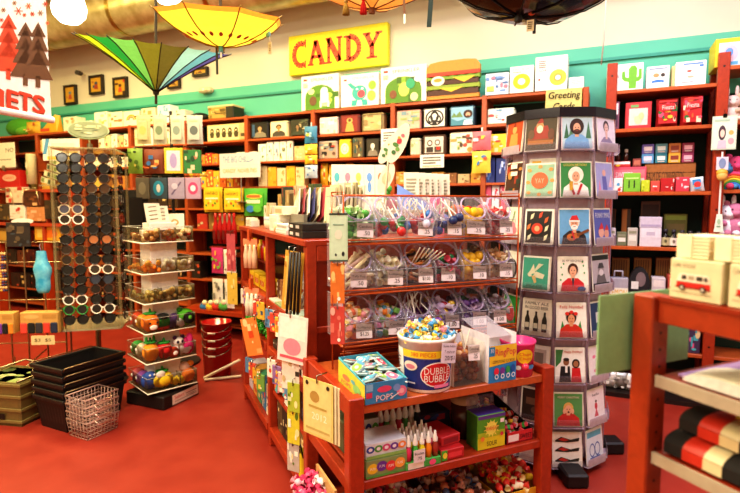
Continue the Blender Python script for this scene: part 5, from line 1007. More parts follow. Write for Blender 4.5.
# tub of bubble gum
TBX, TBV = .345, .102
t = onisl('gum_tub', 'white and blue round bubble gum tub heaped with wrapped gum', 'tub', TBX, TBV, TZ + .001)
vd = (EYEP - isl(TBX, TBV)); va = math.degrees(math.atan2(vd.y, vd.x) - IROT)
m = MB(); m.lathe([(0, 0), (.112, 0), (.116, .006), (.130, .205), (.134, .205), (.134, .220), (.126, .220), (.112, .01), (0, .01)], 'ece8e4/g', 40)
curved(m, (0, 0), .1165, va + 6, .012, .178, 118, [('r', .0, .02, 1.0, .78, '22327e'), ('r', .0, .80, 1.0, .98, 'e8cc28'), ('t', '380 PIECES', .18, .84, .62, .94, 'd03828'),
    ('o', .66, .40, .30, .30, 'f0ece8'), ('o', .66, .40, .285, .275, 'c8202c'), ('t', 'DUBBLE', .43, .42, .9, .60, 'f4f0ec', .03, ''), ('t', 'BUBBLE', .43, .22, .9, .40, 'f4f0ec', .03, ''), ('r', .66, .06, .94, .14, 'e88ab8'), ('o', .16, .60, .12, .13, 'e0d4c8'), ('r', .08, .46, .26, .54, 'c88898'), ('o', .16, .26, .07, .12, 'e8c030')][:0] or
    [('r', .0, .02, 1.0, .78, '22327e'), ('r', .0, .80, 1.0, .98, 'e8cc28'), ('t', '380 PIECES', .18, .84, .62, .94, 'd03828'), ('o', .66, .40, .31, .31, 'f0ece8'), ('o', .66, .40, .29, .28, 'c8202c'), ('t', 'DUBBLE', .42, .41, .9, .58, 'f4f0ec'), ('t', 'BUBBLE', .42, .22, .9, .39, 'f4f0ec'), ('r', .6, .07, .92, .15, 'e88ab8'), ('o', .17, .60, .13, .12, 'e0d4c8'), ('o', .17, .58, .09, .06, 'd07888'), ('r', .1, .16, .26, .20, 'd8d8e8')], slope=.072)
curved(m, (0, 0), .1165, va - 72, .02, .175, 34, [('r', 0, 0, 1, 1, 'f0ece8')] + [('r', .1, .1 + .09 * q, .5 + .4 * ((q * 7 % 5) / 5), .14 + .09 * q, '7a7480') for q in range(9)], slope=.072)
obj('tub', m, t)
m = MB(); m.box(-.037, -.001, -.04, .037, .001, .04, 'dcd2e4'); m.art((-.037, -.0012, -.04), (.074, 0, 0), (0, 0, .08), [('t', 'Dubble Bubble', .08, .80, .92, .9, '3a3048'), ('t', '7 cents or', .2, .5, .9, .66, '3a3048'), ('t', '20/$1', .24, .12, .9, .38, '2a2030')])
o = obj('price_card', m, t); a = math.radians(va + 44); o.location = (.143 * math.cos(a), .143 * math.sin(a), .165); o.rotation_euler = (0, R(5), a + math.pi / 2 - .25)
t.scale = (.87, .87, .97)
r = random.Random(5); M = IM @ Matrix.Translation((TBX, TBV, TZ)) @ Matrix.Diagonal((.87, .87, .97, 1))
gp = [piece('wrap', c, c2) for c, c2 in (('e8c83c', 'e8d878'), ('3a88c0', '68a8d8'), ('e88a9a', 'f0b0b8'), ('e8b04a', 'e8d070'), ('4a98c8', 'a0c8e0'), ('f0e0c8', 'e8c0a0'))]
for k in range(95):
    rr = math.sqrt(r.random()) * .108; a = r.uniform(0, 6.28); z = .205 + .062 * (1 - (rr / .115) ** 2) + r.uniform(-.012, .004)
    o = bpy.data.objects.new('wrapped_gum', gp[k % 6]); COL.objects.link(o); tag(o, 'small twist wrapped gum heaped above the rim of the bubble gum tub', 'candy', 'gum in the tub')
    o.matrix_world = M @ Matrix.Translation((rr * math.cos(a), rr * math.sin(a), z)) @ Matrix.LocRotScale(None, __import__('mathutils').Euler((r.uniform(-.6, .6), r.uniform(-.6, .6), r.uniform(0, 6))), (1.1,) * 3)
m = MB(); m.lathe([(0, .18), (.118, .18), (.116, .2), (.08, .23), (0, .255)], 'd8b060', 20); o = obj('gum_heap', m, t); o['kind'] = 'stuff'
# blue and yellow pops box: open tray with sloped sides
t = onisl('pops_box', 'blue and yellow open box of wrapped pops at the table corner', 'box', .122, .008, TZ + .001, R(2))
bw, bd, hf, hb = .176, .25, .078, .112; X0, X1 = -bw / 2, bw / 2
m = MB(); th = .003
m.box(X0, 0, 0, X1, th, hf, '3a86b8'); m.box(X0, bd - th, 0, X1, bd, hb, '48a0b8'); m.box(X0, 0, 0, X1, bd, th, 'c8b890')
for x in (X0, X1 - th): m.add([(x, 0, 0), (x + th, 0, 0), (x, bd, 0), (x + th, bd, 0), (x, 0, hf), (x + th, 0, hf), (x, bd, hb), (x + th, bd, hb)], [(0, 4, 6, 2), (1, 3, 7, 5), (4, 5, 7, 6), (0, 1, 5, 4), (2, 6, 7, 3)], '58b8c8')
m.art((X0, -.0006, 0), (bw, 0, 0), (0, 0, hf), [('r', 0, 0, 1, 1, '3a86b8'), ('r', .02, .62, .18, .96, '88b8d8'), ('r', .02, .3, .16, .56, 'c8385a'), ('o', .45, .64, .17, .16, 'd84870'), ('t', 'POPS', .26, .08, .66, .36, 'c83858'), ('t', 'POPS', .25, .10, .65, .38, 'e8e4e8'), ('o', .86, .42, .12, .26, 'e07898'), ('o', .74, .62, .09, .18, '7898d0'), ('o', .86, .42, .06, .13, 'f0b0b8'), ('l', (.6, .15), (.8, .36), .004, 'e8e8e8')])
m.add([(X0 - .001, bd, .002), (X0 - .001, 0, .002), (X0 - .001, 0, hf * .93), (X0 - .001, bd, hb * .93)], [(0, 1, 2, 3)], 'e0d048')
m.art((X0 - .0015, bd * .95, .012), (0, -bd * .9, 0), (0, 0, hf * .75), [('o', .3, .66, .16, .2, 'e0805a'), ('t', 'POPS', .1, .16, .5, .4, 'd85a68'), ('o', .75, .4, .16, .3, '8cc878'), ('o', .6, .72, .09, .14, '60b0b8')])
obj('tray', m, t)
r = random.Random(11); M = Matrix.Translation(t.location) @ Matrix.Rotation(IROT + R(2), 4, 'Z')
def wrapped_pop(c):
    k = ('pop', c)
    if k in PC: return PC[k]
    m = MB(); m.box(-.034, -.022, -.006, .034, .022, .006, 'a8c0c0', .006); m.art((-.034, -.02, .0065), (.068, 0, 0), (0, .04, 0), [('r', .02, .05, .98, .95, 'c0c8c0'), ('o', .42, .5, .38, .44, c), ('r', .75, .1, .98, .9, '5a98b8'), ('o', .4, .5, .14, .18, 'f0d8d0')]); m.cyl((.03, 0, 0), (.06, 0, .003), .0022, .0024, 'f0ece4', 5)
    PC[k] = m.mesh('wrapped_pop'); return PC[k]
for k in range(24):
    i, j, l = k % 3, (k // 3) % 4, k // 12
    o = bpy.data.objects.new('wrapped_pop', wrapped_pop(['d84868', 'e07040', '58a8c0', '88b848', 'e06888'][k % 5])); COL.objects.link(o); tag(o, 'flat wrapped pop lying in the blue and yellow pops box', 'candy', 'wrapped pops in box')
    o.matrix_world = M @ Matrix.Translation((-.05 + i * .05, .04 + j * .055, .048 + l * .024 + j * .009 + r.uniform(0, .01))) @ Matrix.LocRotScale(None, __import__('mathutils').Euler((r.uniform(-.3, .5), r.uniform(-.4, .4), r.uniform(-2, 2))), None)
# clear box of caramel coloured pops
t = onisl('candy_jar', 'clear box of round brown caramel pops beside the gum tub', 'candy bin', .505, .03, TZ + .001)
m = MB(); w_, d_, h_ = .145, .16, .17
for q in ((-w_ / 2, 0, w_ / 2, 0), (-w_ / 2, d_, w_ / 2, d_), (-w_ / 2, 0, -w_ / 2, d_), (w_ / 2, 0, w_ / 2, d_)): m.add([(q[0], q[1], 0), (q[2], q[3], 0), (q[2], q[3], h_), (q[0], q[1], h_)], [(0, 1, 2, 3)], 'f0e8e4/c')
m.add([(-w_ / 2, 0, .002), (w_ / 2, 0, .002), (w_ / 2, d_, .002), (-w_ / 2, d_, .002)], [(0, 1, 2, 3)], 'e8d8d0/cc'); obj('clear_box', m, t)
price_label(t, 'Caramel', '.25', x=.02, w=.055, h=.062, z=.10)
r = random.Random(12); M = IM @ Matrix.Translation((.505, .03, TZ))
heap('caramel_pop', 'candy', 'round brown caramel pop inside the clear box beside the gum tub', 'caramel pops', [piece('ball', c) for c in ('9a5a28', 'b87038', '7a4020', 'c88848', '8a3a20', 'd8a878')], M, (-.066, .066, .008, .15, .022), 64, r, None, 4, .027)
for k in range(6):
    m = MB(); m.cyl((0, 0, 0), (r.uniform(-.03, .03), r.uniform(-.02, .02), .08), .0028, .0028, 'f0e8d8', 6); o = one('pop_stick', m, 'white paper stick poking up from the caramel pops box', 'stick', group='sticks in caramel box'); o.matrix_world = M @ Matrix.Translation((-.05 + k * .02, .05 + (k % 3) * .03, .125))
# ring candy display: clear tub, printed front card
t = onisl('ring_candy_display', 'clear tub with yellow and blue printed candy ring card in front', 'display', .655, .012, TZ + .001)
w_, d_, h_ = .138, .2, .2; m = MB()
for q in ((-w_ / 2, d_, w_ / 2, d_), (-w_ / 2, 0, -w_ / 2, d_), (w_ / 2, 0, w_ / 2, d_)): m.add([(q[0], q[1], 0), (q[2], q[3], 0), (q[2], q[3], h_), (q[0], q[1], h_)], [(0, 1, 2, 3)], 'e8e4ec/c')
m.add([(-w_ / 2, 0, .002), (w_ / 2, 0, .002), (w_ / 2, d_, .002), (-w_ / 2, d_, .002)], [(0, 1, 2, 3)], 'e8d8d0/cc'); m.add([(-w_ / 2, .03, h_ * .9), (w_ / 2, .03, h_ * .9), (w_ / 2, d_, h_ + .03), (-w_ / 2, d_, h_ + .03)], [(0, 1, 2, 3)], 'd8d0dc/cc'); obj('clear_tub', m, t)
m = MB(); ch = .155; m.box(-w_ / 2, -.003, 0, w_ / 2, 0, ch, '2a86c8'); m.art((-w_ / 2, -.0036, 0), (w_, 0, 0), (0, 0, ch), [('p', [(0, .44), (1, .52), (1, 1), (0, 1)], 'e8c030'), ('r', .0, .72, .2, .97, '2a80b8'), ('t', '30', .04, .82, .16, .92, 'f0f0f0'), ('t', 'RingPop', .22, .66, .96, .9, 'd02848'), ('t', 'GEMSTONE SUCKERS', .12, .52, .94, .6, '6a4a28'), ('o', .26, .3, .09, .1, 'd82848'), ('o', .48, .3, .09, .1, '7a3a98'), ('o', .68, .32, .08, .1, '2a9a58'), ('o', .87, .34, .08, .1, '1c58a8')] + [('n', x, .16, .07, .07, .6, 'd8e0e8') for x in (.26, .48, .68, .87)]); obj('front_card', m, t)
r = random.Random(13); heap('candy_ring', 'candy', 'candy piece inside the clear tub behind the printed card', 'candy behind ring card', [piece('wrap', c, c2) for c, c2 in (('e0a868', 'e8d8b8'), ('c83858', 'e8b8c8'), ('8a5a38', 'd8b888'))], IM @ Matrix.Translation((.642, .03, TZ)), (-.06, .06, .02, .18, .02), 20, r, None, 3, .03)
m = MB(); m.T = Matrix.Rotation(R(-12), 4, 'X'); m.box(-.05, 0, 0, .05, .003, .15, 'd8d0dc'); o = one('sheet_card', m, 'blank pale lilac card leaning behind the ring candy tub', 'card', isl(.575, .245, TZ + .001), IROT)
# pink and black lollipop tin
t = onisl('lollipop_tin', 'round pink and black tin with yellow flower logo, table right corner', 'tin', .785, .075, TZ + .001)
vd = EYEP - isl(.785, .075); va = math.degrees(math.atan2(vd.y, vd.x) - IROT)
m = MB(); m.lathe([(0, 0), (.066, 0), (.074, .135), (.077, .138), (.077, .148), (.070, .148), (.064, .01), (0, .01)], 'd83a78/g', 30)
curved(m, (0, 0), .0665, va + 4, .03, .128, 150, [('r', 0, 0, 1, 1, '18141a'), ('o', .26, .62, .12, .2, 'e85888'), ('o', .26, .62, .06, .1, 'f0e8e8'), ('o', .66, .62, .2, .32, 'e8c020'), ('t', 'Chupa', .52, .62, .8, .8, 'd0282c'), ('t', 'Chups', .52, .44, .8, .6, 'd0282c'), ('o', .36, .2, .1, .12, 'e88828'), ('o', .14, .24, .08, .12, '48a050'), ('o', .82, .14, .1, .1, '4a90c8'), ('o', .5, .14, .06, .1, 'd8d8d8')], slope=.06); obj('tin_body', m, t)
r = random.Random(14); heap('lollipop', 'candy', 'lollipop standing in the pink and black tin', 'lollipops in tin', [piece('lolly', c) for c in ('d83a58', 'e8a030', 'e8e0d8')], IM @ Matrix.Translation((.785, .075, TZ)), (-.04, .04, -.04, .04, .118), 9, r, down_tilt, 1)

# middle shelf of the end table
z2 = .473
def tb(name, label, u, v, w, d, h, body, art, z=z2, rz=0, **k): return one(name, carton(w, h, d, body, art, **k), label, 'box', isl(u, v, z), IROT + rz)
DISC = lambda s: [('r', 0, 0, 1, 1, 'd8d8dc')] + [q for i in range(5) for q in (('o', .11 + .195 * i, .62, .1, .24, ['3a4a9a', '58a048', 'c84878', '6a3a98', 'e88838'][(i + s) % 5]), ('o', .11 + .195 * i, .62, .05, .12, 'e8e0e8'))] + [('r', 0, 0, 1, .22, '8ab860')]
DISC2 = [('r', 0, 0, 1, 1, '8a9a60')] + [q for i in range(4) for q in (('o', .16 + .22 * i, .5 + .08 * (i % 2), .13, .3, ['e8c030', '6a3a98', 'd84040', 'e8a048'][i]), ('t', 'FUN', .1 + .22 * i, .42 + .08 * (i % 2), .22 + .22 * i, .58 + .08 * (i % 2), 'f4f0e8'))] + [('r', 0, 0, 1, .12, '58a048')]
tb('candy_box', 'green and multicolour candy box, lower of two at left of middle shelf', .13, .02, .175, .13, .07, '7a9a58', DISC2)
tb('candy_box', 'silver box printed with coloured discs, stacked upper at left of middle shelf', .13, .025, .172, .13, .06, 'c8c8d0', DISC(0), z=z2 + .071)
tb('candy_box', 'shadowed box with coloured discs at the back left of the middle shelf', .12, .24, .16, .13, .13, '6a7a60', DISC(2))
t = onisl('bottle_tray', 'shallow green tray of small candy bottles on the middle shelf', 'tray', .287, .012, z2); m = MB(); m.box(-.078, 0, 0, .078, .16, .03, '48a848', .002); m.art((-.078, -.0006, 0), (.156, 0, 0), (0, 0, .03), [('r', .05, .1, .5, .95, 'e8e0d8'), ('o', .75, .5, .1, .4, 'e85888')]); obj('tray', m, t)
CBT = [('d83a68', 'pink'), ('48b048', 'green'), ('e8d028', 'yellow'), ('e88828', 'orange'), ('a03a30', 'brick red')]
PB = {}
def candy_bottle(c):
    if c in PB: return PB[c]
    m = MB(); m.lathe([(0, 0), (.013, 0), (.0135, .04), (.009, .052), (.0085, .06), (0, .06)], c + '/g', 10); m.lathe([(.010, .058), (.011, .07), (.006, .085), (.004, .1), (0, .102)], 'f0e8e0', 10); PB[c] = m.mesh('candy_bottle'); return PB[c]
for i in range(5):
    for j in range(4):
        c, nm = CBT[(i + j) % 5]
        o = bpy.data.objects.new('candy_bottle', candy_bottle(c)); COL.objects.link(o); tag(o, f'small {nm} candy bottle with white cap in the shelf tray', 'bottle', f'{nm} candy bottles'); o.location = isl(.227 + i * .03, .03 + j * .036, z2 + .031); o.rotation_euler = (0, 0, IROT)
m = MB(); m.box(-.025, -.001, 0, .025, 0, .05, 'e0d4d8'); m.art((-.025, -.0016, 0), (.05, 0, 0), (0, 0, .05), [('t', 'Bottles', .1, .6, .9, .8, '4a3c44'), ('t', '.75', .3, .2, .7, .45, '2a2026')]); one('price_card', m, 'white price card in front of the candy bottle tray', 'card', isl(.262, .004, z2 + .03), IROT)
for i in range(7):
    c, nm = [('d84868', 'rose'), ('58a858', 'leaf green'), ('e8d8c8', 'white')][i % 3]
    o = bpy.data.objects.new('candy_bottle', candy_bottle(c)); COL.objects.link(o); tag(o, f'taller {nm} candy bottle in shade behind the bottle tray', 'bottle', f'rear {nm} bottles'); o.location = isl(.22 + i * .03, .27, z2); o.scale = (1.3, 1.3, 1.6); o.rotation_euler = (0, 0, IROT)
tb('candy_box', 'flat red and green candy box lying on the middle shelf', .425, .02, .11, .16, .045, 'b82428', [('r', 0, 0, .25, 1, '48a838'), ('r', .3, .2, .9, .7, 'd84048'), ('o', .15, .5, .1, .3, 'e8d048')], side=[('r', 0, 0, 1, 1, '489a38')])
tb('candy_box', 'second flat red candy box resting on the red and green one', .435, .05, .10, .15, .04, 'c02c30', [('r', .1, .2, .9, .8, '8a1c28')], z=z2 + .046, rz=R(8))
tb('candy_box', 'dark blue tilted candy box behind the flat red boxes', .46, .22, .16, .12, .11, '1c2440', A_busy(['2a3a78', '8a2030', '3a6a48'], 8, 3))
t = onisl('sour_candy_box', 'green and yellow sour candy box with burst logo on middle shelf', 'box', .625, .035, z2)
m = carton(.142, .148, .08, '58982c', [('r', 0, 0, 1, .34, 'd8c828'), ('r', 0, .34, 1, .5, 'a8b82a'), ('r', 0, .9, 1, 1, '5a3a88'), ('o', .48, .6, .2, .2, 'e8dc60')] + [('p', [(.48 + .2 * math.cos(a), .6 + .18 * math.sin(a)), (.48 + .3 * math.cos(a + .15), .6 + .27 * math.sin(a + .15)), (.48 + .2 * math.cos(a + .3), .6 + .18 * math.sin(a + .3))], 'e8dc60') for a in [q * .52 for q in range(12)]] + [('t', 'WARHEADS', .26, .56, .72, .68, 'c83028'), ('t', 'SOUR', .30, .10, .68, .24, '1c2414'), ('r', .78, .74, .92, .86, 'e8d8e0'), ('o', .14, .34, .07, .07, 'e08838'), ('o', .84, .4, .06, .06, 'c83048')], top=[('r', 0, 0, 1, 1, '4a3a98')], side=[('r', 0, 0, 1, 1, '3a6a24')]); obj('carton', m, t)
m = MB(); m.add([(-.071, .08, .148), (.071, .08, .148), (.071, .085, .20), (-.071, .085, .20)], [(0, 1, 2, 3)], 'b8a8b8/cc'); obj('clear_lid', m, t)
t = onisl('candy_tray', 'red open tray of small wrapped candies at right end of middle shelf', 'tray', .772, .03, z2)
m = MB(); w_, d_ = .14, .3; m.box(-w_ / 2, 0, 0, w_ / 2, d_, .006, '8a1c20'); m.box(-w_ / 2, 0, 0, w_ / 2, .004, .05, 'c02830'); m.box(-w_ / 2, d_ - .004, 0, w_ / 2, d_, .12, '1c1418')
for x in (-w_ / 2, w_ / 2 - .004): m.add([(x, 0, 0), (x + .004, 0, 0), (x, d_, 0), (x + .004, d_, 0), (x, 0, .05), (x + .004, 0, .05), (x, d_, .12), (x + .004, d_, .12)], [(0, 4, 6, 2), (1, 3, 7, 5), (4, 5, 7, 6), (0, 1, 5, 4), (2, 6, 7, 3)], '2a1818')
m.art((-w_ / 2, -.0006, 0), (w_, 0, 0), (0, 0, .05), [('r', .05, .2, .45, .8, 'e8d8d8'), ('t', 'SWEET', .5, .3, .95, .7, '2a1018')]); obj('tray', m, t)
r = random.Random(15); heap('wrapped_candy', 'candy', 'red and yellow wrapped candy in the red tray on middle shelf', 'candy in red tray', [piece('chew', c, c2) for c, c2 in (('c83038', 'e8d0d0'), ('e8c030', 'c83038'), ('d84858', '48a048'), ('e8d8d0', 'c83038'))], IM @ Matrix.Translation((.772, .03, z2)), (-.06, .06, .02, .27, .03), 34, r, None, 2, .022)
m = MB(); m.sph((0, 0, .05), (.045, .045, .05), 'e03aa0/f', 14, 9); [m.cyl((.04 * math.cos(a), .04 * math.sin(a), .05), (.065 * math.cos(a + .2), .065 * math.sin(a + .2), .06), .008, .002, 'e858b0/f', 5) for a in [q * .6 for q in range(11)]]; one('plush_ball', m, 'bright magenta spiky ball behind the red candy boxes', 'toy', isl(.46, .40, z2), IROT)
t = onisl('cocoa_tin', 'dark brown clear topped jar behind the sour candy box', 'jar', .60, .2, z2); m = MB(); m.lathe([(0, 0), (.06, 0), (.06, .15), (0, .15)], '4a2c24/g', 20); obj('jar', m, t); m = MB(); m.lathe([(.061, .15), (.062, .175), (0, .176)], 'b89a78', 20); obj('lid', m, t)
tb('picture_box', 'tan framed box standing at back right of middle shelf', .78, .40, .13, .03, .2, 'b87848', [('r', .1, .08, .9, .92, '7a2a3a'), ('o', .5, .5, .2, .2, 'c85868')])
# bottom shelf boxes of loose candy
z3 = .141
for u, lb, bc, pal, gn in ((.79, 'yellow carton heaped with red and yellow wrapped candy, bottom shelf', 'e0b028', (('e8c030', 'd83828'), ('d83830', 'f0d8a0'), ('f0e0c0', 'd84838')), 'candy in yellow carton'), (.50, 'brown carton heaped with dark wrapped candy, bottom shelf', '7a4a28', (('8a4a38', 'c8a090'), ('c87858', '503028'), ('5a6a98', 'd8c8c8'), ('b83838', 'e0b0a0')), 'candy in brown carton'), (.20, 'teal carton of mixed wrapped candy at left of bottom shelf', '3a6a78', (('d84868', 'e8c8c8'), ('6a8ab8', 'd0d8e0'), ('b06838', 'e0c0a0')), 'candy in teal carton')):
    t = onisl('candy_carton', lb, 'carton', u, .03, z3); m = MB(); w_, d_, h_ = .24 if u > .7 else .27, .30, .11
    for q in ((-w_ / 2, 0, w_ / 2, .004), (-w_ / 2, d_ - .004, w_ / 2, d_), (-w_ / 2, .004, -w_ / 2 + .004, d_ - .004), (w_ / 2 - .004, .004, w_ / 2, d_ - .004)): m.box(q[0], q[1], 0, q[2], q[3], h_, bc)
    m.box(-w_ / 2, 0, 0, w_ / 2, d_, .004, bc); obj('open_carton', m, t)
    m = MB(); m.lathe([(0, .02), (.1, .02), (.1, .09), (.05, .13), (0, .15)], '8a5a40', 16, (0, d_ / 2, 0)); o = obj('candy_fill', m, t); o['kind'] = 'stuff'
    r = random.Random(int(u * 100)); M = IM @ Matrix.Translation((u, .03, z3)); pcs = [piece('wrap', *p) for p in pal]
    for k in range(50):
        x = r.uniform(-w_ / 2 + .02, w_ / 2 - .02); y = r.uniform(.02, d_ - .03); q = max(abs(x) / (w_ / 2), abs(y - d_ / 2) / (d_ / 2))
        o = bpy.data.objects.new('carton_candy', pcs[k % len(pcs)]); COL.objects.link(o); tag(o, 'wrapped candy heaped in the ' + lb.split(' heaped')[0].split(' of mixed')[0] + ' on bottom shelf', 'candy', gn)  # plain wrapped candies, same kind of piece as in the bins
        o.matrix_world = M @ Matrix.Translation((x, y, .10 + .075 * (1 - q) + r.uniform(0, .012))) @ Matrix.LocRotScale(None, __import__('mathutils').Euler((r.uniform(-.7, .7), r.uniform(-.7, .7), r.uniform(0, 6))), (1.45,) * 3)
# ------------------------------------------------------------------ near right shelving with car sock boxes
UF, VF = .245, -.97
t = thing('sock_shelving', 'near red wooden shelving at lower right with pale metal edged shelves', 'shelving', IO, IROT)
for v in (VF, VF - .93):
    for u in (UF, UF + .38):
        m = MB(); m.box(u, v, 0, u + .05, v + .047, 1.312, '963818/w', .003)
        if v == VF:
            for z in [1.27 - .035 * q for q in range(34)]: m.cyl((u + .026, v - .0006, z), (u + .026, v + .001, z), .0032, .0032, '2a0e06', 8)
        obj('post', m, t)
for u in (UF + .015, UF + .395):
    m = MB(); m.box(u, VF - .885, 1.258, u + .022, VF, 1.309, '963818/w', .002); obj('top_rail', m, t)
for z in (1.15, .987, .80, .55, .25):
    m = MB(); m.box(UF + .02, VF - .88, z - .02, UF + .41, VF - .002, z - .002, '8a2c12/w'); obj('shelf', m, t)
    m = MB(); m.box(UF + .012, VF - .88, z - .024, UF + .018, VF - .002, z, 'a89e86'); obj('metal_edge', m, t)
m = MB(); m.box(UF + .012, VF - .885, 1.303, UF + .415, VF - .0, 1.312, '8a2c12/w'); obj('top_board', m, t)
m = MB(); m.box(.158, VF + .055, 1.145, .44, VF + .058, 1.311, '8fc089'); one('green_sheet', m, 'pale green card sheet fixed to the far end of the near shelving', 'card', IO, IROT)
VAN = [('r', 0, 0, 1, 1, 'd8cfa4'), ('t', 'CAR SOCKS', .06, .80, .50, .90, '5a4a3a'), ('p', [(.14, .30), (.80, .30), (.80, .46), (.14, .46)], 'c8281c'), ('p', [(.14, .44), (.80, .44), (.78, .62), (.74, .66), (.24, .66), (.18, .62)], 'e8e0c8'), ('p', [(.24, .50), (.34, .50), (.34, .61), (.25, .61)], '3a342c'), ('p', [(.38, .50), (.50, .50), (.50, .61), (.38, .61)], 'a89a80'), ('p', [(.54, .50), (.66, .50), (.66, .61), (.54, .61)], '3a342c'), ('p', [(.69, .50), (.76, .50), (.75, .61), (.69, .61)], '5a5248'), ('r', .13, .28, .82, .32, '8a1c14'), ('o', .27, .29, .06, .08, '241c18'), ('o', .27, .29, .03, .04, 'c8c0b0'), ('o', .68, .29, .06, .08, '241c18'), ('o', .68, .29, .03, .04, 'c8c0b0'), ('r', .08, .16, .86, .175, '3a2a20')]
SIDE_R = IROT - math.pi / 2
for v, lb in ((-.983, 'cream car sock box with red van print, nearer the post'), (-1.097, 'cream car sock box with red van print, cut by the right edge')):
    o = one('sock_box', carton(.103, .078, .11, 'd8cfa4', VAN, .002), lb, 'box', isl(UF + .028, v - .0515, 1.313), SIDE_R)
# stacks of cream cartons on the boxes
for k, (v, lb) in enumerate(((-.992, 'stack of cream paper sleeves on the sock box nearer the post'), (-1.066, 'second stack of cream paper sleeves spanning both sock boxes'))):
    t = thing('paper_sleeve_stack', lb, 'stack', isl(UF + .035, v - .031, 1.393), SIDE_R)
    for q in range(7):
        m = MB(); m.box(-.030 - .0006 * q, .0, q * .0065, .030 + .0006 * (q % 3), .08, q * .0065 + .0052, 'eae0b4', .001); obj('sleeve', m, t)
    m = MB(); m.box(-.033, -.002, 0, -.002, .002, .046, 'f0e6bc', .001); obj('paper_band', m, t)
m = MB(); m.box(-.005, 0, 0, .006, .05, .032, 'd89068', .002); one('orange_tag', m, 'small peach tag between the two paper sleeve stacks', 'tag', isl(UF + .05, -1.0585, 1.393), SIDE_R)
# folded white cloth on the first shelf
t = thing('folded_cloth', 'folded cream cloth with lilac fold on the upper near shelf', 'cloth', isl(UF + .03, VF - .03, 1.152), SIDE_R)
m = MB(); vs = []; fs = []; nx, ny = 13, 8; rr = random.Random(3)
for i in range(nx):
    for j in range(ny):
        x = .02 + i * .033; y = j * .04; z = .006 + .030 * min(1, i / 5) + .006 * math.sin(i * 1.3 + j * .9); vs.append((x, y, z))
for i in range(nx - 1):
    for j in range(ny - 1): fs.append((i * ny + j, (i + 1) * ny + j, (i + 1) * ny + j + 1, i * ny + j + 1))
m.add(vs, fs, 'e0d8b8/f', True); m.add([(v[0], v[1] - .003 if v[1] == 0 else v[1], 0) for v in vs if v[1] == 0] + [v for v in vs if v[1] == 0], [(i, i + 1, nx + i + 1, nx + i) for i in range(nx - 1)], 'cfc6b8/f', True); obj('cloth_top', m, t)
m = MB(); m.box(.0, .01, 0, .42, .27, .006, 'a888b0/f', .002); obj('lilac_lining', m, t)
# sock bundles
def sock_pack(lb, v, u, z, band, band2, body, L_=.16, rz=0):
    t = thing('sock_pack', lb, 'socks', isl(u, v, z), SIDE_R + rz)
    def roll(x0, x1, key, g): 
        m = MB(); P = [(-.0 + .10 * (.5 - .5 * math.cos(R(a))) * 1, .022 + (.020 + g) * math.sin(R(a)) ) for a in range(0, 181, 20)]
        pts = [(y, zz) for y, zz in P]; n = len(pts); lo = [(y, .003 - g) for y, zz in P]
        vs = [(x0, y - .0, zz) for y, zz in pts] + [(x1, y, zz) for y, zz in pts]; m.add(vs, [(i, i + 1, n + i + 1, n + i) for i in range(n - 1)], key, True)
        m.add([(x0, -g, .002), (x1, -g, .002), (x1, -g, .024), (x0, -g, .024)], [(0, 1, 2, 3)], key); m.add([(x0, y, zz) for y, zz in pts] + [(x0, .1, 0), (x0, 0, 0)], [tuple(range(n + 2))], key); m.add([(x1, y, zz) for y, zz in pts] + [(x1, .1, 0), (x1, 0, 0)], [tuple(range(n + 2))[::-1]], key)
        return m
    obj('folded_sock', roll(0, L_, body + '/f', 0), t); obj('red_band', roll(.040, .082, band, .0015), t); obj('cream_band', roll(.082, .118, band2, .0015), t); return t
sock_pack('dark sock pack with red and cream band, lower of the two nearest', -.985, UF + .03, .989, 'c0301c', 'd8c89a', '1c1814')
sock_pack('dark sock pack with red and cream band, resting on top of another', -.995, UF + .06, .989 + .046, 'c4341e', 'd0c090', '241e18', .165)
sock_pack('charcoal sock pack with orange red band farther along the shelf', -1.17, UF + .03, .989, 'c83c20', 'd8cca0', '181614', .14)
m = MB(); m.sph((0, .05, .03), (.055, .05, .03), '1e2018/f', 14, 8); m.sph((.05, .06, .024), (.05, .05, .022), '23251c/f', 12, 8); one('rolled_socks', m, 'plain dark olive rolled socks at the post end of lower shelf', 'socks', isl(UF + .12, -1.0, .989), SIDE_R)
m = MB(); [m.sph((.014 * math.cos(q * 1.05), .01 * math.sin(q * 1.7), .012 + .012 * (q % 3)), .013, 'e8c848/f', 8, 6) for q in range(7)]; one('pompom', m, 'pale yellow pompom between the sock packs', 'pompom', isl(UF + .13, -1.085, 1.04), SIDE_R)
# ------------------------------------------------------------------ goods in and on the island
def ibox(v0, v1, z, h, d, body, art, name, label, cat='box', u=.02, group=None, bag=False, lean=0):
    w = abs(v1 - v0); m = pouch(w, h, d, body, art) if bag else carton(w, h, d, body, art, .002)
    o = one(name, m, label, cat, isl(u, (v0 + v1) / 2, z), SIDE_R, group)
    if lean: o.rotation_euler = (R(lean), 0, SIDE_R)
    return o
S1, S2, S3 = .924, .634, .124
top_i = ISZ + .001
def bz(pal, n, s, bg=None): return A_busy(pal, n, s, bg)
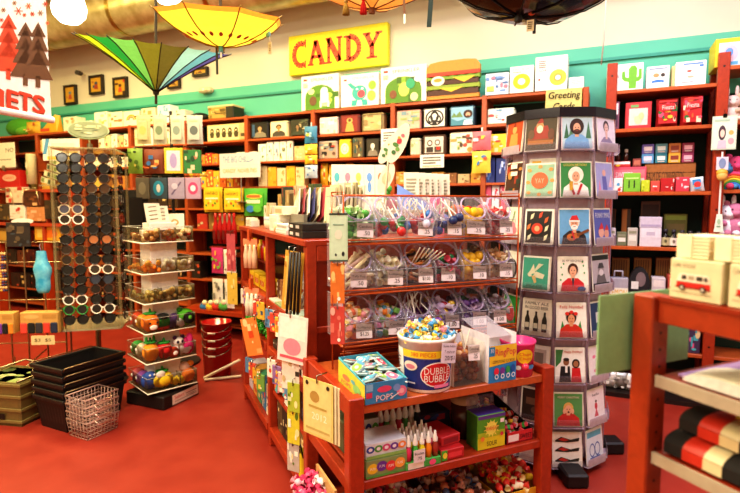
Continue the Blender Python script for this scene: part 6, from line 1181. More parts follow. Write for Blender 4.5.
# far bay, upper compartment
for i in range(7):
    c, nm = [('b82418', 'red'), ('e0b828', 'yellow')][i % 2]
    m = MB(); m.lathe([(0, 0), (.026, 0), (.026, .085), (.014, .1), (.014, .125), (0, .125)], c + '/g', 12); one('candy_tube', m, f'{nm} candy tube on risers at the far end of the island upper shelf', 'tube', isl(.055, 1.52 + i * .1, S1 + .205), 0, f'{nm} candy tubes')
m = MB(); m.box(.03, 1.48, S1 + .19, .2, 2.22, S1 + .203, '6a2412/w'); m.box(.16, 1.48, S1 + .002, .2, 2.22, S1 + .19, '4a1a10/w'); one('riser_shelf', m, 'small inner riser board holding red and yellow candy tubes', 'riser', IO, IROT)
for i in range(4):
    ibox(1.50 + i * .17, 1.64 + i * .17, S1, .085, .08, 'd8b020', [('r', .1, .3, .9, .7, 'c03a20'), ('t', 'GUM', .3, .35, .7, .65, 'f0e0a0')], 'gum_box', 'yellow gum box on the far bay upper shelf under the candy tubes', u=.04, group='yellow gum boxes')
for i in range(7):
    ibox(1.50 + i * .1, 1.59 + i * .1, S2 + .0, .15, .04, ['4a5058', 'b89a88', '8a94a0', '5a4a40'][i % 4], bz(['d8d0c8', '303840', 'c08058', '6a88a8'], 7, 200 + i), 'pen_pack', ['slate', 'beige', 'blue grey', 'brown', 'dark slate', 'pinkish tan', 'steel grey'][i] + ' pen pack in the far bay middle compartment', 'package', u=.05)
m = MB(); rr = random.Random(4)
for i in range(9):
    m = MB(); 
    for q in range(4): m.sph((rr.uniform(-.02, .02), rr.uniform(-.02, .02), .02 + .012 * q), (.022, .018, .016), '2f9a30/g', 8, 6)
    one('green_toy', m, 'small bright green toy in the row along the far bay shelf edge', 'toy', isl(.03, 1.5 + i * .08, S2), rr.uniform(0, 6), 'green toys')
for i in range(5):
    c, nm = [('e0dcd0', 'white'), ('3a78a8', 'blue'), ('48a078', 'sea green'), ('d8a050', 'ochre'), ('c8c0d0', 'lilac grey')][i]
    ibox(1.50 + i * .145, 1.62 + i * .145, S3, .2, .12, c, bz(['d04838', 'e8d8a8', '3a5a80', 'f0ece0'], 8, 220 + i), 'story_book', f'{nm} picture book standing on the far bay bottom shelf', 'book', u=.03)
ibox(1.50, 1.64, S3 + .201, .07, .1, '1c1814', [('r', .1, .2, .9, .8, 'e8e4d8')], 'card_game', 'black and white card game box lying on a story book', u=.04)
# hooks with peg packs hung on the uprights of the island side
def hang_pack(v, z0, z1, w, body, art, label, u=-.03, name='peg_card', tilt=0, n=1, cat='card'):
    t = thing(name, label, cat, isl(u - .02, v, z0), SIDE_R + R(38)); h = z1 - z0
    for q in range(n):
        m = MB(); m.T = Matrix.Translation((0, q * .012, 0)) @ Matrix.Rotation(R(tilt), 4, 'Y'); m.box(-w / 2, -.0015, 0, w / 2, .0015, h, body, .0005); m.art((-w / 2, -.0018, 0), (w, 0, 0), (0, 0, h), art); obj('card', m, t)
    m = MB(); m.tube([(0, -.006, h - .012), (0, -.006, h + .02), (0, .04, h + .022)], .0025, '8a8680/m', 6); obj('hook', m, t); return t
def bottle_pack(v, z0, z1, lb, c='e8c8a8'):
    t = thing('bottle_pack', lb, 'package', isl(-.05, v, z0), SIDE_R + R(38)); h = z1 - z0
    for q in range(3):
        m = MB(); m.lathe([(0, 0), (.017, 0), (.019, h * .45), (.012, h * .62), (.010, h * .78), (0, h * .8)], c + '/g', 10, ((q - 1) * .036, .02, 0)); obj('mini_bottle', m, t)
    m = MB(); m.box(-.06, .018, h * .74, .06, .022, h * .98, 'e89068'); obj('header_card', m, t)
    m = MB(); m.box(-.008, .0, h * .95, .008, .03, h + .06, 'c85828'); obj('hang_loop', m, t)
bottle_pack(1.72, 1.075, 1.27, 'peach bottle pack hanging at far bay of the island, upper one')
bottle_pack(1.70, .76, .95, 'pale bottle pack hanging below the upper peach bottle pack', 'e8dcc8')
hang_pack(1.55, .54, .78, .13, 'e0803a', bz(['f0c890', 'c84a20', 'e8a060'], 7, 240), 'orange tag card hung in front of the far bay lower shelf', tilt=-14)
hang_pack(2.27, .74, .98, .1, 'd8b84a', bz(['e8d890', 'a88a30'], 5, 241), 'long yellow card on the island far post', u=-.05)
hang_pack(2.29, .99, 1.27, .085, 'b8505a', bz(['d88888', '8a3040'], 5, 242), 'dusty red tag strip on the island far post', u=-.05)
# near bay, upper compartment
ibox(.98, 1.22, S1, .22, .16, '7a7088', [('r', .04, .1, .96, .9, '8a84a0'), ('r', .1, .6, .9, .64, 'a8a4b8')], 'gift_box', 'violet grey box standing at the back of the near bay', u=.14)
ibox(.68, .96, S1, .3, .05, '2a1a30', bz(['4a2a58', '6a3a50', '1c1424'], 8, 250), 'backing_card', 'dark purple panel of toys at the back of near bay', u=.30)
t = thing('flower_pail', 'small white pail of orange and red flowers in near bay', 'pail', isl(.06, 1.0, S1)); m = MB(); m.lathe([(0, 0), (.032, 0), (.048, .085), (.044, .085), (.03, .005), (0, .005)], 'e8e0d0', 18); obj('pail', m, t)
for k in range(7):
    m = MB(); a = k * .9; x, y = .03 * math.cos(a), .03 * math.sin(a); m.cyl((x * .4, y * .4, .02), (x, y, .1), .002, .002, '4a7a30', 5); m.sph((x, y, .105), (.015, .015, .01), ['e08838', 'c83828', 'e8b848'][k % 3], 8, 5); obj('flower', m, t)
for i in range(4):
    ibox(1.10 + i * .07, 1.16 + i * .07, S1, .13 - .01 * (i % 2), .1, ['e0d8c0', 'c8b898', '8a5a3a', '5a3a2a'][i], bz(['b08850', '6a5a40', 'e8dcc0'], 5, 255 + i), 'mug_box', ['cream', 'tan', 'brown', 'dark brown'][i] + ' mug box at the inner end of near bay upper shelf', u=.05)
for i in range(5):
    ibox(.66 + i * .145, .79 + i * .145, S1, .012, .11, ['c8c0a0', 'a0b0a8', 'd8b8a0', '8a9a70', 'd0c8b8'][i], (), 'flat_card_pack', ['sand', 'grey green', 'peach', 'moss', 'stone'][i] + ' flat card pack lying along the near bay shelf edge', 'card', u=.0)
    o = bpy.data.objects[-1] if False else None
# near bay, second compartment: hanging novelty cards
for i in range(7):
    ibox(.68 + i * .10, .77 + i * .10, S2 + .055, .2, .015, ['d8b838', '3a6a9a', 'c8c8a8', '5a8a98', 'e0c850', '2a4a70', 'b8a878'][i], bz(['e8e0b8', '2a4a80', 'c85838', '4a8a68', 'f0ece0'], 9, 260 + i), 'novelty_card', ['mustard', 'royal blue', 'grey cream', 'teal blue', 'lemon', 'navy', 'khaki'][i] + ' novelty card pack in the near bay second compartment', 'card', u=.10)
for i in range(6):
    ibox(.66 + i * .12, .77 + i * .12, S2, .05, .09, ['e8e4dc', '2a241e', 'd8d0c0', 'c86838', 'e0d8c8', '3a342c'][i], bz(['f4f0e8', '8a8478', '3a3a40'], 5, 270 + i), 'game_box', ['white', 'black', 'bone', 'rust', 'ivory', 'charcoal'][i] + ' small box at the shelf edge of near bay, second shelf', u=.02)
m = MB(); m.lathe([(0, 0), (.03, 0), (.03, .13), (.024, .135), (0, .135)], 'ece8e0', 16); one('paper_roll', m, 'white paper roll standing at the near bay second shelf edge', 'roll', isl(.0 + .035, .74, S2 + .051))
# near bay, lower compartment z S3..S2
for i in range(3):
    m = MB(); m.T = Matrix.Rotation(R(80), 4, 'X'); m.lathe([(0, 0), (.085, 0), (.085, .012), (0, .013)], ['d8d8d0', 'e0c8d0', '8a9ac0'][i], 24)
    for q in range(8): m.T = Matrix.Rotation(R(80), 4, 'X') @ Matrix.Rotation(q * .785, 4, 'Z'); m.add([(.03, -.012, .014), (.08, -.03, .014), (.08, .03, .014), (.03, .012, .014)], [(0, 1, 2, 3)], ['c83848', 'e8b838', '3a78b8', '48a058', '8a4a98', 'e87838', '58b0b8', 'd85890'][q])
    one('flying_disc', m, ['rainbow wheel disc nearest the middle post', 'rainbow wheel disc with pinkish rim', 'rainbow wheel disc with bluish rim'][i] + ', lower near bay shelf', 'disc', isl(.05 + .02 * i, 1.32 - i * .1, .36 + .088), SIDE_R)
m = MB(); m.box(.02, .66, .335, .80, 1.39, .358, WOODF, .003); one('inner_shelf', m, 'low inner red board of the near bay carrying dark boxes', 'shelf', IO, IROT)
for i in range(4):
    ibox(.68 + i * .10, .77 + i * .10, .36, .21 - .02 * (i % 2), .14, ['1c2a3c', '22384a', '2a2420', '1a2430'][i], bz(['3a5a78', 'c8c8c0', '5a7a98'], 4, 280 + i), 'puzzle_box', ['midnight', 'petrol', 'umber', 'ink'][i] + ' dark puzzle box on the low inner board', u=.05)
ibox(1.08, 1.16, .36, .2, .02, 'e8e4dc', bz(['d8d0c8', '88a0b0', 'e0b0a0'], 5, 285), 'greeting_pack', 'white greeting pack standing between discs and dark boxes', 'card', u=.03, lean=-8)
for i in range(6):
    ibox(.68 + i * .115, .785 + i * .115, S3, .19, .16, ['3a3420', '7a6a48', '1c1a16', '8a5a30', '2c2c28', '5a4a34'][i], bz(['c8b070', '3a3a30', 'a88850', 'e0d0a0'], 6, 290 + i), 'board_game', ['dark olive', 'khaki', 'black', 'copper brown', 'graphite', 'coffee'][i] + ' board game box on the near bay bottom shelf', u=.04)
t = thing('yellow_bag', 'bright yellow paper bag with black handle in near bay bottom', 'bag', isl(-.005, .70, S3), SIDE_R); m = MB(); m.add([(-.05, 0, 0), (.05, 0, 0), (.05, .05, 0), (-.05, .05, 0), (-.06, 0, .15), (.055, 0, .14), (.055, .05, .14), (-.06, .05, .15)], [(0, 1, 5, 4), (1, 2, 6, 5), (2, 3, 7, 6), (3, 0, 4, 7), (0, 3, 2, 1)], 'd8c820'); obj('bag', m, t); m = MB(); m.tube([(-.03, 0, .14), (-.02, -.01, .20), (.02, -.01, .20), (.03, 0, .14)], .004, '1a1a14', 6); obj('handle', m, t)
# cards hooked along the near corner of the island
hang_pack(.70, .99, 1.275, .11, 'c89a3a', bz(['e0c070', 'a87828', 'f0dca0'], 6, 300) + [('r', .15, .1, .4, .9, 'd8b058')], 'long tan card strip on the near bay of the island', tilt=6)
for k in range(4):
    m = MB(); m.T = Matrix.Translation((0, k * .004, 0)); m.tube([(-.02 + k * .014, 0, .29), (-.03 + k * .016, -.004, .15), (-.045 + k * .018, -.004, 0)], .007, '1c1814', 5)
    if k == 0: bt = thing('black_strap_pack', 'bundle of black straps hooked beside the tan card strip', 'package', isl(-.05, .625, .985), SIDE_R + R(38))
    obj('strap', m, bt)
m = MB(); m.tube([(.0, -.004, .28), (0, 0, .31), (0, .04, .312)], .003, '8a8680/m', 6); obj('hook', m, bt)
hang_pack(.625, .76, .985, .165, 'ecd8d0', [('r', .06, .5, .94, .94, 'f0e8dc'), ('o', .5, .34, .3, .18, 'd88898'), ('r', .1, .08, .9, .14, 'c85868')], 'pink and white picture card hanging below the tan strip', u=-.05, tilt=4)
hang_pack(.66, .62, .77, .10, 'e8e0d0', bz(['3a3a30', 'c8b888', 'f4f0e4'], 6, 302), 'white card with dark print hooked under the pink card', u=-.045)
for k, (z0, z1, c, lb) in enumerate(((.52, .66, 'a8b838', 'olive green strip pack at the near island corner'), (.36, .52, 'd0c838', 'yellow green strip pack below the olive pack'), (.22, .36, 'b8b0a8', 'grey clear strip pack lowest at the near corner'))):
    hang_pack(.63 + .01 * k, z0, z1, .07, c, bz(['e8e0a0', '58781c', 'f4f0e0'], 6, 304 + k), lb, u=-.04)
EDGE = [('e8e0d0', 'white'), ('6a9a48', 'leaf green'), ('d8a838', 'golden'), ('c84838', 'tomato red'), ('5a88b0', 'denim blue'), ('e0b8b0', 'blush'), ('8a6aa0', 'plum')]
for i, (v, zt_, c) in enumerate([(.80 + .12 * q, S1 - .03, EDGE[q % 7]) for q in range(5)] + [(1.52 + .11 * q, S1 - .03, EDGE[(q + 2) % 7]) for q in range(6)] + [(.86 + .13 * q, S2 - .03, EDGE[(q + 4) % 7]) for q in range(4)] + [(1.56 + .13 * q, .42, EDGE[(q + 1) % 7]) for q in range(4)]):
    bay = 'near' if v < 1.4 else 'far'; lev = 'upper' if zt_ > .8 else ('middle' if zt_ > .5 else 'lower')
    t = thing('toy_pack', f'small {c[1]} toy pack on a silver hook at the {lev} shelf edge, {bay} bay', 'package', isl(-.022, v, zt_ - .12), SIDE_R + R(28))
    obj('pack_body', carton(.075, .11, .012, c[0], bz(['f0e8d8', 'c85838', '3a5a78', 'e0c050'], 6, 500 + i)), t)
    m = MB(); m.tube([(0, -.004, .1), (0, -.004, .125), (0, .03, .127)], .003, 'c8c4bc/m', 5); obj('hook', m, t)
# front corner strips: mint tag and orange fruit strips facing the candy rack side
def front_pack(u, v, z0, z1, w, body, art, label, name='peg_card', n=1, hook=True):
    t = thing(name, label, 'card', isl(u, v, z0), IROT - R(25)); h = z1 - z0
    for q in range(n):
        m = MB(); m.T = Matrix.Translation((q * .008, q * .01, -.004 * q)); m.box(-w / 2, -.0015, 0, w / 2, .0015, h, body, .0005); m.art((-w / 2, -.0018, 0), (w, 0, 0), (0, 0, h), art); obj('card', m, t)
    if hook: m = MB(); m.tube([(0, -.005, h - .01), (0, -.005, h + .02), (0, .05, h + .022)], .0025, '8a8680/m', 6); obj('hook', m, t)
    return t
a = on_v(330, 262, .27); b = on_v(347, 213, .27); u_ = (a.x + b.x) / 2
front_pack(u_, .27, a.z, b.z, b.x - a.x, 'bcd8b8', [('r', .08, .06, .92, .95, 'c4dcc0'), ('r', .0, .0, 1, .035, '3a4a40'), ('r', .0, .96, 1, 1, '2a3a34'), ('o', .5, .56, .2, .1, 'd8dcc8'), ('o', .75, .16, .08, .05, '2a3030'), ('o', .35, .14, .05, .03, '2a3030'), ('r', .2, .75, .8, .77, '6a8a78')], 'mint green tall card with black edging at the candy rack corner')
for k, (p0, p1, c, pal, lb) in enumerate(((263, 304, 'd87a30', ['e8a050', 'b84a20', 'f0c880'], 'orange fruit snack strip under the mint card'), (306, 345, 'c84a40', ['e07868', 'a82c28', 'e8b0a0'], 'coral red snack strip below the orange strip'))):
    a = on_v(331 + k * 0, p1, .285); b = on_v(344, p0, .285)
    front_pack((a.x + b.x) / 2, .285, a.z, b.z, (b.x - a.x), c, bz(pal, 6, 310 + k) + [('o', .6, .12, .12, .05, 'f0e8d8')], lb, name='snack_strip')
# yellow cards hanging off the end table's left side
t = thing('peg_card', 'set of yellow cards hanging on the left of the end table', 'card', isl(-.075, .22, .575), SIDE_R + R(25))
for q in range(3):
    m = MB(); m.T = Matrix.Translation((.012 * q, .006 * q, -.005 * q)); m.box(-.085, -.0015, 0, .085, .0015, .23, 'd8c878' if q == 0 else 'e0d8b0', .0005)
    if q == 0: m.art((-.085, -.0018, 0), (.17, 0, 0), (0, 0, .23), [('r', .05, .04, .95, .96, 'd8cc88'), ('t', '2012', .3, .3, .8, .42, 'f0ecd0'), ('o', .4, .7, .16, .1, 'a88a48'), ('r', .2, .5, .8, .54, 'b09850'), ('r', .1, .1, .9, .14, 'b8a460'), ('o', .15, .92, .05, .04, '2a2418'), ('o', .85, .92, .05, .04, '2a2418')])
    obj('card', m, t)
m = MB(); m.tube([(0, -.006, .22), (0, -.006, .25), (0, .05, .25)], .003, '8a8680/m', 6); obj('hook', m, t)
# carton of pink candy bags on the floor by the table
t = thing('candy_sack', 'kraft carton with pink and white candy bag at floor left of table', 'carton', isl(-.16, .16, -.0), SIDE_R)
m = MB(); m.box(-.11, 0, 0, .11, .1, .36, 'b88850', .003); m.box(-.11, .09, .36, .11, .1, .44, 'c09860'); obj('carton', m, t)
m = MB(); rr = random.Random(6)
for k in range(46):
    c = ['d84878', 'f0dce0', 'c83060', 'e8a8b8'][k % 4]; x, y, z = rr.uniform(-.11, .11), rr.uniform(-.01, .09), .362 + rr.uniform(-.01, .05); a = rr.uniform(0, 3.1); dx, dy = math.cos(a), math.sin(a)
    m.sph((x, y, z), (.02, .016, .014), c, 7, 5)
    for q in (-1, 1): m.cyl((x + q * dx * .016, y + q * dy * .012, z), (x + q * dx * .036, y + q * dy * .028, z + .006), .004, .014, c, 5, False)
obj('candy_bag', m, t)

# ---- island top
for i in range(4):
    ibox(2.02 + .05 * i, 2.065 + .05 * i, top_i, .05 + .012 * (i % 2), .06, ['f0ece0', 'e0dcc8', 'd8d0b8', 'f0e8d8'][i], A_lines(.1, .2, .9, .8, 2, 'b8b0a0', i), 'small_box', ['white', 'pale grey', 'buff', 'ivory'][i] + ' little box at the far end of the island top', u=.03)
JC = [('c8d8c8', 'pale green lid'), ('e8b0b0', 'pink lid'), ('a8c8d8', 'sky blue lid'), ('e8d890', 'yellow lid'), ('d8c0d8', 'mauve lid'), ('b8d8b0', 'mint lid')]
for i in range(6):
    t = thing('bath_jar', f'cream jar with {JC[i][1]} in the cluster on the island top', 'jar', isl(.10 + .075 * (i % 2), 1.62 + .075 * (i // 2), top_i))
    m = MB(); m.lathe([(0, 0), (.031, 0), (.033, .055), (0, .056)], 'ece4cc', 14); obj('jar_body', m, t); m = MB(); m.lathe([(.034, .056), (.034, .078), (0, .079)], JC[i][0], 14); obj('lid', m, t)
for i in range(3):
    ibox(1.84 + .09 * i, 1.92 + .09 * i, top_i, .15 + .02 * (i % 2), .05, ['e8e0c8', 'd8c8a0', 'f0e8d8'][i], bz(['b8a880', '8a9a68', 'e0b8a0'], 5, 320 + i), 'soap_carton', ['cream', 'honey', 'milk white'][i] + ' upright soap carton behind the little boxes on island top', u=.14)
ibox(1.30, 1.50, top_i, .10, .12, 'f0ece2', [('r', .1, .2, .9, .8, 'e4ded0')], 'white_box', 'plain white box in middle of the island top', u=.04)
ibox(1.22, 1.40, top_i + .101, .05, .1, 'e8dcc0', [('r', .1, .2, .9, .7, 'c8b088')], 'cream_box', 'cream box resting on the plain white box', u=.05)
ibox(.99, 1.22, top_i, .028, .16, 'd8d4cc', [('r', 0, .3, 1, .7, 'f0ece4')], 'white_book', 'lower thick white book lying at the island top edge', 'book', u=.01)
ibox(1.0, 1.21, top_i + .029, .026, .15, 'e8e4dc', [('r', 0, .3, 1, .7, 'b0aca4')], 'white_book', 'upper white book lying on another on the island top', 'book', u=.015)
for k in range(2):
    ibox(.70, .95, top_i + k * .036, .034, .15, '24211e', [('r', .1, .25, .35, .75, 'd8d4cc'), ('r', .55, .25, .8, .75, 'b8b4ac')], 'black_box', ['lower', 'upper'][k] + ' flat black box with white labels at near corner of island top', u=.012)
m = MB(); m.lathe([(0, 0), (.028, 0), (.03, .06), (0, .062)], 'e0d0a0', 14); one('twine_roll', m, 'cream twine roll next to the white books', 'roll', isl(.04, 1.27, top_i))
# fan of envelopes leaning in a holder
t = thing('envelope_holder', 'grey tilted holder for a fan of magazines on island top', 'holder', isl(.10, 1.11, top_i + .057), SIDE_R); m = MB(); m.box(-.14, -.0, 0, .14, .02, .05, '7a7264'); m.box(-.14, .02, 0, .14, .2, .006, '6a6258'); obj('holder', m, t)
for i in range(9):
    c, nm = [('c8c0b0', 'stone'), ('8a2a30', 'maroon'), ('e8e0d0', 'ivory'), ('3a3a6a', 'indigo'), ('d8c8a8', 'wheat'), ('a83a48', 'crimson'), ('e0d8c8', 'bone'), ('5a6a58', 'sage'), ('c8b088', 'camel')][i]
    m = MB(); m.box(-.09, 0, 0, .09, .006, .17, c); m.art((-.09, -.0008, 0), (.18, 0, 0), (0, 0, .17), bz(['e8e0d0', c, '8a8070'], 4, 330 + i))
    o = one('magazine', m, f'{nm} magazine in the leaning fan on the island top', 'magazine'); o.matrix_world = Matrix.Translation(isl(.12 + .018 * i, 1.20 - .03 * i, top_i + .068)) @ Matrix.Rotation(SIDE_R, 4, 'Z') @ Matrix.Rotation(R(-38 + 3 * i), 4, 'Y') @ Matrix.Rotation(R(-12), 4, 'X')
for i in range(8):
    c, nm = [('d8d0a8', 'straw'), ('c8c098', 'khaki'), ('e4dcc0', 'cream'), ('b8b088', 'olive grey'), ('ded6b4', 'parchment'), ('a8a078', 'moss'), ('d0c8a0', 'hay'), ('ece4cc', 'off white')][i]
    ibox(.74 + .0 * i, .88, top_i, .25 + .012 * (i % 3), .012, c, bz(['e8e4c8', '8a8a60', 'c8a878'], 4, 340 + i), 'notebook', f'{nm} notebook standing in the row at the near island corner', 'book', u=.175 + .022 * i, lean=-4)
for i in range(10):
    c, nm = [('6a5a38', 'bronze'), ('a88a58', 'tan'), ('4a5a3a', 'forest'), ('c85878', 'rose'), ('8a7a50', 'olive'), ('d8c8a0', 'sand'), ('5a4a34', 'umber'), ('b8a070', 'buff'), ('3a4a40', 'pine'), ('c8a868', 'gold')][i]
    ibox(1.12 + .11 * i, 1.215 + .11 * i, top_i, .235 + .025 * (i % 3), .06, c, bz(['e0d0a0', '6a5a38', 'b85858', 'd8d0b0'], 7, 350 + i), 'keepsake_bag', f'{nm} gift bag in the back row across the island top', 'bag', u=.27)
# middle of the top: blue panel, note sheets, white character cards, winged fan
p = on_v(400, 193, .95)
m = MB(); m.T = Matrix.Rotation(R(-8), 4, 'X'); m.add([(-.03, 0, 0), (.34, 0, 0), (-.03, 0, .23), (-.03, .004, 0), (.34, .004, 0), (-.03, .004, .23)], [(0, 1, 2), (5, 4, 3), (0, 3, 4, 1), (1, 4, 5, 2), (2, 5, 3, 0)], '7a9ae0'); one('blue_panel', m, 'sky blue triangular board standing behind the top candy bins', 'board', isl(on_v(403, 190, .95).x, .95, top_i + .05), IROT - R(20))
for i in range(6):
    x0 = 412 + i * 8; q = on_v(x0, 195, .98)
    m = MB(); m.T = Matrix.Rotation(R(-10), 4, 'X'); m.box(-.045, 0, 0, .045, .004, .22, 'e0d8c0'); m.art((-.045, -.001, 0), (.09, 0, 0), (0, 0, .22), A_lines(.15, .2, .85, .85, 7, '9a947c', i)); one('note_pad', m, ['first', 'second', 'third', 'fourth', 'fifth', 'sixth'][i] + ' lined cream note pad counting from the blue board', 'note pad', isl(q.x, .98 + .02 * i, top_i + .131), IROT - R(22))
m = MB(); m.box(.30, .90, top_i, .86, 1.38, top_i + .13, 'c8b898', .003); one('display_riser', m, 'plain buff riser block on the island top under cards and note pads', 'riser', IO, IROT)
CH = [('58b0b8', 'teal'), ('e88898', 'pink'), ('e0c060', 'yellow'), ('6a98d0', 'blue'), ('d87858', 'coral')]
for i in range(5):
    q = on_v(337 + i * 9.5, 190, 1.1); m = MB(); m.T = Matrix.Rotation(R(-8), 4, 'X'); w_ = .062; m.box(-w_ / 2, 0, 0, w_ / 2, .004, .26, 'efe6cc'); m.art((-w_ / 2, -.001, 0), (w_, 0, 0), (0, 0, .26), [('o', .5, .72, .25, .1, CH[i][0]), ('o', .5, .5, .18, .12, CH[i][0]), ('r', .2, .2, .8, .24, 'b8b0a0')]); one('character_card', m, f'tall cream card with {CH[i][0] and CH[i][1]} figure behind the left top bins', 'card', isl(q.x, 1.1 - .02 * i, top_i + .131), IROT - R(20))
t = thing('fan_wand', 'white wing shaped paper fan with rose and leaf print on a stick', 'fan', isl(on_v(388, 195, .86).x, .86, top_i), IROT - R(24))
z0 = on_v(392, 160, .9).z - top_i; z1 = on_v(414, 120, .9).z - top_i; zx = .0
m = MB(); m.tube([(-.03, 0, 0), (.0, 0, z0)], .006, 'b8a888', 6); obj('stick', m, t)
def lobe(cx, cz, a, rx, rz, y, art):
    m = MB(); M_ = Matrix.Translation((cx, y, cz)) @ Matrix.Rotation(a, 4, 'Y'); m.T = M_; n = 20; P = [(rx * math.cos(2 * math.pi * q / n), 0, rz * math.sin(2 * math.pi * q / n)) for q in range(n)]
    m.poly(P, 'ece6d0'); m.poly([(x, .003, z) for x, _, z in P][::-1], 'ece6d0'); m.art((-rx, -.001, -rz), (2 * rx, 0, 0), (0, 0, 2 * rz), art); return m
FL = [('o', .5, .55, .16, .07, 'd84858'), ('o', .38, .44, .2, .05, '5a8a48'), ('o', .6, .36, .14, .05, '7aa858'), ('o', .45, .26, .14, .05, '4a7a48'), ('o', .56, .7, .12, .04, 'e07880'), ('o', .4, .62, .1, .03, 'e0b050')]
obj('wing', lobe(.055, z0 + .085, R(24), .042, .115, -.004, FL), t); obj('wing', lobe(.0, z0 + .055, R(30), .034, .09, 0, FL[1:]), t); obj('wing', lobe(-.01, z0 - .10, R(24), .036, .085, 0, [('o', .5, .5, .3, .2, 'd8d0a8')]), t)
for i, (x, y, c, nm) in enumerate(((372, 172, 'c8d048', 'lime'), (379, 178, 'e8a830', 'amber'), (386, 182, 'd84878', 'cerise'), (376, 186, '58a848', 'green'))):
    q = on_v(x, y, 1.16); m = MB(); m.sph((0, 0, .04), (.05, .04, .045), c + '/f', 10, 7); m.sph((.03, -.02, .07), .022, c + '/f', 8, 6); one('soft_toy', m, f'{nm} soft toy ball heaped left of the winged fan', 'toy', isl(q.x, 1.16 - .03 * i, top_i + .131 + .05 * (i % 2)), IROT)
q = on_v(507, 190, .75); m = MB(); m.T = Matrix.Rotation(R(-12), 4, 'X'); 
ibox(.78, .86, top_i, .2, .05, 'd86898', bz(['f0c8d8', 'c83a78'], 5, 370), 'pink_pack', 'pink candy pack behind right end of top bins', u=.80)
# notices and clip strips on the wall shelving edge
def notice(px0, px1, py0, py1, lb, lines):
    a = on_y(px0, py1, 4.655); b = on_y(px1, py0, 4.655); w = b.x - a.x; h = b.z - a.z
    m = MB(); m.box(-w / 2, 0, 0, w / 2, .004, h, 'f2eee2'); m.art((-w / 2, -.001, 0), (w, 0, 0), (0, 0, h), lines); one('notice', m, lb, 'notice', ((a.x + b.x) / 2, 4.655, a.z))
notice(381, 401, 128, 148, 'white paper notice on the shelf edge left of the winged fan top', A_lines(.12, .3, .88, .85, 4, '6a665c', 1))
notice(420, 444, 154, 168, 'white paper notice on the shelf edge below the grey faces tin', A_lines(.12, .25, .88, .85, 3, '6a665c', 2) + [('r', .12, .1, .88, .16, 'd8b060')])
def strip(px, w, parts, lb):
    x = on_y(px, 150, 4.63).x; zb = on_y(px, parts[-1][1], 4.63).z; t = thing('merchandise_strip', lb, 'merchandise strip', (x, 4.63, zb))
    for p0, p1, c, pal in parts:
        za = on_y(px, p1, 4.63).z - zb; zt_ = on_y(px, p0, 4.63).z - zb; m = pouch(w, zt_ - za, .04, c, A_busy(pal, 6, p0)); 
        o = obj('hanging_pack', m, t); o.location = (0, 0, za)
    m = MB(); m.box(-.008, .03, 0, .008, .033, on_y(px, parts[0][0] - 4, 4.63).z - zb, 'd8d4cc'); obj('plastic_strip', m, t)
strip(310, .15, [(126, 143, '3a80a8', ['e8c040', 'a8d0e0', '2a5a70']), (144, 154, 'e8c038', ['d84838', 'f0e0a0']), (155, 164, 'e8b830', ['c83828', 'f0e8c0']), (165, 178, 'b8c8d8', ['3a68a8', 'f0f0f0'])], 'clip strip of blue and yellow snack packs on upright below the sign')
strip(481, .17, [(131, 150, 'd87078', ['f0e0e0', 'c83848', 'e8c850']), (151, 173, 'e0c848', ['4a80b0', 'f0e8c0', 'c85838'])], 'clip strip with pink pack above yellow pack beside the spinner')
# ------------------------------------------------------------------ sunglasses spinner
GP = at_d(94, 240, 4.30); GX, GY = GP.x, GP.y; GR = R(39.3)
GS = .225
t = thing('sunglasses_rack', 'tall clear framed sunglasses spinner with mirror on top', 'sunglasses rack', (GX, GY, 0), GR)
gz0, gz1 = .50, 1.93
for x in (-GS, GS):
    for y in (-GS, GS):
        m = MB(); m.box(x - .010, y - .010, gz0, x + .010, y + .010, gz1, 'b8a878/cc', .003); obj('corner_rail', m, t)
for s in (-1, 0, 1):
    m = MB(); m.box(s * .205 - .008, -GS - .006, gz0, s * .205 + .008, -GS + .002, gz1, 'b8a878/c'); obj('holder_strip', m, t)
for z in (gz0, gz1):
    m = MB(); m.box(-GS, -GS, z - .012, GS, GS, z + .0, 'c8bda4/cc'); obj('end_plate', m, t)
m = MB(); m.cyl((0, 0, .03), (0, 0, gz1 + .05), .022, .022, '9a927c/m', 12); obj('pole', m, t)
m = MB(); m.cyl((0, 0, 0), (0, 0, .03), .22, .20, '2a241c', 20); obj('floor_base', m, t)
t2 = thing('oval_mirror', 'oval mirror tilted on top of the sunglasses rack', 'mirror', Vector((GX, GY, gz1 + .052)), GR + R(8))
m = MB(); m.T = Matrix.Translation((0, -.05, .10)) @ Matrix.Rotation(R(62), 4, 'X') @ Matrix.Diagonal((.15, .085, 1, 1)); m.cyl((0, 0, -.006), (0, 0, .006), 1, 1, '8a9a78', 28); obj('mirror_frame', m, t2)
m = MB(); m.T = Matrix.Translation((0, -.056, .103)) @ Matrix.Rotation(R(62), 4, 'X') @ Matrix.Diagonal((.138, .075, 1, 1)); m.cyl((0, 0, 0), (0, 0, .005), 1, 1, '7c8468/g', 28); m.art((-.7, -.6, .0055), (1.4, 0, 0), (0, 1.2, 0), A_busy(['a8a880', '4a5438', '8a9470', 'b8b898'], 14, 77)); obj('mirror_glass', m, t2)  # mirror reflections painted as random colour patches on a non-metal disc
m = MB(); m.cyl((0, 0, 0), (0, -.03, .09), .008, .008, 'b0a88c/m', 8); obj('bracket', m, t2)
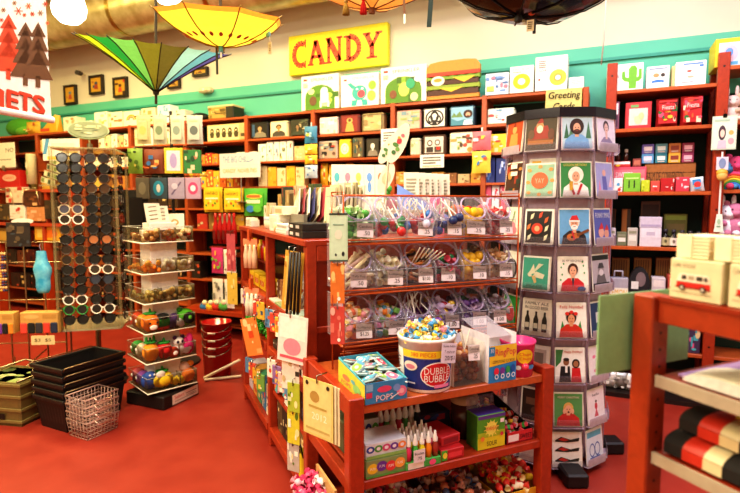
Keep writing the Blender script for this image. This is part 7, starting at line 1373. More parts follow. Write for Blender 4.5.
def glasses_proto(fc, lc):
    e = bpy.data.objects.new('sunglasses', None); 
    m = MB()
    for s in (-1, 1):
        c = [(s * .036 + .029 * math.cos(a) * (1 + .1 * math.sin(a)), -.004 * 0, .028 * math.sin(a) * (1.05 if math.sin(a) > 0 else .95)) for a in [q * math.pi / 8 for q in range(16)]]
        m.tube(c, .0042, fc, 5, True)
        m.box(s * .064 - .006, -.004, .008, s * .064 + .006, .008, .018, fc)
        m.tube([(s * .068, .004, .013), (s * .069, .075, .012), (s * .068, .10, -.012)], .0035, fc, 5)
    m.tube([(-.009, 0, .008), (0, -.003, .011), (.009, 0, .008)], .004, fc, 5)
    f = m.mesh('glasses_frame'); ls = []
    for s in (-1, 1):
        m = MB(); m.add([(s * .036 + .027 * math.cos(a), .001, .027 * math.sin(a)) for a in [q * math.pi / 8 for q in range(16)]], [tuple(range(16))], lc); ls.append(m.mesh('lens'))
    return f, ls
GPRO = {}
def glasses(fc, lc, label, M, group=None):
    if (fc, lc) not in GPRO: GPRO[fc, lc] = glasses_proto(fc + '/g', lc + '/g')
    f, ls = GPRO[fc, lc]; e = bpy.data.objects.new('sunglasses', None); COL.objects.link(e); e.empty_display_size = .03; tag(e, label, 'sunglasses', group); e.matrix_world = M
    for nm, me in (('frame', f), ('lens', ls[0]), ('lens', ls[1])):
        o = bpy.data.objects.new(nm, me); COL.objects.link(o); o.parent = e
ORDN = ['top', 'second', 'third', 'fourth', 'fifth', 'sixth', 'seventh', 'eighth', 'ninth', 'tenth', 'eleventh', 'twelfth', 'thirteenth', 'fourteenth', 'fifteenth', 'sixteenth', 'lowest']
SPECIAL = {(6, 0): ('f0e8d8', '2a2016', 'white framed'), (11, 1): ('f0e6d0', '3a3024', 'white framed'), (14, 0): ('f2ead8', '2a2016', 'white framed'), (15, 0): ('3a8a40', '1c1a14', 'green framed'), (15, 1): ('f0e8d8', '201812', 'white framed'), (5, 0): ('c8b898', '4a4a58', 'pale clear framed'), (8, 1): ('241a12', 'a8683a', 'dark framed amber lens'), (2, 1): ('4a2c18', '1c120c', 'tortoise brown'), (9, 0): ('4a3014', '2a1c10', 'bronze brown framed'), (13, 1): ('5a3420', '20140c', 'brown framed'), (4, 0): ('6a3a1c', '241810', 'reddish brown'), (3, 1): ('3a2a18', '4a3018', 'brown tinted'), (10, 0): ('6a4c20', '281c10', 'dark gold framed'), (7, 0): ('5a4020', '1c140c', 'olive brown framed'), (12, 1): ('2a2a30', '303848', 'blue grey lensed'), (0, 1): ('40261a', '1a120c', 'dark brown')}
GM = Matrix.Translation((GX, GY, 0)) @ Matrix.Rotation(GR, 4, 'Z')
for r in range(17):
    z = 1.845 - r * .079
    for c in range(2):
        fc, lc, nm = SPECIAL.get((r, c), ('17130f', '0f0d0b', 'black'))
        glasses(fc, lc, f'{nm} sunglasses, {ORDN[r]} row, {"left" if c == 0 else "right"} column of the rack front', GM @ Matrix.Translation((-.098 + .196 * c, -GS - .012, z)) @ Matrix.Rotation(R(-6), 4, 'X') @ Matrix.Scale(1.3, 4))
    fc, nm = [('17130f', 'black'), ('6a6258', 'grey'), ('2a1c14', 'dark brown'), ('8a3a28', 'red brown')][(r * 7 + 1) % 4]
    glasses(fc, '0f0d0b', f'{nm} sunglasses on the narrow side face of the rack, {ORDN[r]} row', GM @ Matrix.Rotation(math.pi / 2, 4, 'Z') @ Matrix.Translation((-.10, -GS - .012, z)) @ Matrix.Rotation(R(-6), 4, 'X') @ Matrix.Scale(1.18, 4))
# poster card behind the rack top
a = at_d(42, 158, 4.6); b = at_d(80, 140, 4.6); t = thing('display_poster', 'white poster with blue and yellow bands behind rack top', 'poster', (a + b) / 2 - Vector((0, 0, .1)), YAW + R(-8))
m = MB(); m.box(-.18, 0, 0, .18, .004, .19, 'ece8d0'); m.art((-.18, -.001, 0), (.36, 0, 0), (0, 0, .19), [('p', [(.0, .3), (.1, 1), (.2, 1), (.1, .3)], '5a98b8'), ('r', .12, .04, .95, .2, 'e8c850'), ('r', .25, .5, .85, .8, 'e0dcc0')]); obj('sheet', m, t)
m = MB(); m.cyl((0, .01, -(a.z + b.z) / 2 + .1), (0, .01, .02), .008, .008, '8a8270/m', 8); m.cyl((0, .01, -(a.z + b.z) / 2 + .1), (0, .01, -(a.z + b.z) / 2 + .115), .12, .12, '8a8270/m', 14); obj('stand', m, t)

# ------------------------------------------------------------------ wristband rack
BP = at_d(27, 290, 4.1); BR_ = YAW + R(6)
t = thing('wristband_rack', 'chrome wire counter rack of wristbands and beads at far left', 'rack', (BP.x, BP.y, 0), BR_)
def lz(py): return at_d(27, py, 4.1).z
def lx(px): return (px - 27) / FPX * 4.1
CH_ = 'a89878/m'
m = MB()
for px in (-6, 10, 26, 44, 62): 
    m = MB(); m.cyl((lx(px), 0, .02), (lx(px), 0, lz(240)), .006, .006, CH_, 6); obj('upright_wire', m, t)
for py in (242, 262, 300, 318, 344): m = MB(); m.cyl((lx(-6), 0, lz(py)), (lx(62), 0, lz(py)), .005, .005, CH_, 6); obj('cross_wire', m, t)
m = MB(); m.tube([(lx(-6), 0, .02), (lx(62), 0, .02), (lx(62), -.25, .02), (lx(-6), -.25, .02)], .008, CH_, 6, True); obj('floor_frame', m, t)
m = MB(); m.tube([(lx(12), -.0, lz(358)), (lx(32), -.3, lz(366)), (lx(44), -.02, lz(350))], .005, CH_, 6); obj('lower_hoop', m, t)
def lthing(name, label, cat, px, py, dy=-.03): return thing(name, label, cat, t.matrix_world @ Vector((0, 0, 0)) if False else Vector((BP.x, BP.y, 0)) + Matrix.Rotation(BR_, 3, 'Z') @ Vector((lx(px), dy, lz(py))), BR_)
q = lthing('dark_packet', 'dark clear packet with tiny gold charms on the wristband rack', 'packet', 25, 246, -.05); m = MB(); hh = lz(222) - lz(246); m.box(-lx(27 + 11), 0, 0, lx(27 + 11), .012, hh, '2a241c', .002); m.art((-lx(38), -.001, 0), (2 * lx(38), 0, 0), (0, 0, hh), A_busy(['5a4a30', '3a4448', '6a5a3c', '1c1814'], 14, 5)); obj('packet', m, q); m = MB(); m.tube([(0, .004, hh), (0, .02, hh + .02), (0, .05, hh + .02)], .003, CH_, 5); obj('hook', m, q)
q = lthing('rack_header', 'small white oval header above the wristband rack', 'sign', 29, 221, -.04); m = MB(); m.T = Matrix.Rotation(R(90), 4, 'X') @ Matrix.Diagonal((.08, .022, 1, 1)); m.cyl((0, 0, -.004), (0, 0, .004), 1, 1, 'e8e2cc', 24); obj('plate', m, q); m = MB(); m.cyl((0, .005, -.03), (0, .04, -.18), .004, .004, CH_, 6); obj('stem', m, q)
# tie dye pouch: soft long bag
q = lthing('tie_dye_scarf', 'sky blue tie dye cloth hanging on the wristband rack', 'scarf', 46, 292, -.06); hh = lz(250) - lz(292); m = MB()
vs = []; fs = []; K_ = 12
for i in range(K_ + 1):
    f = i / K_; rr = .018 + .042 * math.sin(math.pi * min(1, (1 - f) * .8 + .05)) + .006 * math.sin(f * 14)
    for k in range(14): a = 2 * math.pi * k / 14; w_ = 1 + .18 * math.sin(5 * a + f * 2); vs.append((rr * w_ * math.cos(a), rr * .5 * w_ * math.sin(a), f * hh))
for i in range(K_):
    for k in range(14): fs.append((i * 14 + k, i * 14 + (k + 1) % 14, (i + 1) * 14 + (k + 1) % 14, (i + 1) * 14 + k))
MATS['TIEDYE'] = noise_mat('tie_dye_cloth', '2a98c0', '7ac8d8', 14, .85, 5)
m.add(vs, fs + [tuple(range(14))[::-1]], 'TIEDYE', True); obj('cloth', m, q); m = MB(); m.tube([(0, 0, hh), (-.02, .02, hh + .03), (-.03, .05, hh + .05)], .003, '8a7a98', 5); obj('hanging_cord', m, q)
for k in range(6):
    c, nm = [('2a4a78', 'navy bead'), ('a83a28', 'red bead'), ('3a7a68', 'teal bead'), ('c8a040', 'gold bead'), ('4a3a6a', 'violet bead'), ('1c2a3a', 'black bead')][k]
    m = MB()
    for z in range(14): m.sph((.004 * math.sin(z), 0, -.022 * z), (.011, .011, .011), c if z % 3 else 'd8b878', 6, 4)
    m.cyl((0, 0, 0), (0, .04, .02), .002, .002, CH_, 5)
    one('bead_strand', m, f'{nm} strand hanging at the left of the wristband rack', 'beads', Vector((BP.x, BP.y, 0)) + Matrix.Rotation(BR_, 3, 'Z') @ Vector((lx(-2 + 2.4 * k), -.03, lz(253))), BR_)
BNDS = [['c03828', '48a048', '7a3a98', '1c1c1c', 'e08828'], ['e04838', '1c1a18', '3a3438', 'd84030', '2a3048']]
for k, (p0, p1, lb) in enumerate(((-4, 21, 'kraft card tray of green, purple and black wristbands'), (27, 62, 'kraft card tray of dark wristbands with white price strip'))):
    q = lthing('wristband_card', lb, 'card tray', (p0 + p1) / 2, 331, -.12); w_ = (p1 - p0) / FPX * 4.1; hh = lz(310) - lz(331)
    m = MB(); m.box(-w_ / 2, 0, 0, w_ / 2, .09, hh, 'c89a50', .004); m.art((-w_ / 2, -.001, 0), (w_, 0, 0), (0, 0, hh), [('o', .3, .8, .2, .1, 'd8b068'), ('r', .6, .7, .95, .9, 'b88840')]); obj('kraft_card', m, q)
    for i, c in enumerate(BNDS[k]):
        m = MB(); x = -w_ / 2 + w_ * (i + .5) / 5
        m.box(x - w_ * .09, -.014, hh * .02, x + w_ * .09, .0, hh * .52, c + '/f', .006); obj('wristband', m, q)
    if k: m = MB(); m.box(-w_ * .2, -.02, -.085, w_ * .42, -.016, -.012, 'e0c890'); m.art((-w_ * .2, -.021, -.085), (w_ * .62, 0, 0), (0, 0, .073), [('t', '$3', .15, .3, .4, .7, '6a4a28'), ('t', '$5', .6, .3, .85, .7, '6a4a28')]); obj('price_strip', m, q)

# ------------------------------------------------------------------ wall goods at far left
def lw(kind, p0, p1, pt_, pb, body, art, name, lb, cat, yf=4.60, d=.1):
    a = on_y(p0, pb, yf); b = on_y(p1, pt_, yf); w = b.x - a.x; h = b.z - a.z
    m = carton(w, h, d, body, art) if kind == 'box' else pouch(w, h, d, body, art)
    return one(name, m, lb, cat, ((a.x + b.x) / 2, yf, a.z))
t = thing('wall_counter', 'red stepped counter board below the far left shelving goods', 'counter', (0, 0, 0))
for p0, p1, py, y0 in ((-8, 66, 222, 4.40), (-8, 66, 190, 4.45)):
    a = on_y(p0, py, y0); b = on_y(p1, py, y0); m = MB(); m.box(a.x, y0, a.z - .04, b.x, 4.66, a.z, 'b4401c/w'); obj('counter_board', m, t)
for x in (on_y(-8, 222, 4.4).x, on_y(40, 222, 4.4).x, on_y(65, 222, 4.4).x): m = MB(); m.box(x, 4.42, 0, x + .05, 4.47, on_y(0, 222, 4.4).z, 'a83a16/w'); m.box(x, 4.47, on_y(0, 190, 4.45).z - .02, x + .05, 4.52, 0, 'a83a16/w'); obj('counter_leg', m, t)
LYF = 4.44
lw('box', -2, 14, 142, 168, 'ece6d2', [('t', 'NO', .5, .62, .95, .78, '4a4438'), ('r', .1, .3, .8, .34, '9a9480')], 'notice_card', 'white notice card reading NO at far left of shelves', 'notice', 4.48, .01)
m = MB(); m.lathe([(0, 0), (.10, 0), (.13, .06), (.11, .12), (.05, .15), (0, .155)], 'b8b4a4/m', 18); a = on_y(9, 172, 4.55); one('metal_tin', m, 'silver domed tin above the red box at far left', 'tin', (a.x, 4.6, a.z))
lw('box', 0, 19, 170, 189, 'b81e18', [('o', .5, .6, .35, .2, 'e8b098'), ('t', 'CANDY', .25, .54, .75, .66, 'b81e18')], 'candy_box', 'red rounded box with pale oval, far left counter', 'box', 4.50, .12)
for i, (p0, p1, pt_, pb, c, pal, lb) in enumerate(((6, 22, 187, 203, 'e0d0b8', ['b82820', 'e8b8a0', 'd84838'], 'red and cream game box in the wire step'), (24, 40, 191, 206, '5a3018', ['3a2010', '8a5028', 'e0b080'], 'brown box next to the game box in wire step'), (10, 24, 205, 219, 'ece8e0', ['c83828', 'f4f0ec', 'd8c8b8'], 'white lidded box with red base on lower counter'), (27, 44, 207, 221, 'c88858', ['e8b898', '7a3820', 'd8a078'], 'copper candy box on lower counter'), (45, 58, 200, 219, '3a2c1c', ['5a4028', '2a2014'], 'dark brown box at right end of lower counter'), (-4, 9, 204, 220, '4a3a24', ['8a6a3c', '2a2014', 'c8a868'], 'olive brown box at left end of lower counter'))):
    lw('box', p0, p1, pt_, pb, c, A_busy(pal, 7, 400 + i), 'candy_box', lb, 'box', LYF)
for i, p in enumerate((4, 30)):
    a = on_y(p, 190, 4.42); t = thing('wire_basket', f'bent chrome wire step holding boxes at far left, {["left", "right"][i]} of two', 'wire basket', (a.x, 4.41, a.z)); W_ = .26
    m = MB(); m.tube([(-W_ / 2, 0, .0), (W_ / 2, 0, 0), (W_ / 2, .0, .02), (-W_ / 2, 0, .02)], .006, 'd8cca8/m', 6, True); obj('front_rail', m, t)
    m = MB(); m.tube([(-W_ / 2, .0, .02), (-W_ / 2 - .04, .02, -.2)], .006, 'd8cca8/m', 6); m.tube([(W_ / 2, .0, .02), (W_ / 2 + .04, .02, -.2)], .006, 'd8cca8/m', 6); obj('side_wire', m, t)
m = MB(); a = on_y(30, 184, 4.55); m.lathe([(0, 0), (.062, 0), (.062, .38), (.058, .40), (0, .40)], 'd0c8a0', 16); m.art((-.03, -.064, .08), (.06, 0, 0), (0, 0, .24), [('o', .5, .7, .4, .2, 'e8e0c0'), ('o', .5, .3, .3, .14, '8a9a58')]); one('tall_canister', m, 'tall pale canister beside the slanted card display', 'canister', (a.x, 4.58, a.z))
t = thing('card_display', 'slanted clear display of green trimmed cards near the canister', 'display', on_y(48, 186, 4.5))
for k in range(4):
    m = MB(); m.T = Matrix.Rotation(R(14), 4, 'Y') ; z = .02 + k * .085; m.box(-.15, .03 * k, z, .12, .03 * k + .006, z + .075, 'c8c8a8'); m.art((-.15, .03 * k - .001, z), (.27, 0, 0), (0, 0, .075), [('r', .04 + .24 * q, .15, .24 + .24 * q, .85, ['7a8a50', 'e0d8b8', '3a4a30', 'a8b078'][(q + k) % 4]) for q in range(4)]); obj('card_row', m, t)
m = MB(); m.box(-.17, -.01, 0, .16, .14, .02, 'd8d0b0/cc'); obj('clear_base', m, t)
lw('box', 35, 60, 227, 240, 'e0a828', [('o', .6, .5, .3, .3, 'e87828'), ('r', .1, .2, .4, .8, 'e8c860')], 'candy_box', 'yellow orange box right of the dark packet', 'box', 4.45, .2)
lw('box', -5, 8, 228, 243, '7a5a28', [('r', .1, .2, .9, .8, 'c8a048')], 'candy_box', 'brown gold box below lower counter at far left', 'box', 4.45, .2)
# darker rows filling the low wall shelves
def fill(px0, px1, zi, n, cols, hgt, lb, gp, nm='boxed_toy', yf=4.70):
    a = on_y(px0, 250, yf).x; b = on_y(px1, 250, yf).x; z = ZS[zi]; rr = random.Random(int(px0 + zi * 13))
    for i in range(n):
        x = a + (b - a) * (i + .5) / n; w = (b - a) / n * .9; h = hgt * rr.uniform(.8, 1); c = cols[i % len(cols)]
        if min(abs(x - u - .02) for u in XU) < w / 2 + .03: continue
        one(nm, carton(w, h, .14, c, A_busy(cols + ['d8b878', 'c8502c'], 5, zi * 50 + i)), lb, 'package', (x, yf, z), 0, gp)
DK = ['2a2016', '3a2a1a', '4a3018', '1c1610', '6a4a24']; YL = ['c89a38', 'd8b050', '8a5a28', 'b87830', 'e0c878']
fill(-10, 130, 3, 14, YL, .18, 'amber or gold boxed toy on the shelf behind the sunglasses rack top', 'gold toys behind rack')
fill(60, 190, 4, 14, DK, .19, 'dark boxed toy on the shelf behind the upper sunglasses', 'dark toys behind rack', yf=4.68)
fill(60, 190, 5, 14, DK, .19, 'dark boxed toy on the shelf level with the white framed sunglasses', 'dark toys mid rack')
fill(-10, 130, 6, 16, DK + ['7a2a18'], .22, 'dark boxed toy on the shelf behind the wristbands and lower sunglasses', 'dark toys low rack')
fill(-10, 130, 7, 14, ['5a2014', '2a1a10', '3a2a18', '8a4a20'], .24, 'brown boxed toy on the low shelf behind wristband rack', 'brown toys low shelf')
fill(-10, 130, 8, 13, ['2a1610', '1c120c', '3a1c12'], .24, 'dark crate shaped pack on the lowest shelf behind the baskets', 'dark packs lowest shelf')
fill(186, 245, 5, 5, ['d8a838', 'b83828', '8a6a38', 'c8c0a0'], .2, 'yellow or red pack on the shelf beneath the red candy bottles', 'packs under bottles')
fill(130, 200, 7, 8, ['6a4a30', '3a3028', '8a7a60', '2a241c'], .22, 'brown grey pack on the shelf behind the plush tower', 'packs behind tower')
for i, (p0, p1, pt_, pb, c, pal, lb) in enumerate(((211, 222, 248, 273, 'c83a78', ['e8c838', '3a98c0', '78b848'], 'pink and green magazine hanging below the red bottles'), (223, 235, 250, 274, 'ece6dc', ['c8c0b4', '8a8478', 'd86868'], 'white magazine next to the pink magazine'), (212, 222, 279, 306, 'e0dcd0', ['4a4840', '8a887c'], 'grey white shirt pack left of two, by the island'), (224, 233, 280, 308, 'e8e4d8', ['58564e', 'a8a498'], 'grey white shirt pack right of two, by the island'))):
    lw('bag', p0, p1, pt_, pb, c, A_busy(pal, 8, 430 + i), 'magazine' if i < 2 else 'shirt_pack', lb, 'package', 4.50, .03)
a = on_y(222, 312, 4.45); m = MB(); m.box(-.55, 0, -.04, .45, .2, 0, 'a83a18/w'); m.box(-.55, .15, -a.z, -.5, .2, -.04, 'a83a18/w'); m.box(.40, .15, -a.z, .45, .2, -.04, 'a83a18/w'); one('low_bench', m, 'low red wooden bench under the shirt packs', 'bench', (a.x, 4.45, a.z))
for i, (px, c, nm) in enumerate(((201, '3a78b0', 'blue'), (207, 'e0c030', 'yellow'), (213, 'c83828', 'red'), (220, '58a848', 'green'))):
    a = on_y(px, 312, 4.46); m = MB(); m.sph((0, 0, .05), (.06, .05, .05), c + '/f', 10, 7); m.sph((.02, -.02, .10), .03, 'e8d8b0/f', 8, 6); one('bean_toy', m, f'{nm} bean toy with cream head on the low bench', 'toy', (a.x, 4.52, a.z + .001))
# stack of red pails
t0 = at_d(218, 378, 4.55); PX_, PY_ = t0.x, t0.y
for k in range(4):
    t = thing('red_pail', ['lowest red pail standing on the floor by the island end', 'second red pail up in the nested stack', 'third red pail up in the nested stack', 'topmost red pail of the nested stack'][k], 'pail', (PX_, PY_, .066 * k + .001), R(20))
    m = MB(); m.lathe([(0, 0), (.112, 0), (.124, .27), (.129, .27), (.129, .28), (.120, .28), (.109, .006), (0, .006)], 'b01a1a/g', 26); obj('pail_body', m, t)
    m = MB(); m.tube([(.128 * math.cos(R(a)), .128 * math.sin(R(a)), .262 - .06 * math.sin(R(a + 180))) for a in range(180, 361, 20)], .003, '8a8078/m', 5); obj('wire_handle', m, t)
    m = MB(); m.cyl((-.03, -.128, .202), (.03, -.128, .202), .009, .009, 'e8dcd0', 8); obj('handle_grip', m, t)
for k, (p, q, lb) in enumerate((((204, 378), (240, 360), 'white wooden stick leaning up from the floor by the pails'), ((204, 380), (241, 376), 'white wooden stick lying on the floor by the pails'))):
    a = on_z(*p, .015); b = on_z(*q, .015) if k else at_d(*q, (on_z(*p, .015) - EYEP).dot(FW) * .98); m = MB(); m.cyl(a, b, .012, .012, 'e0d0b8', 8); one('wooden_stick', m, lb, 'stick')

# ------------------------------------------------------------------ hanging bag rack behind the plush tower
KP = at_d(172, 200, 4.75); KR = YAW + R(0)
t = thing('peg_rack', 'black wire peg rack of hanging bags behind the plush tower', 'rack', (KP.x, KP.y, 0), KR)
def kz(py): return at_d(172, py, 4.75).z
def kx(px): return (px - 172) / FPX * 4.75
m = MB(); m.cyl((0, .03, 0), (0, .03, kz(112)), .014, .014, '1c1a18', 8); obj('pole', m, t)
m = MB(); m.cyl((0, .03, 0), (0, .03, .02), .2, .2, '1c1a18', 20); obj('base', m, t)
for py in (117, 147, 176): m = MB(); m.cyl((kx(136), .03, kz(py)), (kx(207), .03, kz(py)), .006, .006, '2a2824', 6); obj('cross_bar', m, t)
def kbag(p0, p1, pt_, pb, c, art, lb, kind='bag', y=-.06):
    w = (p1 - p0) / FPX * 4.75; h = kz(pt_) - kz(pb); tt = thing('hanging_bag' if kind == 'bag' else 'hanging_pack', lb, 'bag' if kind == 'bag' else 'package', Vector((KP.x, KP.y, 0)) + Matrix.Rotation(KR, 3, 'Z') @ Vector((kx((p0 + p1) / 2), y, kz(pb))), KR)
    obj('bag_body', pouch(w, h, .05, c, art) if kind == 'bag' else carton(w, h, .03, c, art), tt)
    m = MB(); m.tube([(0, .02, h - .01), (0, .02, h + .012), (0, .09, h + .012)], .003, '8a8680/m', 5); obj('peg', m, tt)
for i, (p0, p1, c) in enumerate(((141, 155, 'b8ac78'), (157, 171, 'b0b090'), (174, 188, 'c0bca0'), (190, 206, 'b8b8a8'))):
    kbag(p0, p1, 117, 145, c, [('r', .1, .05, .9, .95, c), ('o', .5, .45, .3, .2, ['a8a858', '6a7a58', '7a8a78', '58605a'][i]), ('r', .2, .8, .8, .88, 'b8b088')], ['straw', 'pale sage', 'ivory', 'grey white'][i] + ' shopping bag in the top row of the peg rack')
for i, (p0, p1, pt_, c, pal, kd) in enumerate(((131, 146, 149, '7a9a38', ['4a6a20', 'c8b858', '2a3a18'], 'bag'), (147, 167, 150, '7a3a1c', ['c86828', '3a6a98', 'e0b060', '4a2414'], 'bag'), (168, 186, 149, 'e0c030', ['c8a8d0', 'e8e0d0', '8a6ab0'], 'box'), (187, 204, 151, '2a7a38', ['b87a58', 'd8c8a0', '184a20'], 'box'))):
    art = A_busy(pal, 8, 450 + i) if i != 2 else [('r', .12, .1, .88, .9, 'd8d0dc'), ('o', .5, .5, .2, .3, 'a898c8')]
    kbag(p0, p1, pt_, 174, c, art, ['green and black', 'brown orange round topped', 'yellow framed purple', 'green and tan'][i] + ' toy pack in the second row of the peg rack', kd)
for i, (p0, p1, c, a) in enumerate(((139, 152, '6a6450', [('o', .5, .5, .3, .3, '8a8468')]), (153, 170, '3a4a50', [('o', .5, .5, .32, .36, '2a90a8'), ('o', .5, .5, .12, .2, 'e0e0d0')]), (171, 187, 'a89ab0', [('l', (.2, .2), (.8, .8), .014, '6a5a7a'), ('o', .4, .6, .2, .15, 'c8c0d0')]), (188, 203, 'b898b0', [('o', .5, .5, .34, .3, 'd84878'), ('o', .5, .5, .18, .15, 'f0e0e8')]))):
    kbag(p0, p1, 178, 199, c, a, ['grey olive', 'dark teal disc', 'lilac striped', 'pink swirl'][i] + ' square pack in the third row of the peg rack', 'box')
kbag(123, 150, 190, 232, '14120f', [('r', .1, .1, .9, .9, '1c1814')], 'black folded shirt hanging left below the peg rack rows')

# ------------------------------------------------------------------ clear plush tower
TN = on_z(164, 411, 0); vdir = (Vector((TN.x, TN.y, 0))).normalized(); TC = TN + vdir * .26
t = thing('plush_tower', 'clear tiered display tower with white column on a black base', 'display tower', (TC.x, TC.y, 0), R(68))
m = MB(); m.T = Matrix.Rotation(R(23), 4, 'Z'); m.box(-.185, -.185, 0, .185, .185, .10, '1a1614', .008); obj('black_base', m, t)
m = MB(); m.T = Matrix.Rotation(R(23), 4, 'Z'); m.box(-.10, -.1865, .012, .17, -.1855, .085, 'e8dcd0'); m.art((-.10, -.187, .012), (.27, 0, 0), (0, 0, .073), [('t', 'Select', .08, .5, .45, .85, 'c82830'), ('r', .5, .6, .94, .66, '5a4a40'), ('r', .08, .25, .92, .31, '8a7a6a'), ('r', .5, .42, .9, .47, '8a7a6a')]); obj('base_sign', m, t)
TS = .187; TZS = [.135, .352, .57, .787, 1.0, 1.222]
m = MB(); m.box(-.10, -.10, .10, .10, .10, 1.30, 'ece4d4', .004); obj('white_column', m, t)
for z in TZS:
    m = MB(); m.box(-TS, -TS, z - .008, TS, TS, z, 'cfc4a4/c', .002); m.tube([(-TS, -TS, z - .004), (TS, -TS, z - .004), (TS, TS, z - .004), (-TS, TS, z - .004)], .005, 'ece4cc', 5, True); obj('tray_floor', m, t)
    m = MB()
    for a, b in (((-TS, -TS), (TS, -TS)), ((TS, -TS), (TS, TS)), ((TS, TS), (-TS, TS)), ((-TS, TS), (-TS, -TS))): m.add([(a[0], a[1], z), (b[0], b[1], z), (b[0], b[1], z + .105), (a[0], a[1], z + .105)], [(0, 1, 2, 3)], '8a7c5c/c')
    for f in (-.06, .06): m.add([(f, -TS, z), (f, -.1, z), (f, -.1, z + .10), (f, -TS, z + .10)], [(0, 1, 2, 3)], '8a7c5c/c'); m.add([(-TS, f, z), (-.1, f, z), (-.1, f, z + .10), (-TS, f, z + .10)], [(0, 1, 2, 3)], '8a7c5c/c')
    m.tube([(-TS, -TS, z + .105), (TS, -TS, z + .105), (TS, TS, z + .105), (-TS, TS, z + .105)], .0022, 'f0e8d8/cc', 4, True); obj('tray_wall', m, t)
TM = Matrix.Translation((TC.x, TC.y, 0)) @ Matrix.Rotation(R(68), 4, 'Z')
def tloc(x, y, z): return TM @ Vector((x, y, z))
rr = random.Random(21)
TR = [(5, [('b07a38', 'e0c080', '8a5028'), ('9a6a34', 'b8904c', 'c85030'), ('b83020', 'e0c890', '6a3018')], 'small brown or red charm heaped in the top tray of the tower', 'charms top tray'), (4, [('f0982c', 'f4b048', 'e88020'), ('e0d8b0', 'd8c088', 'e8e0c0'), ('d8c890', 'e8dcb8', 'c8b070')], 'small orange or cream charm in the second tray of the tower', 'charms second tray'), (3, [('a08a48', 'c0ac60', '7a6430'), ('b8944a', 'd8bc78', '8a7240'), ('c0ac5c', 'a88844', '8a6c38')], 'small olive brown charm in the third tray of the tower', 'charms third tray')]
for ti, pals, lb, gp in TR:
    for seg in range(3):
        for k in range(20):
            x = -.16 + .12 * seg + rr.uniform(.01, .095); y = rr.uniform(-.175, -.115); c = rr.choice(pals[seg])
            me = piece('ball', c); o = bpy.data.objects.new('toy_charm', me); COL.objects.link(o); tag(o, lb, 'charm', gp); o.location = tloc(x, y, TZS[ti] + .016 + rr.uniform(0, .06)); o.scale = (1.25,) * 3
    for k in range(16):
        c = rr.choice(pals[0]); o = bpy.data.objects.new('toy_charm', piece('ball', c)); COL.objects.link(o); tag(o, lb, 'charm', gp); o.location = tloc(rr.uniform(-.175, -.115), rr.uniform(-.10, .16), TZS[ti] + .014 + rr.uniform(0, .03))
def fruit(name, lb, x, y, ti, parts, s=1.34):
    tt = thing(name, lb, 'plush toy', tloc(x, y, TZS[ti] + .001), R(68))
    for nm, shapes in parts:
        m = MB()
        for sh in shapes: m.sph(tuple(v * s for v in sh[0]), tuple(v * s for v in sh[1]), sh[2], 10, 7)
        obj(nm, m, tt)
LEAFS = lambda z, c='2f8a30': [((.018 * math.cos(a), .018 * math.sin(a), z), (.02, .009, .007), c + '/f') for a in (0, 1.26, 2.5, 3.8, 5)] + [((0, 0, z + .012), (.007, .007, .016), c + '/f')]
fruit('plush_toy', 'orange round plush with white tag, fourth tray left corner', -.13, -.13, 2, [('body', [((0, 0, .05), (.05, .05, .05), 'e87a18/f')]), ('face', [((-.02, -.05, .055), (.006, .004, .006), '1c1410'), ((.02, -.05, .055), (.006, .004, .006), '1c1410'), ((0, -.048, .03), (.022, .006, .014), 'e8e0d0/f')]), ('leaf', LEAFS(.1))])
fruit('plush_toy', 'green and black plush with red base in the fourth tray', -.045, -.135, 2, [('body', [((0, 0, .045), (.042, .04, .04), '2a8a2c/f'), ((0, 0, .015), (.04, .038, .018), 'c8281c/f')]), ('cap', [((0, -.01, .075), (.035, .03, .02), '16140f/f')])])
fruit('plush_toy', 'purple and white plush cluster in the middle of fourth tray', .05, -.135, 2, [('body', [((-.02, 0, .03), (.03, .03, .03), '4a2a58/f'), ((.03, 0, .03), (.03, .03, .03), 'e8e0d8/f'), ((.0, .01, .055), (.028, .028, .026), '58386a/f')]), ('tag', [((.01, -.035, .03), (.018, .003, .014), 'f4f0e8')])])
fruit('plush_toy', 'bright green and black round plush at right of fourth tray', .135, -.12, 2, [('body', [((0, 0, .05), (.052, .05, .05), '58b028/f')]), ('face', [((.005, -.04, .05), (.034, .02, .034), '16140f/f'), ((.005, -.055, .055), (.012, .008, .012), '68c038/f')]), ('stem', [((-.03, 0, .095), (.018, .016, .014), '2f7a20/f')])])
fruit('plush_toy', 'orange pineapple plush with leaves, fifth tray left corner', -.135, -.13, 1, [('body', [((0, 0, .05), (.045, .043, .052), 'e89020/f')]), ('crown', LEAFS(.105) + [((.02, 0, .12), (.008, .008, .02), '3a9a38/f'), ((-.02, 0, .118), (.008, .008, .02), '3a9a38/f')])])
fruit('plush_toy', 'red strawberry plush with green cap in the fifth tray', -.04, -.14, 1, [('body', [((0, 0, .055), (.042, .04, .04), 'd02828/f'), ((0, 0, .03), (.032, .03, .03), 'c82424/f')]), ('leaf', LEAFS(.092))])
fruit('plush_toy', 'coral red round plush beside the strawberry', .025, -.15, 1, [('body', [((0, 0, .03), (.032, .03, .03), 'd84828/f')]), ('tag', [((0, -.03, .03), (.014, .003, .012), 'f0e8e0')])])
fruit('plush_toy', 'white and purple panda like plush in the fifth tray', .075, -.12, 1, [('body', [((0, 0, .035), (.04, .035, .035), 'e0d8d0/f'), ((.0, -.005, .08), (.032, .03, .028), 'e8e0d8/f')]), ('patch', [((-.022, -.01, .105), (.012, .01, .012), '4a2a50/f'), ((.022, -.01, .105), (.012, .01, .012), '4a2a50/f'), ((-.012, -.03, .082), (.008, .005, .009), '3a2040/f'), ((.012, -.03, .082), (.008, .005, .009), '3a2040/f')]), ('tag', [((.03, -.04, .03), (.02, .003, .018), 'f4f0ec')])])
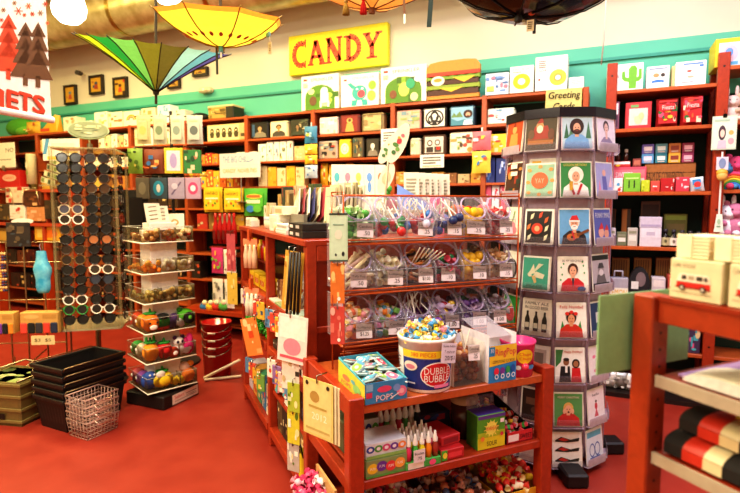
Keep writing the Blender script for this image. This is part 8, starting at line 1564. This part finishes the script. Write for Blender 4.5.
fruit('plush_toy', 'hot pink pointed plush at right of the fifth tray', .145, -.135, 1, [('body', [((0, 0, .04), (.033, .03, .04), 'd82878/f'), ((.01, 0, .085), (.02, .02, .035), 'e03a88/f'), ((-.012, 0, .07), (.016, .016, .03), 'c82070/f')]), ('tag', [((-.005, -.032, .04), (.012, .003, .01), 'f0d8e0')])])
fruit('plush_toy', 'fuzzy dark blue plush, lowest tray left corner', -.14, -.10, 0, [('body', [((0, 0, .05), (.046, .045, .048), '2a4a98/f'), ((0, -.02, .08), (.03, .03, .025), '3a5aa8/f')]), ('eye', [((-.012, -.045, .09), (.006, .004, .006), 'f0f0f0'), ((.012, -.045, .09), (.006, .004, .006), 'f0f0f0')])])
fruit('plush_toy', 'large yellow plush with white tag and green leaves, lowest tray', -.06, -.14, 0, [('body', [((0, 0, .05), (.06, .045, .045), 'e8c820/f')]), ('leaf', LEAFS(.098)), ('tag', [((-.02, -.03, .09), (.026, .006, .018), 'f0ece0')])])
for k, (x, y) in enumerate(((.03, -.15), (.06, -.12), (.02, -.115), (.075, -.15))): fruit('plush_toy', ['small yellow star plush at front of the lowest tray', 'small yellow star plush by the column', 'small yellow star plush behind the large yellow plush', 'small yellow star plush next to the orange one'][k], x, y, 0, [('body', [((0, 0, .035), (.026, .022, .034), 'e0c030/f'), ((.02, 0, .03), (.016, .014, .014), 'd8b828/f'), ((-.02, 0, .03), (.016, .014, .014), 'd8b828/f')])], .95)
fruit('plush_toy', 'orange and pale pink plush pair at right of the lowest tray', .14, -.12, 0, [('body', [((0, -.01, .04), (.038, .034, .04), 'e07a28/f')]), ('head', [((-.01, .01, .085), (.034, .03, .028), 'e0b8a0/f'), ((.02, 0, .1), (.02, .018, .016), 'e88a30/f')])])
for k, (x, y, ti, c, nm) in enumerate(((-.14, -.02, 2, 'd8a030', 'ochre'), (-.14, .08, 2, 'c84828', 'rust'), (-.14, .0, 1, 'e0d0b0', 'cream'), (-.14, .1, 1, '48a048', 'green'), (-.14, .02, 0, '8a4a98', 'violet'), (-.14, .11, 0, 'd86878', 'rose'))): fruit('plush_toy', f'{nm} round plush on the left flank of the tower trays', x, y, ti, [('body', [((0, 0, .042), (.04, .04, .042), c + '/f')]), ('tag', [((-.038, 0, .05), (.003, .012, .01), 'f0ece0')])])
# cards on top of the tower
m = MB(); m.box(-.12, -.14, 0, .08, -.02, .055, 'ece6d6', .003); one('paper_holder', m, 'white holder box on top of the plush tower', 'holder', tloc(0, 0, 1.302), R(68))
for k, (x, y, w, h, rz, lb) in enumerate(((-.07, -.13, .12, .15, 68, 'cream handwritten card standing in the holder on tower top'), (.0, -.09, .11, .13, 60, 'second cream card behind the handwritten card'), (.11, -.06, .13, .12, 50, 'white card with orange print leaning at right of the tower top'), (.16, .0, .09, .12, 40, 'pale card leaning farthest right on the tower top'))):
    m = MB(); m.T = Matrix.Rotation(R(-14), 4, 'X'); m.box(-w / 2, 0, 0, w / 2, .004, h, 'ece4c8'); m.art((-w / 2, -.001, 0), (w, 0, 0), (0, 0, h), ([('l', (.2, .8 - .2 * q), (.75, .84 - .2 * q), .006, '7a7048') for q in range(4)] if k < 2 else [('o', .5, .45, .22, .2, 'd89850'), ('o', .5, .45, .12, .1, 'ece4c8')]))
    one('small_card', m, lb, 'card', tloc(x, y, 1.303 + (.05 if k < 2 else 0)), R(rz + 10))

# ------------------------------------------------------------------ baskets and crate on the floor
def frustum_shell(mb, x0, y0, x1, y1, z0, z1, tap, key, th=.004, holes=None):
    b = [(-x0, -y0), (x0, -y0), (x0, y0), (-x0, y0)]; tp = [(-x1, -y1), (x1, -y1), (x1, y1), (-x1, y1)]
    V_ = [(x, y, z0) for x, y in b] + [(x, y, z1) for x, y in tp]; I = [(x * .985, y * .98, z0 + th) for x, y in b] + [(x * .985, y * .98, z1) for x, y in tp]
    mb.add(V_, [(0, 1, 5, 4), (1, 2, 6, 5), (2, 3, 7, 6), (3, 0, 4, 7), (3, 2, 1, 0)], key); mb.add(I, [(4, 5, 1, 0), (5, 6, 2, 1), (6, 7, 3, 2), (7, 4, 0, 3), (0, 1, 2, 3)], key)
BN_ = on_z(67, 433, 0); bd = Vector((BN_.x, BN_.y, 0)).normalized(); br = YAW + R(64)
ex = Vector((math.cos(br), math.sin(br), 0)); ey = Vector((-math.sin(br), math.cos(br), 0))
bx_, by_ = .20, .13; BC = BN_ + ex * bx_ + ey * by_
for k in range(5):
    t = thing('shopping_basket', ['bottom black shopping basket resting on the floor', 'second black shopping basket from the floor in stack', 'middle black shopping basket of the stack of five', 'fourth black shopping basket from the floor in stack', 'topmost black shopping basket with open mouth'][k], 'basket', (BC.x, BC.y, .001 + .052 * k), br)
    m = MB(); frustum_shell(m, bx_, by_, bx_ + .03, by_ + .025, 0, .225, 0, '151210')
    # slot pattern: vertical ribs on the sides
    for q in range(13):
        x = -bx_ + .03 + q * (2 * bx_ - .06) / 12
        for s in (-1, 1): m.add([(x - .006, s * (by_ + .002), .02), (x + .006, s * (by_ + .002), .02), (x * 1.12 + .006, s * (by_ + .021), .165), (x * 1.12 - .006, s * (by_ + .021), .165)], [(0, 1, 2, 3) if s < 0 else (3, 2, 1, 0)], '2c2622')
    for q in range(8):
        y = -by_ + .03 + q * (2 * by_ - .06) / 7
        for s in (-1, 1): m.add([(s * (bx_ + .002), y - .006, .02), (s * (bx_ + .002), y + .006, .02), (s * (bx_ + .024), y * 1.15 + .006, .165), (s * (bx_ + .024), y * 1.15 - .006, .165)], [(3, 2, 1, 0) if s < 0 else (0, 1, 2, 3)], '2c2622')
    obj('basket_body', m, t)
    m = MB(); X, Y = bx_ + .034, by_ + .029; m.box(-X - .006, -Y - .006, .2, X + .006, -Y + .012, .228, '1b1714', .004); m.box(-X - .006, Y - .012, .2, X + .006, Y + .006, .228, '1b1714', .004); m.box(-X - .006, -Y, .2, -X + .012, Y, .228, '1b1714', .004); m.box(X - .012, -Y, .2, X + .006, Y, .228, '1b1714', .004); obj('rim', m, t)
    for s in (-1, 1):
        m = MB(); m.tube([(-X * .97, s * (Y + .006), .215), (-X * .93, s * (Y + .012), .232), (X * .93, s * (Y + .012), .232), (X * .97, s * (Y + .006), .215)], .004, '8a7454/m', 6); obj('wire_handle', m, t)
    if k == 4:
        for (x, s) in ((-.03, 1), (.03, 1), (.09, 1)):
            pass
# small chrome wire baskets
WN = on_z(88, 441, 0); wr = YAW + R(64); ex = Vector((math.cos(wr), math.sin(wr), 0)); ey = Vector((-math.sin(wr), math.cos(wr), 0)); wx, wy = .105, .088; WC = WN + ex * wx + ey * wy
WNm = ['lowest', 'second', 'third', 'topmost']
for k in range(4):
    t = thing('wire_basket', f'{WNm[k]} small rose tinted wire basket in the stack before black baskets', 'basket', (WC.x, WC.y, .001 + .05 * k), wr)
    c = 'c4a494/g'; X, Y = wx + .012, wy + .01
    m = MB(); m.tube([(-X, -Y, .115), (X, -Y, .115), (X, Y, .115), (-X, Y, .115)], .0055, c, 6, True); obj('rim_wire', m, t)
    m = MB()
    for z, f in ((.004, 0), (.03, .25), (.058, .5), (.086, .75)):
        x, y = wx + .012 * f, wy + .01 * f; m.tube([(-x, -y, z), (x, -y, z), (x, y, z), (-x, y, z)], .0022, c, 4, True)
    for q in range(10):
        f = -1 + 2 * q / 9
        for s in (-1, 1): m.tube([(f * wx, s * wy, .004), (f * X, s * Y, .115)], .0022, c, 4)
        m.tube([(f * wx, -wy, .004), (f * wx, wy, .004)], .002, c, 4)
    for q in range(7):
        f = -1 + 2 * q / 6
        for s in (-1, 1): m.tube([(s * wx, f * wy, .004), (s * X, f * Y, .115)], .0022, c, 4)
    obj('wire_body', m, t)
    for s in (-1, 1): m = MB(); m.tube([(-X * .5, s * Y, .115), (-X * .42, s * (Y + .022), .088), (X * .42, s * (Y + .022), .088), (X * .5, s * Y, .115)], .0045, 'e0c0b0/m', 6); obj('drop_handle', m, t)
# olive crate
CN = on_z(22, 427, 0); cr = YAW + R(80); ex = Vector((math.cos(cr), math.sin(cr), 0)); ey = Vector((-math.sin(cr), math.cos(cr), 0))
t = thing('milk_crate', 'olive plastic crate on the floor left of the black baskets', 'crate', CN, cr)
m = MB(); W_, D_, H_ = .34, .40, .30; OC = '6a5a30'
for q in ((0, 0, W_, .014), (0, D_ - .014, W_, D_), (0, .014, .014, D_ - .014), (W_ - .014, .014, W_, D_ - .014)):
    m.box(q[0], q[1], 0, q[2], q[3], H_, OC, .003)
m.box(0, 0, 0, W_, D_, .012, OC)
for z in (.02, .10, .19, .27): m.box(-.008, -.008, z, W_ + .008, D_ + .008, z + .022, '7a6a3a', .003)
obj('crate_body', m, t)
m = MB(); m.add([(-.0095, D_ * .7, .045), (-.0095, D_ * .3, .045), (-.0095, D_ * .3, .085), (-.0095, D_ * .7, .085)], [(0, 1, 2, 3)], '14100a'); obj('hand_hole', m, t)
m = MB(); m.box(.016, .016, .2, W_ - .016, D_ - .016, .292, '5a6a38/f', .01); m.art((.02, .02, .2925), (W_ - .04, 0, 0), (0, D_ - .04, 0), A_busy(['8a9a58', '3a4a24', 'a8a878'], 12, 9)); one('folded_tarp', m, 'green patterned folded cloth inside the olive crate', 'cloth', CN, cr)
m = MB(); m.tube([(.0, .02, H_ + .008), (W_ * .6, .0, H_ + .012), (W_, .12, H_ + .03), (W_ * .9, D_ * .6, H_ + .06), (.05, D_, H_ + .01)], .007, 'a89a78/m', 6); one('bent_wire', m, 'bent chrome wire lying over the olive crate rim', 'wire', CN, cr)
# clear bags on the floor below the right bay
m = MB(); a = on_y(640, 386, 4.40); m.box(-.45, -.06, 0, .7, .2, .035, '1c1210'); one('dark_kick', m, 'low dark plinth board under the right bay', 'plinth', (.42, 4.42, 0))
for i, (px, c, nm) in enumerate(((610, 'c8c4c0', 'silver'), (621, '8a8680', 'grey'), (633, 'e0dcd8', 'white'), (645, 'b8a8a0', 'beige'))):
    a = on_y(px, 378, 4.45); m = pouch(.15, .13, .08, c + '/g', A_busy(['f0f0ec', '6a6864', '9a9690'], 7, 460 + i)); one('toy_bag', m, f'{nm} clear toy bag on the dark plinth below the right bay', 'bag', (a.x, 4.43, .036))

# ------------------------------------------------------------------ small pieces belong to the part they sit on
SUB = {'price_label': 'clear_box', 'box_edge': 'clear_box', 'rim': 'basket_body', 'handle_grip': 'wire_handle', 'price_card': 'tub',
       'sticker': 'bun', 'paper_label': 'glass_body', 'seam_band': 'duct_tube',
       'mirror_glass': 'mirror_frame', 'metal_edge': 'shelf', 'base_sign': 'black_base', 'wristband': 'kraft_card', 'price_strip': 'kraft_card', 'hand_hole': 'crate_body'}
SKIP = set()
for o in list(COL.objects):
    if not o.parent or o.type != 'MESH' or 'category' in o: continue
    st = o.name.split('.')[0]
    if st not in SUB: continue
    want = SUB[st] if isinstance(SUB[st], tuple) else (SUB[st],)
    if o.parent.type != 'EMPTY': continue
    sib = [c for c in o.parent.children if c.name.split('.')[0] in want and c is not o and c.matrix_basis == Matrix.Identity(4)]
    if not sib: continue
    if st == 'metal_edge':
        k = [c for c in o.parent.children if c.name.split('.')[0] == 'metal_edge' or c.name.split('.')[0] == 'shelf']; i = k.index(o); sib = [c for c in k[:i] if c.name.startswith('shelf')][-1:] or sib
    o.parent = sib[0]
